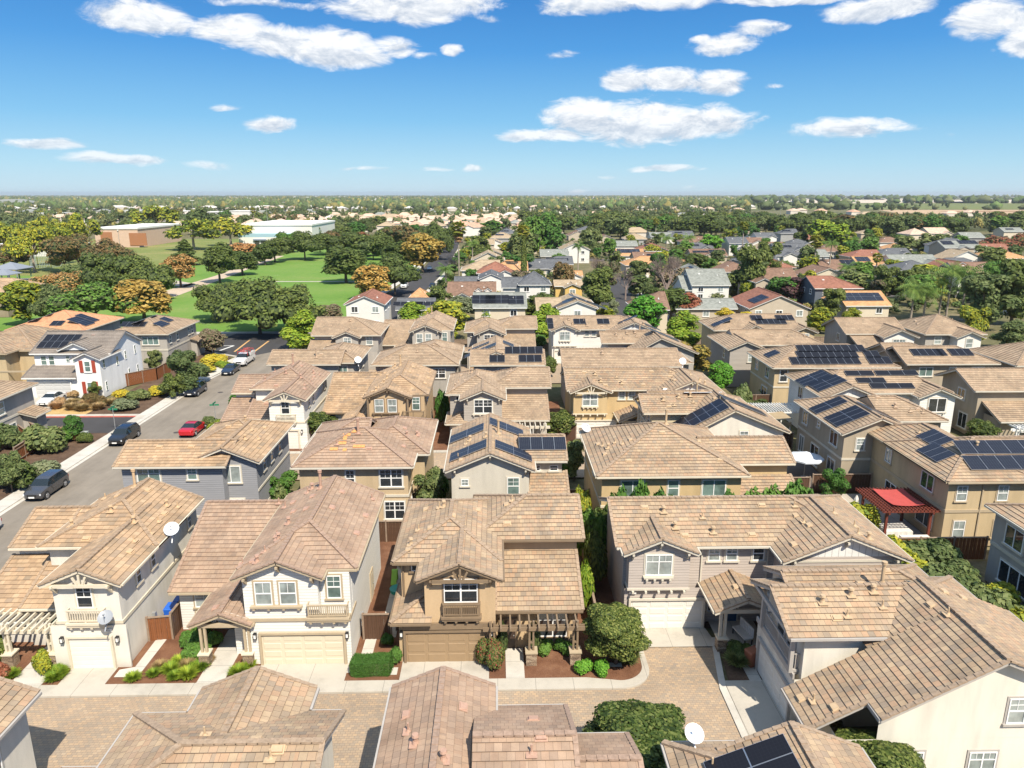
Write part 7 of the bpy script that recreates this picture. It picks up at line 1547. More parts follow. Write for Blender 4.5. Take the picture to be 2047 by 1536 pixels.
# park trees: base x, base y, top y, width, shape, material, label
PK=[(520,668,552,165,'spread','dark','huge dark spreading oak by the parking corner, left half'),(590,662,568,110,'spread','dark','dark spreading oak by the parking corner, right half'),(455,640,560,110,'spread','dark','dark oak left of the huge oak'),
 (745,600,527,78,'round','gold','golden orange round tree on the lawn by the street'),(692,566,492,90,'round','dark','dark oak standing alone on the lawn'),(790,590,505,100,'spread','dark','large dark tree beside the golden orange tree'),
 (290,645,556,112,'round','gold','golden tree behind the grey-beige solar house'),(195,650,562,150,'spread','green','wide green tree behind the orange roofed house'),(115,655,565,90,'spread','olive','olive tree right of the yellow-green tree at the left'),(60,650,560,90,'round','ygreen','yellow-green tree at the left edge behind the orange roof'),
 (135,600,542,95,'spread','orange','orange tree behind the yellow-green tree, left'),(225,600,500,110,'spread','dark','dark tree in the tree mass at left'),(285,600,512,110,'spread','dark','dark tree next to the orange tree in the left tree mass'),(180,580,520,90,'spread','olive','olive tree in the left tree mass'),
 (362,575,506,66,'round','orange','orange tree beside the park path'),(160,545,465,105,'spread','brown','bronze tree by the ball field'),(220,540,475,80,'spread','brown','bronze-yellow tree left of the lawn'),(372,530,478,44,'cone','dark','dark conifer behind the orange tree'),
 (440,566,483,66,'round','dark','dark round tree on the path edge, taller of two'),(485,550,500,66,'round','dark','dark round tree right of the taller one on the path'),(487,520,484,62,'round','orange','orange tree behind the two dark path trees'),(530,530,486,46,'round','dark','small dark tree at the lawn corner, left'),
 (550,525,475,50,'round','dark','small dark tree at the lawn corner, right'),(610,520,460,80,'spread','dark','broad dark tree at the far lawn edge'),(575,505,465,50,'round','green','green tree before the white building'),(655,510,465,64,'round','dark','dark tree beyond the dark lone oak'),(705,510,462,80,'spread','dark','dark tree at the far lawn corner'),
 (640,505,465,20,'tall','grey','pale thin tree at the far lawn edge'),(726,500,462,34,'flame','rust','pinkish thin tree near the small red roof'),(765,520,470,50,'round','dark','dark tree right of the small red roof'),(845,545,465,80,'round','gold','large golden tree by the far street'),(800,540,480,70,'round','dark','dark tree left of the large golden tree'),
 (800,500,450,80,'spread','brown','bronze tree behind the small red roof'),(880,500,462,22,'flame','rust','reddish thin tree at the far street'),(870,520,440,60,'spread','dark','dark tree behind the large golden tree'),
 (285,490,456,32,'round','lime','small lime lollipop tree on the lawn by the peach building'),(258,485,440,46,'round','dark','dark tree in front of the peach building'),(300,480,436,60,'spread','olive','olive tree right of the peach building'),
 (388,500,435,96,'umbrella','ygreen','wide umbrella tree with pale trunk on the lawn'),(462,492,432,84,'umbrella','ygreen','umbrella tree left of the white building'),(315,470,408,85,'umbrella','ygreen','large umbrella tree behind the small lime tree'),(410,470,412,70,'umbrella','olive','flat-topped dark pine behind the umbrella trees'),
 (70,545,450,90,'umbrella','ygreen','yellow-topped umbrella tree with pale trunk, left park'),(15,520,440,90,'umbrella','ygreen','yellow-topped umbrella tree at the left edge'),(110,530,445,80,'umbrella','ygreen','yellow-topped umbrella tree right of the pale trunk one'),(160,510,424,80,'umbrella','ygreen','yellow-topped umbrella tree left of the peach building'),
 (10,540,485,80,'spread','brown','bronze tree at the left edge of the park'),(90,480,430,60,'umbrella','ygreen','yellow umbrella tree in the left background'),(0,500,455,60,'spread','olive','olive tree cut by the left edge')]
for t in PK: pt(t[0],t[1],t[2],t[3]*1.05,t[4],t[5],t[6],lod=1 if t[1]>500 else 2)
for x,y,h_,w_,mt_,l_ in((6.9,47.5,4.6,2.0,'dark','dark tall shrub in the gap beside the right wall of the tan house, nearest'),(7.0,50.5,5.0,2.2,'green','tall green shrub further back in the gap right of the tan house'),(-17.9,56.9,4.5,2.0,'olive','olive shrub between the grey sided house and the tan hip-roofed house'),
  (-5.2,62.8,3.2,2.2,'green','green shrub in the gap left of the four-panel solar house'),(7.0,56.5,4.2,1.8,'ygreen','yellow-green shrub between the off-white and the yellow-tan house'),(7.2,69,3.0,2.2,'green','green shrub at the end of the long hip-roofed house'),(-6.6,86.5,4.6,2.0,'green','green shrub between the two middle houses of the second row'),
  (27.2,69,3.4,2.6,'green','green shrub beside the wide sloping solar roof'),(28.0,73.5,3.0,2.4,'olive','olive shrub by the dark fence near the tan canvas awning'),(31.0,88.5,4.6,3.2,'olive','olive shrub in front of the long solar-roofed house'),(-33.6,92.0,2.6,2.2,'green','low green shrub at the street side of the third row'),(53.6,84,3.0,2.4,'green','green shrub between the white solar house and the right-edge tan house'),
  (-30.6,109,3.2,2.6,'green','green shrub at the left end of the third row'),(52.9,110,3.0,2.6,'green','green shrub beside the small gable window house, back row'),(38.6,112,2.4,2.2,'green','shrub beside the striped grey sided house')): bush(x,y,h_,w_,mt_,l_)
def ppalm(px,py,top,wpx,kind,label,skirt=False):
    x,y=GB(px,py); lo,hi=0,60
    for _ in range(40):
        z=(lo+hi)/2; f=y*math.cos(YAW)+x*math.sin(YAW); dz=z-CAMH; dd=f*math.cos(PITCH)-dz*math.sin(PITCH); up=f*math.sin(PITCH)+dz*math.cos(PITCH)
        if CY-F*up/dd>top: lo=z
        else: hi=z
    palm(x,y,lo,wpx/2/F*y*1.02,kind,label,skirt=skirt)
for a in ((918,560,450,40,'fan','tall fan palm with a skirt of dead fronds standing in the street margin',True),(892,600,528,46,'feather','feather palm beside the brown dormer roof'),(945,545,480,30,'feather','small palm right of the far street'),(1155,545,484,34,'feather','leafy palm between the houses, centre'),
  (1045,580,455,34,'fan','tall palm left of the grey hip roof'),(1480,545,447,24,'fan','tall thin palm in front of the grey-white houses',),(1330,520,470,34,'feather','palm among the houses right of centre'),(1375,510,468,34,'feather','palm left of the brown roof with solar panels'),
  (1625,555,475,36,'fan','fan palm in the middle of the right houses'),(1655,560,480,34,'feather','tall feather palm right of the fan palm'),(1690,575,525,50,'feather','arching palm below the brown roof'),(1820,640,560,84,'feather','tall feather palm behind the right end of the back row, leftmost'),
  (1845,640,565,84,'feather','feather palm right of the leftmost palm, right cluster'),(1890,640,525,96,'feather','tallest feather palm of the right cluster'),(1920,640,530,96,'feather','feather palm at the right of the cluster'),(1875,640,555,40,'feather','shorter palm in the middle of the right cluster'),
  (510,470,418,14,'fan','distant fan palm above the white building'),(1310,480,440,18,'fan','distant palm before the dark tree belt'),(1560,480,455,20,'fan','distant palm near the grey roofs'),(1745,590,510,26,'fan','fan palm by the orange roofs')):
    ppalm(*a)
for a in((1330,612,512,100,3,'leafless pinkish tree with a spreading crown near the white grey-roofed house'),(1200,560,515,60,4,'bare greyish tree beside the centre street'),(900,555,510,50,5,'leafless purple-grey tree at the far street'),(1250,600,535,60,6,'thin leafless tree right of the tall green tree')):
    x,y=GB(a[0],a[1]); h=(a[1]-a[2])*y/F*1.08; baretree(x,y,h,a[3]*y/F,a[5],seed=a[4])
MT=[(1195,630,532,64,'tall','dark','tall dense dark green tree at the centre street'),(1125,600,522,52,'round','brown','dark bronze tree left of the orange roof, centre'),(1043,545,462,60,'tall','olive','tall olive tree mass left of the centre houses'),(1047,585,462,12,'cypress','dark','very tall thin cypress beside the centre houses'),
 (1488,600,488,80,'irregular','dark','very large dark tree right of the white grey-roofed house'),(1525,560,480,60,'irregular','dark','dark tree behind the very large dark tree'),(1575,610,552,76,'round','plum','plum purple tree between the brown roofed houses'),(1660,640,575,56,'irregular','dark','dark tree in front of the orange roof with solar panels'),
 (1610,605,575,40,'round','olive','olive tree between the purple tree and the blue-grey house'),(1755,600,530,56,'irregular','dark','dark tree in front of the orange roofs, right'),(1800,600,530,70,'irregular','dark','dark bushy tree left of the palm cluster'),(1850,590,540,60,'irregular','olive','olive tree behind the palm cluster'),
 (1960,660,545,110,'irregular','olive','large green tree right of the palm cluster'),(2020,650,515,110,'irregular','dark','large green tree at the right edge'),(1985,610,520,60,'irregular','green','green tree behind the right-edge tree'),(2010,700,640,70,'irregular','olive','olive tree at the right edge above the back row'),(1945,690,610,60,'irregular','ygreen','yellow-green tree right of the back row'),
 (1640,495,438,58,'round','lime','lime green round tree in front of the dark belt, left of two'),(1670,498,446,56,'round','lime','lime green round tree in front of the dark belt, right of two'),(1600,600,545,26,'tall','olive','thin olive tree by the brown roof'),(1660,560,530,14,'cypress','dark','small cypress in front of the brown roof'),
 (1085,640,585,70,'round','dark','dark round tree right of the long solar roof'),(1050,640,598,50,'round','dark','dark shrub tree right of the grey hip house'),(1340,640,575,74,'round','dark','dark rounded tree behind the brown roof'),(925,640,592,70,'round','grey','grey-green tree left of the long solar roof'),(1222,640,600,30,'irregular','grey','sparse tree beside the bright emerald tree'),
 (1420,510,468,46,'round','bright','bright green low tree among the right houses'),(1178,510,452,50,'round','olive','olive tree behind the centre houses'),(1105,520,450,46,'round','green','green tree at the left of the centre houses'),(1218,515,475,30,'round','green','round green tree by the grey roof'),(1395,540,505,60,'round','dark','dark tree in front of the brown solar roof'),
 (1065,520,430,50,'round','green','light green tree left of the belt'),(1095,500,425,50,'round','green','second light green tree left of the belt'),(1240,480,430,40,'round','olive','olive tree at the foot of the dark belt'),(1850,510,465,60,'irregular','olive','olive tree left of the grey solar house'),(1800,520,470,50,'irregular','olive','olive tree above the long grey roof'),
 (1735,515,470,40,'round','green','green tree left of the orange roof, right side'),(1700,520,480,40,'round','green','green tree right of the white houses'),(1990,500,470,70,'spread','rust','rust-brown tree row at the right'),(2035,500,465,50,'spread','rust','rust-brown tree cut by the right edge'),(960,520,470,46,'round','dark','dark tree among the far houses right of the street'),(985,470,440,50,'round','green','green tree behind the tan roofs'),
 (950,560,520,30,'round','green','small tree right of the tall fan palm'),(1270,560,520,40,'irregular','olive','olive tree at the centre street'),(1210,590,520,50,'irregular','mauve','brownish tree behind the tall green tree'),(1310,560,505,40,'irregular','green','green tree at the foot of the bare tree'),(1372,560,515,50,'irregular','dark','dark tree right of the pinkish bare tree')]
for t in MT: pt(*t[:7],lod=1 if t[1]>540 else 2)
# ================================================================== the neighbourhood beyond
def shingle(name,c,var=.16):
    m,nt,N,L,b=newmat(name); uv=N.new('ShaderNodeUVMap'); sp=N.new('ShaderNodeSeparateXYZ'); L.new(uv.outputs[0],sp.inputs[0])
    cb=N.new('ShaderNodeCombineXYZ'); L.new(mth(N,L,'FLOOR',mth(N,L,'MULTIPLY',sp.outputs[0],2.)),cb.inputs[0]); L.new(mth(N,L,'FLOOR',mth(N,L,'MULTIPLY',sp.outputs[1],3.)),cb.inputs[1])
    wn=N.new('ShaderNodeTexWhiteNoise'); wn.noise_dimensions='2D'; L.new(cb.outputs[0],wn.inputs['Vector'])
    geo=N.new('ShaderNodeNewGeometry'); n=noisen(N,L,.35,5,.6,geo.outputs['Position']); v=mth(N,L,'ADD',mth(N,L,'MULTIPLY',wn.outputs[0],.5),mth(N,L,'MULTIPLY',n,.5))
    r=ramp(N,[(.3,tuple(k*(1-var) for k in c)+(1,)),(.7,tuple(k*(1+var) for k in c)+(1,))]); L.new(v,r.inputs[0]); L.new(r.outputs[0],b.inputs['Base Color']); b.inputs['Roughness'].default_value=.9; b.inputs['Specular IOR Level'].default_value=.2; return m
RF={'brown':shingle('shingle_brown',(.20,.125,.09)),'redb':shingle('shingle_red_brown',(.25,.115,.08)),'grey':shingle('shingle_grey_green',(.22,.23,.21)),'slate':shingle('shingle_slate',(.11,.115,.125)),'orange':shingle('shingle_orange_tan',(.44,.25,.125)),'tan':shingle('shingle_tan',(.34,.265,.18)),'salmon':shingle('tile_salmon',(.50,.30,.215)),'pink':shingle('tile_pale',(.52,.38,.29))}
for k,v in RF.items(): CAP_T[v]=v; VENT_T[v]=WHITE
WF={'white':flat('wall_white',lin(.68,.66,.62),.8,.04,1),'cream':flat('wall_cream',lin(.60,.52,.40),.8,.04,1),'beige':flat('wall_beige',lin(.47,.40,.31),.8,.05,1),'grey':flat('wall_grey',lin(.33,.33,.32),.8,.05,1),'yellow':flat('wall_yellow',lin(.62,.42,.14),.8,.05,1),'blue':flat('wall_blue_grey',lin(.10,.12,.15),.8,.05,1),'peach':flat('wall_peach',lin(.56,.40,.30),.8,.05,1)}
_hl=[]; LMK=[]
def far_house(pxl,pxr,pye,z,depth,ax,roof,wall,label,p=.42,ends='gg',sol=(),extra=(),win_=True,cat='house',name='suburban_house'):
    """pixel columns of the front eave ends, pixel row of the eave, eave height; ax = ridge direction"""
    x0,y0,_=G(pxl,pye,z); x1,y1,_=G(pxr,pye,z); y0=y1=(y0+y1)/2; oe=.4
    LMK.append((label,(pxl+pxr)/2,pye)); _hl.append(((x0+x1)/2,y0+depth/2))
    h=House(label,((x0+x1)/2,y0+depth/2,0),WF[wall],RF[roof],WHITE,step=False,name=name,cat=cat)
    h.gable(x0+oe,x1-oe,y0+oe,y0+depth,z,ax,p,.4,.35,ends)
    W=x1-x0
    if win_ and y0<330:
        n=max(1,int(W/4.2)); zs=[z-1.1] if z<4 else [z-1.1,1.5]
        for zz in zs:
            for i in range(n): h.win('S',x0+W*(i+.5)/n,y0+oe,zz,1.3,1.2,'sl',GL_D if (i+int(x0))%2 else GL_B)
        if y0<260: 
            for yy in (y0+3,y0+7): h.win('E' if x0<0 else 'W',x1-oe if x0<0 else x0+oe,yy,z-1.1,1.0,1.1,'dh1',GL_D)
    for e in extra:
        k=e[0]
        if k=='gab': a,b_=x0+W*e[1],x0+W*e[2]; h.gable(a,b_,y0-e[3],y0+3,z+(e[4] if len(e)>4 else -.05),'y',p,.35,.35,'go',gm=WF[e[5]] if len(e)>5 else None)
        if k=='dorm':
            for t in e[1:]: h.gable(x0+W*t-.7,x0+W*t+.7,y0+1.6,y0+4,z+1.2,'y',.8,.2,.2,'go',zb=z,m=WF['white'])
        if k=='wing': a,b_=x0+W*e[1],x0+W*e[2]; h.gable(a,b_,y0+e[3],y0+depth-1,e[4],'x',p,.4,.35,e[5] if len(e)>5 else 'gg')
    for (tx,ty,nu,nv) in sol: h.solar(x0+W*tx,y0+depth*ty,nu,nv,SOL_BL if roof in('orange','tan') else SOL_B,pw=1.6)
    if roof!='pink': h.vents([(x0+W*.3,y0+depth*.35,'box'),(x0+W*.75,y0+depth*.3,'pipe')])
    h.done(); return h
H_=far_house
H_(687,770,609,5.6,11,'y','redb','white','white two-storey house with red-brown gable roof beside the lawn',extra=())
H_(790,868,620,3.1,9,'x','slate','grey','grey house with dark panels and small orange hip behind it',sol=((.3,.25,4,1),(.7,.25,4,1)))
H_(815,858,598,3.1,8,'x','orange','grey','orange hip roof peeking above the dark panelled roof','.42' and .5,'hh')
H_(945,1054,616,5.3,11,'x','grey','cream','long grey-green roof with a wide row of solar panels, centre',sol=((.2,.27,3,2),(.45,.27,3,2),(.8,.25,2,2)))
H_(893,992,592,3.0,11,'x','brown','cream','brown roof with two small white dormers',p=.5,extra=(('dorm',.64,.83),('gab',.18,.45,1.0,-.05,'white')))
H_(956,1008,558,5.4,11,'y','slate','white','white gable-fronted house with slate roof and three tiny vents',extra=(('wing',-.9,0,2,3.6),))
H_(1036,1103,570,5.5,11,'x','slate','white','white house with slate hip roof and shutters',p=.5,ends='hh',sol=((.8,.5,2,1),),extra=(('wing',-.45,.1,2,4.6),))
H_(945,1006,534,3.1,11,'y','orange','white','low white house with bright orange gable roof, right of the far street',extra=(('wing',.6,1.35,3,3.2),))
H_(955,1023,516,3.1,12,'y','tan','cream','low cream house with tan roof behind the orange gabled house',extra=(('wing',.3,1.0,5,3.5),))
H_(976,1003,485,3.4,9,'y','tan','white','small white gabled house behind the tan roofs')
H_(921,971,455,5.8,13,'x','salmon','white','salmon-roofed two-storey house at the end of the far street',ends='hh',extra=(('gab',.1,.5,1.2),))
H_(1127,1163,575,5.4,9,'y','tan','yellow','bright yellow gable-fronted house',extra=(('wing',-.4,1.1,3,5.4),))
H_(1129,1165,554,3.2,9,'y','orange','white','low white house with orange roof behind the yellow house',extra=(('wing',-.1,1.0,3,3.3),))
H_(1083,1147,529,3.6,11,'x','slate','cream','dark slate roof left of the orange roof, centre',sol=((.5,.3,5,1),),ends='hg')
H_(1080,1138,513,3.6,11,'x','grey','cream','grey-tan roof behind the slate roof, centre',extra=(('gab',.55,.8,.8),))
H_(1114,1196,617,5.6,12,'y','tan','white','white house with wide gable and solar panels on both slopes',p=.38,sol=((.2,.3,2,3),(.8,.35,2,5)),extra=(('wing',-.45,.1,2,5.0),))
H_(1271,1340,620,5.6,11,'x','brown','cream','cream house with brown hip roof behind the back row',ends='hg',p=.5)
H_(1154,1192,461,5.4,11,'x','slate','white','white porch-fronted two-storey house with dark roof at the dark tree belt',ends='hh')
H_(1193,1230,478,3.2,10,'y','brown','beige','brown gable-roofed house near the dark tree belt')
H_(1230,1276,492,3.1,10,'x','grey','white','low house with pale grey-green roof, centre right')
H_(1234,1290,512,3.1,11,'x','orange','white','orange roofed house with solar panels, centre right',sol=((.25,.35,3,2),(.65,.35,3,2)))
H_(1268,1340,519,3.2,11,'x','brown','beige','brown roof with solar panels and white gable, centre right',sol=((.62,.3,4,1),(.6,.55,4,1)),extra=(('gab',.3,.55,.8,.2,'white'),))
H_(1361,1392,530,3.1,11,'y','orange','cream','orange-tan roof next to the solar-panelled grey gable')
H_(1367,1424,547,4.2,12,'y','grey','beige','grey-green gable roof with solar panels on its left slope',sol=((.25,.4,3,2),))
H_(1382,1462,571,4.4,14,'x','grey','white','big white house with plain grey-green roof and brown fence',p=.5,extra=(('wing',-.15,.1,1,3.0),))
H_(1350,1476,618,3.0,8,'x','grey','beige','long low grey roof behind the lime trees')
H_(1382,1456,512,3.2,11,'x','brown','beige','brown roof with blue solar panels, middle right',sol=((.3,.3,4,1),(.75,.3,4,2)),extra=(('gab',.35,.6,.8,.2,'white'),))
H_(1457,1498,487,5.6,12,'x','slate','white','white two-storey house with slate roof behind the thin palm',extra=(('gab',.4,.9,3,-2.4),))
H_(1338,1388,470,3.2,10,'x','slate','white','pale house with slate roof before the dark tree belt, right one',sol=((.4,.3,3,1),))
H_(1300,1346,473,3.2,10,'x','grey','white','pale house with grey roof before the dark tree belt, left one')
H_(1503,1600,563,5.6,12,'x','brown','beige','beige house with brown hip roof and a shuttered gable window',ends='hg',p=.46,extra=(('gab',.04,.38,1.6),))
H_(1497,1622,617,3.9,14,'y','redb','beige','beige house with broad white gable and one solar array',p=.42,sol=((.25,.3,3,2),),extra=())
H_(1628,1727,577,5.5,11,'x','redb','blue','dark blue-grey house with red-brown roof',ends='gh',extra=(('gab',.62,.9,1.2,-2,'grey'),))
H_(1690,1784,612,3.4,11,'x','orange','cream','cream house with orange roof and large dark solar arrays',p=.46,sol=((.3,.3,4,2),(.75,.3,2,2)))
H_(1672,1696,606,3.2,8,'y','orange','white','small white gable left of the large solar arrays',sol=((.7,.3,1,2),))
H_(1645,1718,540,3.6,13,'x','brown','beige','brown roofed house with blue solar panels on its right end',sol=((.85,.3,3,3),))
H_(1716,1790,531,3.4,12,'x','orange','cream','orange roofed house with blue solar panels, right',sol=((.25,.35,3,2),(.7,.6,5,1)),extra=(('gab',.5,.9,.9),))
H_(1546,1608,512,3.8,12,'x','slate','white','white gabled house with grey roof, middle right',extra=(('gab',.3,.75,1,0,'white'),('gab',.78,1.1,1,0,'white')))
H_(1608,1660,513,3.2,11,'x','grey','white','white low house with grey roof beside the tall palms')
H_(1710,1764,498,3.3,11,'x','brown','white','brown roofed white house in front of the lime trees, right')
H_(1788,1884,532,3.6,13,'x','grey','white','long grey-green roof with white gable at its right end',p=.5,extra=(('gab',.55,1.0,1.4),))
H_(1876,1982,534,3.2,12,'x','slate','white','dark slate roof right of the long grey-green roof',ends='hh')
H_(1893,1974,519,3.4,11,'y','tan','white','tan roof with wide white gable behind the dark slate roof')
H_(1888,1966,496,5.6,12,'x','grey','beige','grey roofed two-storey house with solar panels, far right',sol=((.2,.35,3,2),(.75,.4,5,2)),extra=(('gab',.35,.6,1.2,-.05,'white'),))
H_(1974,2060,517,3.2,14,'x','orange','cream','orange hip roof at the right edge',ends='hh',p=.4)
H_(1819,1862,469,5.8,14,'x','pink','cream','pale pink hip roofed house between the dark trees, right',ends='hh')
H_(1858,1902,467,5.6,14,'x','pink','cream','pale pink roof with white gable right of the pink hip roof',extra=(('gab',.6,1.0,1.5),))
H_(1774,1824,499,3.2,11,'x','orange','beige','small orange roof above the long grey-green roof',ends='hh')
H_(2030,2075,604,3.4,10,'x','slate','white','white house with porch cut by the right edge'); 
H_(1535,1572,495,3.2,10,'x','brown','cream','small brown roof beside the large dark tree, right'); H_(1690,1712,478,3.2,10,'y','orange','cream','small orange roof behind the lime trees')
# more lots of the same streets
rq=random.Random(21); LB=set(); nn=0; tr_=0; RN={'brown':'brown','redb':'red-brown','grey':'grey','slate':'dark slate','orange':'orange','tan':'tan'}; WN={'white':'white','cream':'cream','beige':'beige','grey':'grey'}
while nn<52 and tr_<4000:
    tr_+=1; px=rq.uniform(950,2040); py=rq.uniform(463,560); x,y=G(px,py,3.2)[:2]
    if any(abs(x-t[0])<16 and abs(y-t[1])<17 for t in _hl) or -36<x<-10 or (24<x<46 and y<300): continue
    rf=rq.choice(list(RN)); wl=rq.choice(list(WN)); ax=rq.choice('xxy'); lm=min(LMK[:60],key=lambda t:abs(t[1]-px)+2.5*abs(t[2]-py)); side='left of' if px<lm[1] else 'right of'
    lb=('%s roofed %s house %s the '%(RN[rf],WN[wl],side)+' '.join(lm[0].replace(',','').split()[:8]))
    for w_ in (' with',' a',' and',' the',' of',' at',' behind',' on',' right',' its',' in',' wide',' far',' by',' from',' one'):
        if lb.endswith(w_): lb=lb[:-len(w_)]
    if lb in LB: continue
    LB.add(lb); w=rq.uniform(12,15)*F/(y+8); nn+=1
    far_house(px-w/2,px+w/2,py,rq.choice([3.1,3.2,5.5]),rq.uniform(10,12.5),ax,rf,wl,lb,p=rq.uniform(.38,.48),ends=rq.choice(['gg','hg','hh']),sol=((.4,.3,3,1),) if nn%5==0 else (),extra=(('gab',.55,.95,1.2),) if ax=='x' and nn%2 else ())
# large buildings left
def block(x0,x1,y0,y1,z,wall,label,roofm,name='building',extra=()):
    o=empty(name,((x0+x1)/2,(y0+y1)/2,0),label,'building'); m=MB(o.location); m.box(x0,x1,y0,y1,0,z); m.build('wall',wall,o); r=MB(o.location); r.box(x0-.4,x1+.4,y0-.4,y1+.4,z,z+.9); r.box(x0+.3,x1-.3,y0+.3,y1-.3,z+.9,z+.95); r.build('roof',roofm,o)
    for nm,mt,bxs in extra:
        q=MB(o.location)
        for b_ in bxs: q.box(*b_)
        q.build(nm,mt,o)
    return o
RW=flat('roof_white',lin(.70,.69,.66),.8,.04,.2); xa,ya,_=G(193,495,0); xb,_,_=G(278,495,0)
block(xa,xb,ya,ya+55,9.5,WF['peach'],'peach coloured flat-roofed school hall with brown panels behind the park',RW,extra=[('brown_panel',flat('panel_brown',lin(.34,.15,.07),.8),[q_]) for q_ in ((xa+3,xa+9,ya-.3,ya,1,8),(xa+18,xa+27,ya-.3,ya,1,7.5))])
xa,ya,_=G(487,490,0); xb,_,_=G(625,490,0)
block(xa,xb,ya,ya+60,10.5,WF['white'],'long white flat-roofed building with a pale blue roof band behind the park',RW,extra=(('blue_band',flat('band_blue',lin(.30,.45,.52),.6),[(xa-.3,xa+30,ya-7,ya-.1,4.6,6.4)]),('awning',flat('awning_blue_grey',lin(.20,.24,.32),.6),[(xa+8,xa+15,ya-8,ya-7,3,3.6)]),('dark_opening',GL_D,[(xa+8.5,xa+11,ya-7.3,ya-7.01,.2,2.6),(xa+12,xa+14.6,ya-7.3,ya-7.01,.2,2.6)]),('front_wing',WF['white'],[(xa,xa+30,ya-7,ya-.11,0,4.6)])))
xa,ya,_=G(-20,417,0); xb,_,_=G(58,417,0)
b=block(xa,xb,ya,ya+40,11,WF['white'],'white two-storey building with grey hip roof at the upper left edge',RW); 
hp=House('grey hip roof wing of the far white office building at the left edge',((xa+xb)/2,ya-3,0),WF['white'],RF['grey'],WHITE,step=False,name='office_building',cat='building'); hp.gable(xa-2,xb+2,ya-4,ya+38,11.2,'x',.3,1,.5,'hh')
for i in range(9): hp.win('S',xa+(xb-xa)*(i+.5)/9,ya-4,7.5,3.2,2.2,'sl',GL_D)
hp.done()
for i,(px,py,w_,z_,l_) in enumerate(((420,432,26,8,'pale grey screened structure in the left background'),(480,432,22,9,'white building right of the screened structure'),(265,425,24,7,'white low building behind the umbrella trees'),(345,425,40,6,'pale roofed building in the left background'),(95,430,30,6,'white low building in the upper left background'),(30,505,30,4,'small pale building under the umbrella trees'),(85,505,20,4,'second small pale building under the umbrella trees'))):
    x,y=GB(px,py+8); block(x-w_/2,x+w_/2,y,y+22,z_,WF['white'] if i!=0 else WF['grey'],l_,RW)
# park structures
def gazebo(x,y,w,z,label):
    o=empty('picnic_shelter',(x,y,0),label,'shelter'); m=MB(); 
    for sx in(-1,1):
        for sy in(-1,1): q=MB(); q.box(sx*w*.4-.15,sx*w*.4+.15,sy*w*.4-.15,sy*w*.4+.15,0,z); q.build('post',flat('post_green',lin(.1,.18,.1),.6) if sx+sy==2 else GALV,o)
    a=w/2; P4=[(-a,-a,z),(a,-a,z),(a,a,z),(-a,a,z)]
    for i in range(4): m.poly([P4[i],P4[(i+1)%4],(0,0,z+w*.22)])
    m.box(-a,a,-a,a,z-.15,z-.01); m.build('roof',flat('shelter_roof',lin(.22,.24,.28),.5),o)
x,y=GB(28,562); gazebo(x,y,9,4.2,'grey pyramid-roofed picnic shelter at the left edge of the park'); x,y=GB(12,568); gazebo(x,y,7,3.2,'lower grey shelter roof beside the picnic shelter')
x,y=GB(92,533); o=empty('backstop',(x,y,0),'chain-link baseball backstop on the park lawn','backstop'); m=MB()
for a,b_ in(((-5,2),(-5,-2)),((-5,-2),(0,-5)),((0,-5),(5,-5)),((5,-5),(5,2))):
    for i in range(9): t=i/8; px_=a[0]+(b_[0]-a[0])*t; py_=a[1]+(b_[1]-a[1])*t; m.box(px_-.05,px_+.05,py_-.05,py_+.05,0,6)
    for zz in(0,1,2,3,4,5,6): m.beam((a[0],a[1],zz),(b_[0],b_[1],zz),.06,.06)
m.build('mesh_frame',flat('chain_link',lin(.35,.42,.40),.5),o)
x,y=GB(735,500); h=House('tiny white park building with a red roof among the trees',(x,y,0),WF['white'],RF['redb'],WHITE,step=False,name='park_building',cat='building'); h.gable(x-3,x+3,y-2.5,y+2.5,3,'x',.5,.4,.4,'gg'); h.done()
# light poles
def pole(px,py,htop,label,arm=True):
    x,y=GB(px,py); z=(py-htop)*y/F*1.03; o=empty('light_pole',(x,y,0),label,'light pole'); m=MB(); m.cyl((0,0,0),.16,z,8,.1); m.build('pole',GALV,o); a=MB(); a.box(-2.2,2.2,-.2,.2,z,z+.5) if arm else a.box(-.3,.3,-.3,.3,z,z+.5); a.build('lamp_head',WHITE,o)
for a in((240,495,464,'slim lamp post on the lawn by the peach building',False),(537,470,417,'twin-headed floodlight pole above the white building'),(617,430,398,'tall floodlight pole in the left centre background'),(388,440,405,'floodlight mast in the left background'),(90,440,412,'floodlight mast at the upper left'),(830,560,535,'street lamp by the far street',False),(1560,430,413,'utility pole at the field edge',False)): pole(*a)
# dark tree belt
rg=random.Random(5); B_='trees of the dark belt beyond the houses'
n=0
while n<150:
    px=rg.uniform(1050,2070); py=rg.uniform(452,474) if px<1750 else rg.uniform(452,480); 
    if 1560<px<1720 and py>482: continue
    x,y=GB(px,py); hh=rg.uniform(10,15)
    tree(x,y,hh,rg.uniform(14,20),'spread' if n%3 else 'round','dark' if rg.random()<.72 else rg.choice(['olive','green','brown']),'tree crown in the long dark belt beyond the houses, right half of the photo',B_,lod=2); n+=1
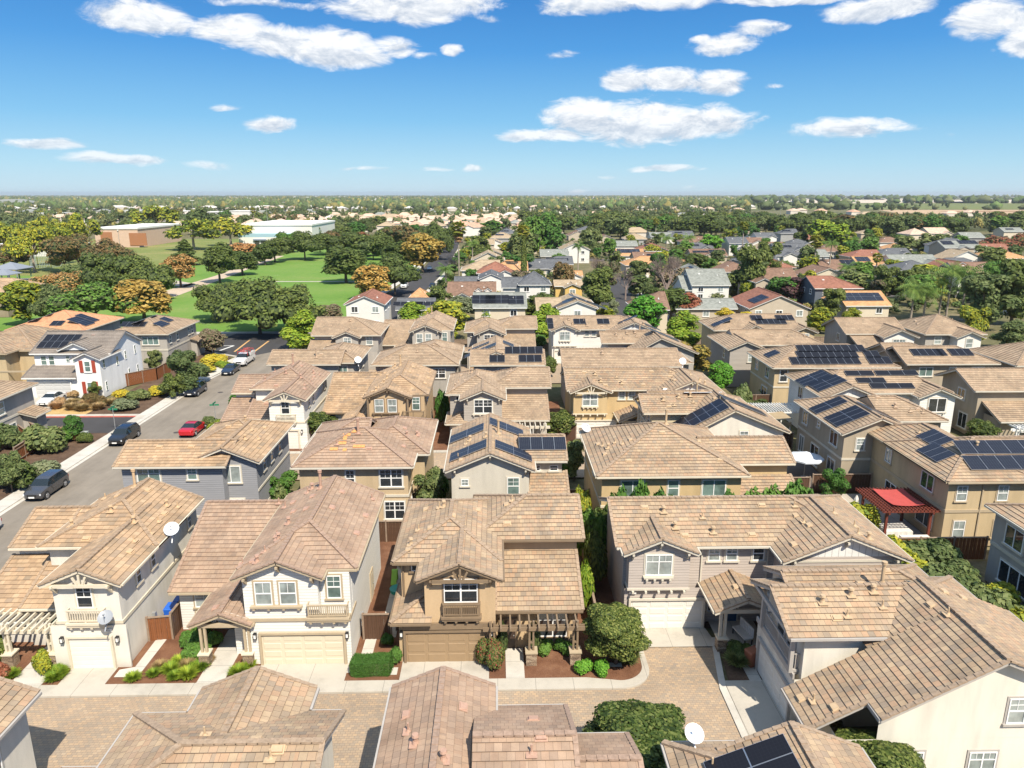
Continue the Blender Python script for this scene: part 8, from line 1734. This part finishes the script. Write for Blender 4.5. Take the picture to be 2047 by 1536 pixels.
# street and garden trees scattered among the far houses
n=0; G2='garden trees among the far houses'
CN={'dark':'dark green','green':'mid green','olive':'olive green','ygreen':'yellow-green','brown':'bronze','mauve':'pale brownish'}; SN={'round':'round','irregular':'uneven','tall':'upright'}; used=set(); tries=0
while n<120 and tries<6000:
    tries+=1; px=rg.uniform(930,2047); py=rg.uniform(474,612); x,y=GB(px,py)
    if any(abs(x-t[0])<6.5 and abs(y-t[1])<7.5 for t in _hl): continue
    if -34<x<-16 or 25<x<40: continue
    sh=rg.choice(['round','irregular','tall']); mt=rg.choice(['dark','green','olive','olive','ygreen','green','mauve']); lm=min(LMK,key=lambda t:abs(t[1]-px)+2.5*abs(t[2]-py)); side=('left of' if px<lm[1]-12 else 'right of' if px>lm[1]+12 else 'behind' if py<lm[2] else 'in front of')
    lw=lm[0].split(); lb='%s %s tree %s the %s'%(CN[mt],SN[sh],side,' '.join(lw[:16-len((CN[mt]+' '+SN[sh]+' tree the '+side).split())])); lb=lb.rstrip(',')
    for w_ in(' with',' a',' and',' the',' of',' at',' behind',' on',' right',' its',' in',' wide',' far'): 
        if lb.endswith(w_): lb=lb[:-len(w_)]
    if lb in used: continue
    used.add(lb); _hl.append((x,y)); hh=rg.uniform(4.5,8.5); tree(x,y,hh,hh*rg.uniform(.8,1.2),sh,mt,lb,G2,lod=2); n+=1
G3='trees at the far side of the park'; n=0
while n<44:
    px=rg.uniform(560,900); py=rg.uniform(458,520)
    if px<700 and py>505: continue
    x,y=GB(px,py); hh=rg.uniform(7,11); tree(x,y,hh,hh*rg.uniform(1.1,1.5),'spread' if n%2 else 'round',rg.choice(['dark','dark','green','olive','dark','brown']),'tree crown in the mass behind the park lawn',G3,lod=2); n+=1
for i in range(30):
    px=rg.uniform(0,600); py=rg.uniform(432,462); x,y=GB(px,py); hh=rg.uniform(7,12); tree(x,y,hh,hh*rg.uniform(1.1,1.6),'spread',rg.choice(['dark','olive','ygreen','green','olive','brown','ygreen']),'tree in the left background behind the school','trees behind the school',lod=3)
for i in range(16): 
    y=165+i*19+rg.uniform(-4,4); x=-14.5+rg.uniform(-1.5,1.5); hh=rg.uniform(2.5,6); tree(x,y,hh,hh*1.1,rg.choice(['round','irregular']),rg.choice(['green','olive','dark','ygreen']),'small tree in the row of front gardens on the right side of the far street','front garden trees along the far street',lod=2)
# hedge-like shrubs filling gardens: ground cover as stuff
def merged(name,items,protos,mat,kind='stuff'):
    """items: (x,y,z,sx,sy,sz,rot,proto)"""
    VV=[];FF=[];off=0
    for (x,y,z,sx,sy,sz,a,k) in items:
        V,F_=protos[k]; c,s=math.cos(a),math.sin(a); W=np.empty_like(V); W[:,0]=V[:,0]*sx*c-V[:,1]*sy*s+x; W[:,1]=V[:,0]*sx*s+V[:,1]*sy*c+y; W[:,2]=V[:,2]*sz+z; VV.append(W); FF.append(F_+off); off+=len(V)
    V=np.concatenate(VV); F_=np.concatenate(FF); me=D.meshes.new(name); me.vertices.add(len(V)); me.vertices.foreach_set('co',V.astype(np.float32).ravel()); k=F_.shape[1]
    me.loops.add(F_.size); me.loops.foreach_set('vertex_index',F_.astype(np.int32).ravel()); me.polygons.add(len(F_)); me.polygons.foreach_set('loop_start',(np.arange(len(F_))*k).astype(np.int32)); me.polygons.foreach_set('loop_total',np.full(len(F_),k,np.int32)); me.materials.append(mat); me.update(calc_edges=True)
    o=D.objects.new(name,me); COL.objects.link(o); tag(o,kind=kind); return o
def crownproto(seed,n=150,size=.085,shape='spread'):
    c=clumps_for(shape,seed); V=leafcloud(c,n,size,seed); q=np.arange(n*4).reshape(-1,4); T=np.concatenate([q[:,[0,1,2]],q[:,[0,2,3]]]); cv,cf=core(c[:7] if shape!='round' else c[:5],.8,seed); return np.concatenate([V,cv]),np.concatenate([T,cf+len(V)])
FARP=[crownproto(11),crownproto(12,shape='round'),crownproto(13,shape='irregular'),crownproto(14,110,.09)]
def lowblob(seed):
    r_=np.random.RandomState(seed); v=ICO_V*(1+.22*r_.normal(size=(len(ICO_V),1))); v=v*np.array([.6,.6,.5])+np.array([0,0,.5]); return v,ICO_F
LOWP=[lowblob(i) for i in range(5)]
def farleaf(name,c):
    m,nt,N,L,b=newmat(name); geo=N.new('ShaderNodeNewGeometry'); r=ramp(N,[(0,tuple(k*.6 for k in c)+(1,)),(.6,tuple(c)+(1,)),(1,tuple(k*1.5 for k in c)+(1,))]); n=noisen(N,L,.045,4,.6,geo.outputs['Position']); L.new(mth(N,L,'ADD',mth(N,L,'MULTIPLY',geo.outputs['Random Per Island'],.5),mth(N,L,'MULTIPLY',n,.6)),r.inputs[0]); L.new(r.outputs[0],b.inputs['Base Color']); b.inputs['Roughness'].default_value=.8; b.inputs['Specular IOR Level'].default_value=.15; return m
FL=[farleaf('far_leaf_dark',(.08,.105,.042)),farleaf('far_leaf_olive',(.14,.155,.065)),farleaf('far_leaf_yellow',(.24,.21,.07)),farleaf('far_leaf_green',(.095,.14,.045))]
def fld(x,y): return x>.34*y and y>760        # open fields on the right
its=[[] for _ in FL]
def addfar(n,y0,y1,hmin,hmax,protos,keep=lambda x,y:True,wt=(5,3,1.4,2)):
    k=0
    while k<n:
        y=math.exp(rg.uniform(math.log(y0),math.log(y1))); x=y*(rg.uniform(-.76,.78))
        if fld(x,y) or not keep(x,y): continue
        c=rg.choices(range(4),wt)[0]; hh=rg.uniform(hmin,hmax); w=hh*rg.uniform(.55,.95); its[c].append((x,y,-.3,w,w,hh,rg.uniform(0,6),rg.randrange(len(protos)))); k+=1
addfar(1700,560,1500,6,12,FARP,lambda x,y: not(-300<x<30 and y<800 and rg.random()<.55)); 
for y0_,px0,px1,nn in((900,1240,1900,70),(760,1100,1640,60)):
    for _ in range(nn): px=rg.uniform(px0,px1); x,y=GB(px,rg.uniform(412,424)); its[0].append((x,y,-.3,9,9,rg.uniform(9,15),rg.uniform(0,6),rg.randrange(4)))
for c in range(4): merged('distant_trees',its[c],FARP,FL[c])
its=[[] for _ in FL]; addfar(9500,1300,10000,7,15,LOWP)
for _ in range(520):   # tree lines along the fields
    y=rg.choice([1340,2280,3700,3900,5000,6000])*rg.uniform(.98,1.03); x=rg.uniform(.33,.80)*y; hh=rg.uniform(6,13)*(1+y/9000) if rg.random()<.8 or y<2000 else 22
    if y<2000 and rg.random()<.75: continue
    its[rg.choice([0,0,3,1])].append((x,y,-.3,hh*rg.uniform(.8,2.0),hh,hh,rg.uniform(0,6),rg.randrange(5)))
for c in range(4): merged('distant_trees',its[c],LOWP,FL[c])
# far houses
def hprot(p=.35):
    a=1.;w=.5; V=np.array([(-.5,-.5,0),(.5,-.5,0),(.5,.5,0),(-.5,.5,0),(-.5,-.5,.62),(.5,-.5,.62),(.5,.5,.62),(-.5,.5,.62)]); F_=np.array([(0,1,5,4),(1,2,6,5),(2,3,7,6),(3,0,4,7)]); 
    R_=np.array([(-.54,-.54,.60),(.54,-.54,.60),(.54,.54,.60),(-.54,.54,.60),(-.2,0,1),(.2,0,1)]); RT=np.array([(0,1,5,4),(2,3,4,5),(1,2,5,5),(3,0,4,4)]); return (V,F_),(R_,np.array([(0,1,5),(0,5,4),(2,3,4),(2,4,5),(1,2,5),(3,0,4)]))
HW,HR=hprot(); WFAR=flat('far_wall',lin(.62,.56,.48),.85,.12,.02); RFAR=[RF['pink'],RF['tan'],RF['salmon'],flat('far_roof_pale',lin(.55,.50,.44),.85,.15,.02),RF['grey']]
def mesh_np(name,V,F_,mat): me=D.meshes.new(name); me.from_pydata(V.tolist(),[],F_.tolist()); me.uv_layers.new(name='UVMap'); me.materials.append(mat); return me
MW=mesh_np('wall',HW[0],HW[1],WFAR); MRs=[mesh_np('roof',HR[0],HR[1],m_) for m_ in RFAR]
cand=[]
for r_ in range(9):           # pale subdivision above the park
    y=575+r_*34
    for i in range(15): cand.append((-262+i*20+rg.uniform(-3,3)+(r_%2)*8,y+rg.uniform(-3,3),1))
for i in range(90): 
    y=math.exp(rg.uniform(math.log(620),math.log(1250))); x=y*rg.uniform(-.74,.33); cand.append((x,y,0))
for (px,py) in((1600,418),(1640,420),(1705,422),(1900,426),(1935,424),(1270,470),(1000,440),(1020,446),(975,436),(960,445),(640,452),(655,448),(1210,432),(1730,428),(1585,420)): x,y=GB(px,py+8); cand.append((x,y,1))
n=0
for (x,y,t) in cand:
    if fld(x,y) and t==0: continue
    k=rg.choice([0,0,1,2,0]) if t else rg.choice([0,1,3,3,4]); o=empty('distant_house',(x,y,-.2),('pale tile-roofed house in the subdivision beyond the park' if t else 'small pale distant house among the background trees'),'house','houses of the pale-roofed subdivision' if t else 'distant houses among the trees',rz=rg.choice([0,1.5708])+rg.uniform(-.1,.1))
    s=(rg.uniform(13,18),rg.uniform(11,14),rg.choice([7.5,8,5.5])); q=inst(MW,'wall',o); q.scale=s; q=inst(MRs[k],'roof',o); q.scale=s; n+=1
wi=[];ri=[[] for _ in RFAR]; k=0
while k<1500:
    y=math.exp(rg.uniform(math.log(1250),math.log(7000))); x=y*rg.uniform(-.76,.34)
    s=(rg.uniform(13,30)*(1+y/6000),rg.uniform(12,18),rg.uniform(5.5,9)); it=(x,y,-.3)+s+(rg.choice([0,1.57]),0); wi.append(it); ri[rg.choice([0,1,3,3,3])].append(it); k+=1
for _ in range(60):
    y=rg.choice([2330,3750,5200]); x=rg.uniform(.36,.78)*y; s=(rg.uniform(20,70),20,7); it=(x,y,-.3)+s+(0,0); wi.append(it); ri[3].append(it)
merged('distant_houses',wi,[HW],WFAR)
for i,r_ in enumerate(ri):
    if r_: merged('distant_roofs',r_,[HR],flat('far_roof_%d'%i,[lin(.5,.38,.3),lin(.4,.33,.26),lin(.5,.35,.28),lin(.62,.58,.53),lin(.3,.3,.3)][i],.85,.1,.02))
# garden shrubs among the far houses, too many to count
it2=[[] for _ in FL]
for _ in range(2200):
    px=rg.uniform(925,2060); py=rg.uniform(470,628); x,y=GB(px,py); 
    if -33.5<x<-17.2 or (24<x<42 and y<330): continue
    hh=rg.uniform(1.0,2.8); it2[rg.choice([0,0,1,2,3,3])].append((x,y,-.1,hh*1.1,hh*1.1,hh,rg.uniform(0,6),rg.randrange(4)))
for c in range(4): merged('garden_shrubs',it2[c],FARP,FL[c])
# ================================================================== thin valley haze
hz=MB(); hz.box(-13000,13000,-160,13000,-1.3,48); HM=D.materials.new('haze'); HM.use_nodes=True; nt=HM.node_tree; nt.nodes.remove(nt.nodes['Principled BSDF']); pv=nt.nodes.new('ShaderNodeVolumePrincipled'); pv.inputs['Color'].default_value=(.95,.97,1,1); pv.inputs['Density'].default_value=.00007; pv.inputs['Anisotropy'].default_value=.3
nt.links.new(pv.outputs[0],nt.nodes['Material Output'].inputs['Volume']); tag(hz.build('haze',HM),kind='stuff')
SC.cycles.volume_bounces=0; SC.cycles.volume_max_steps=64
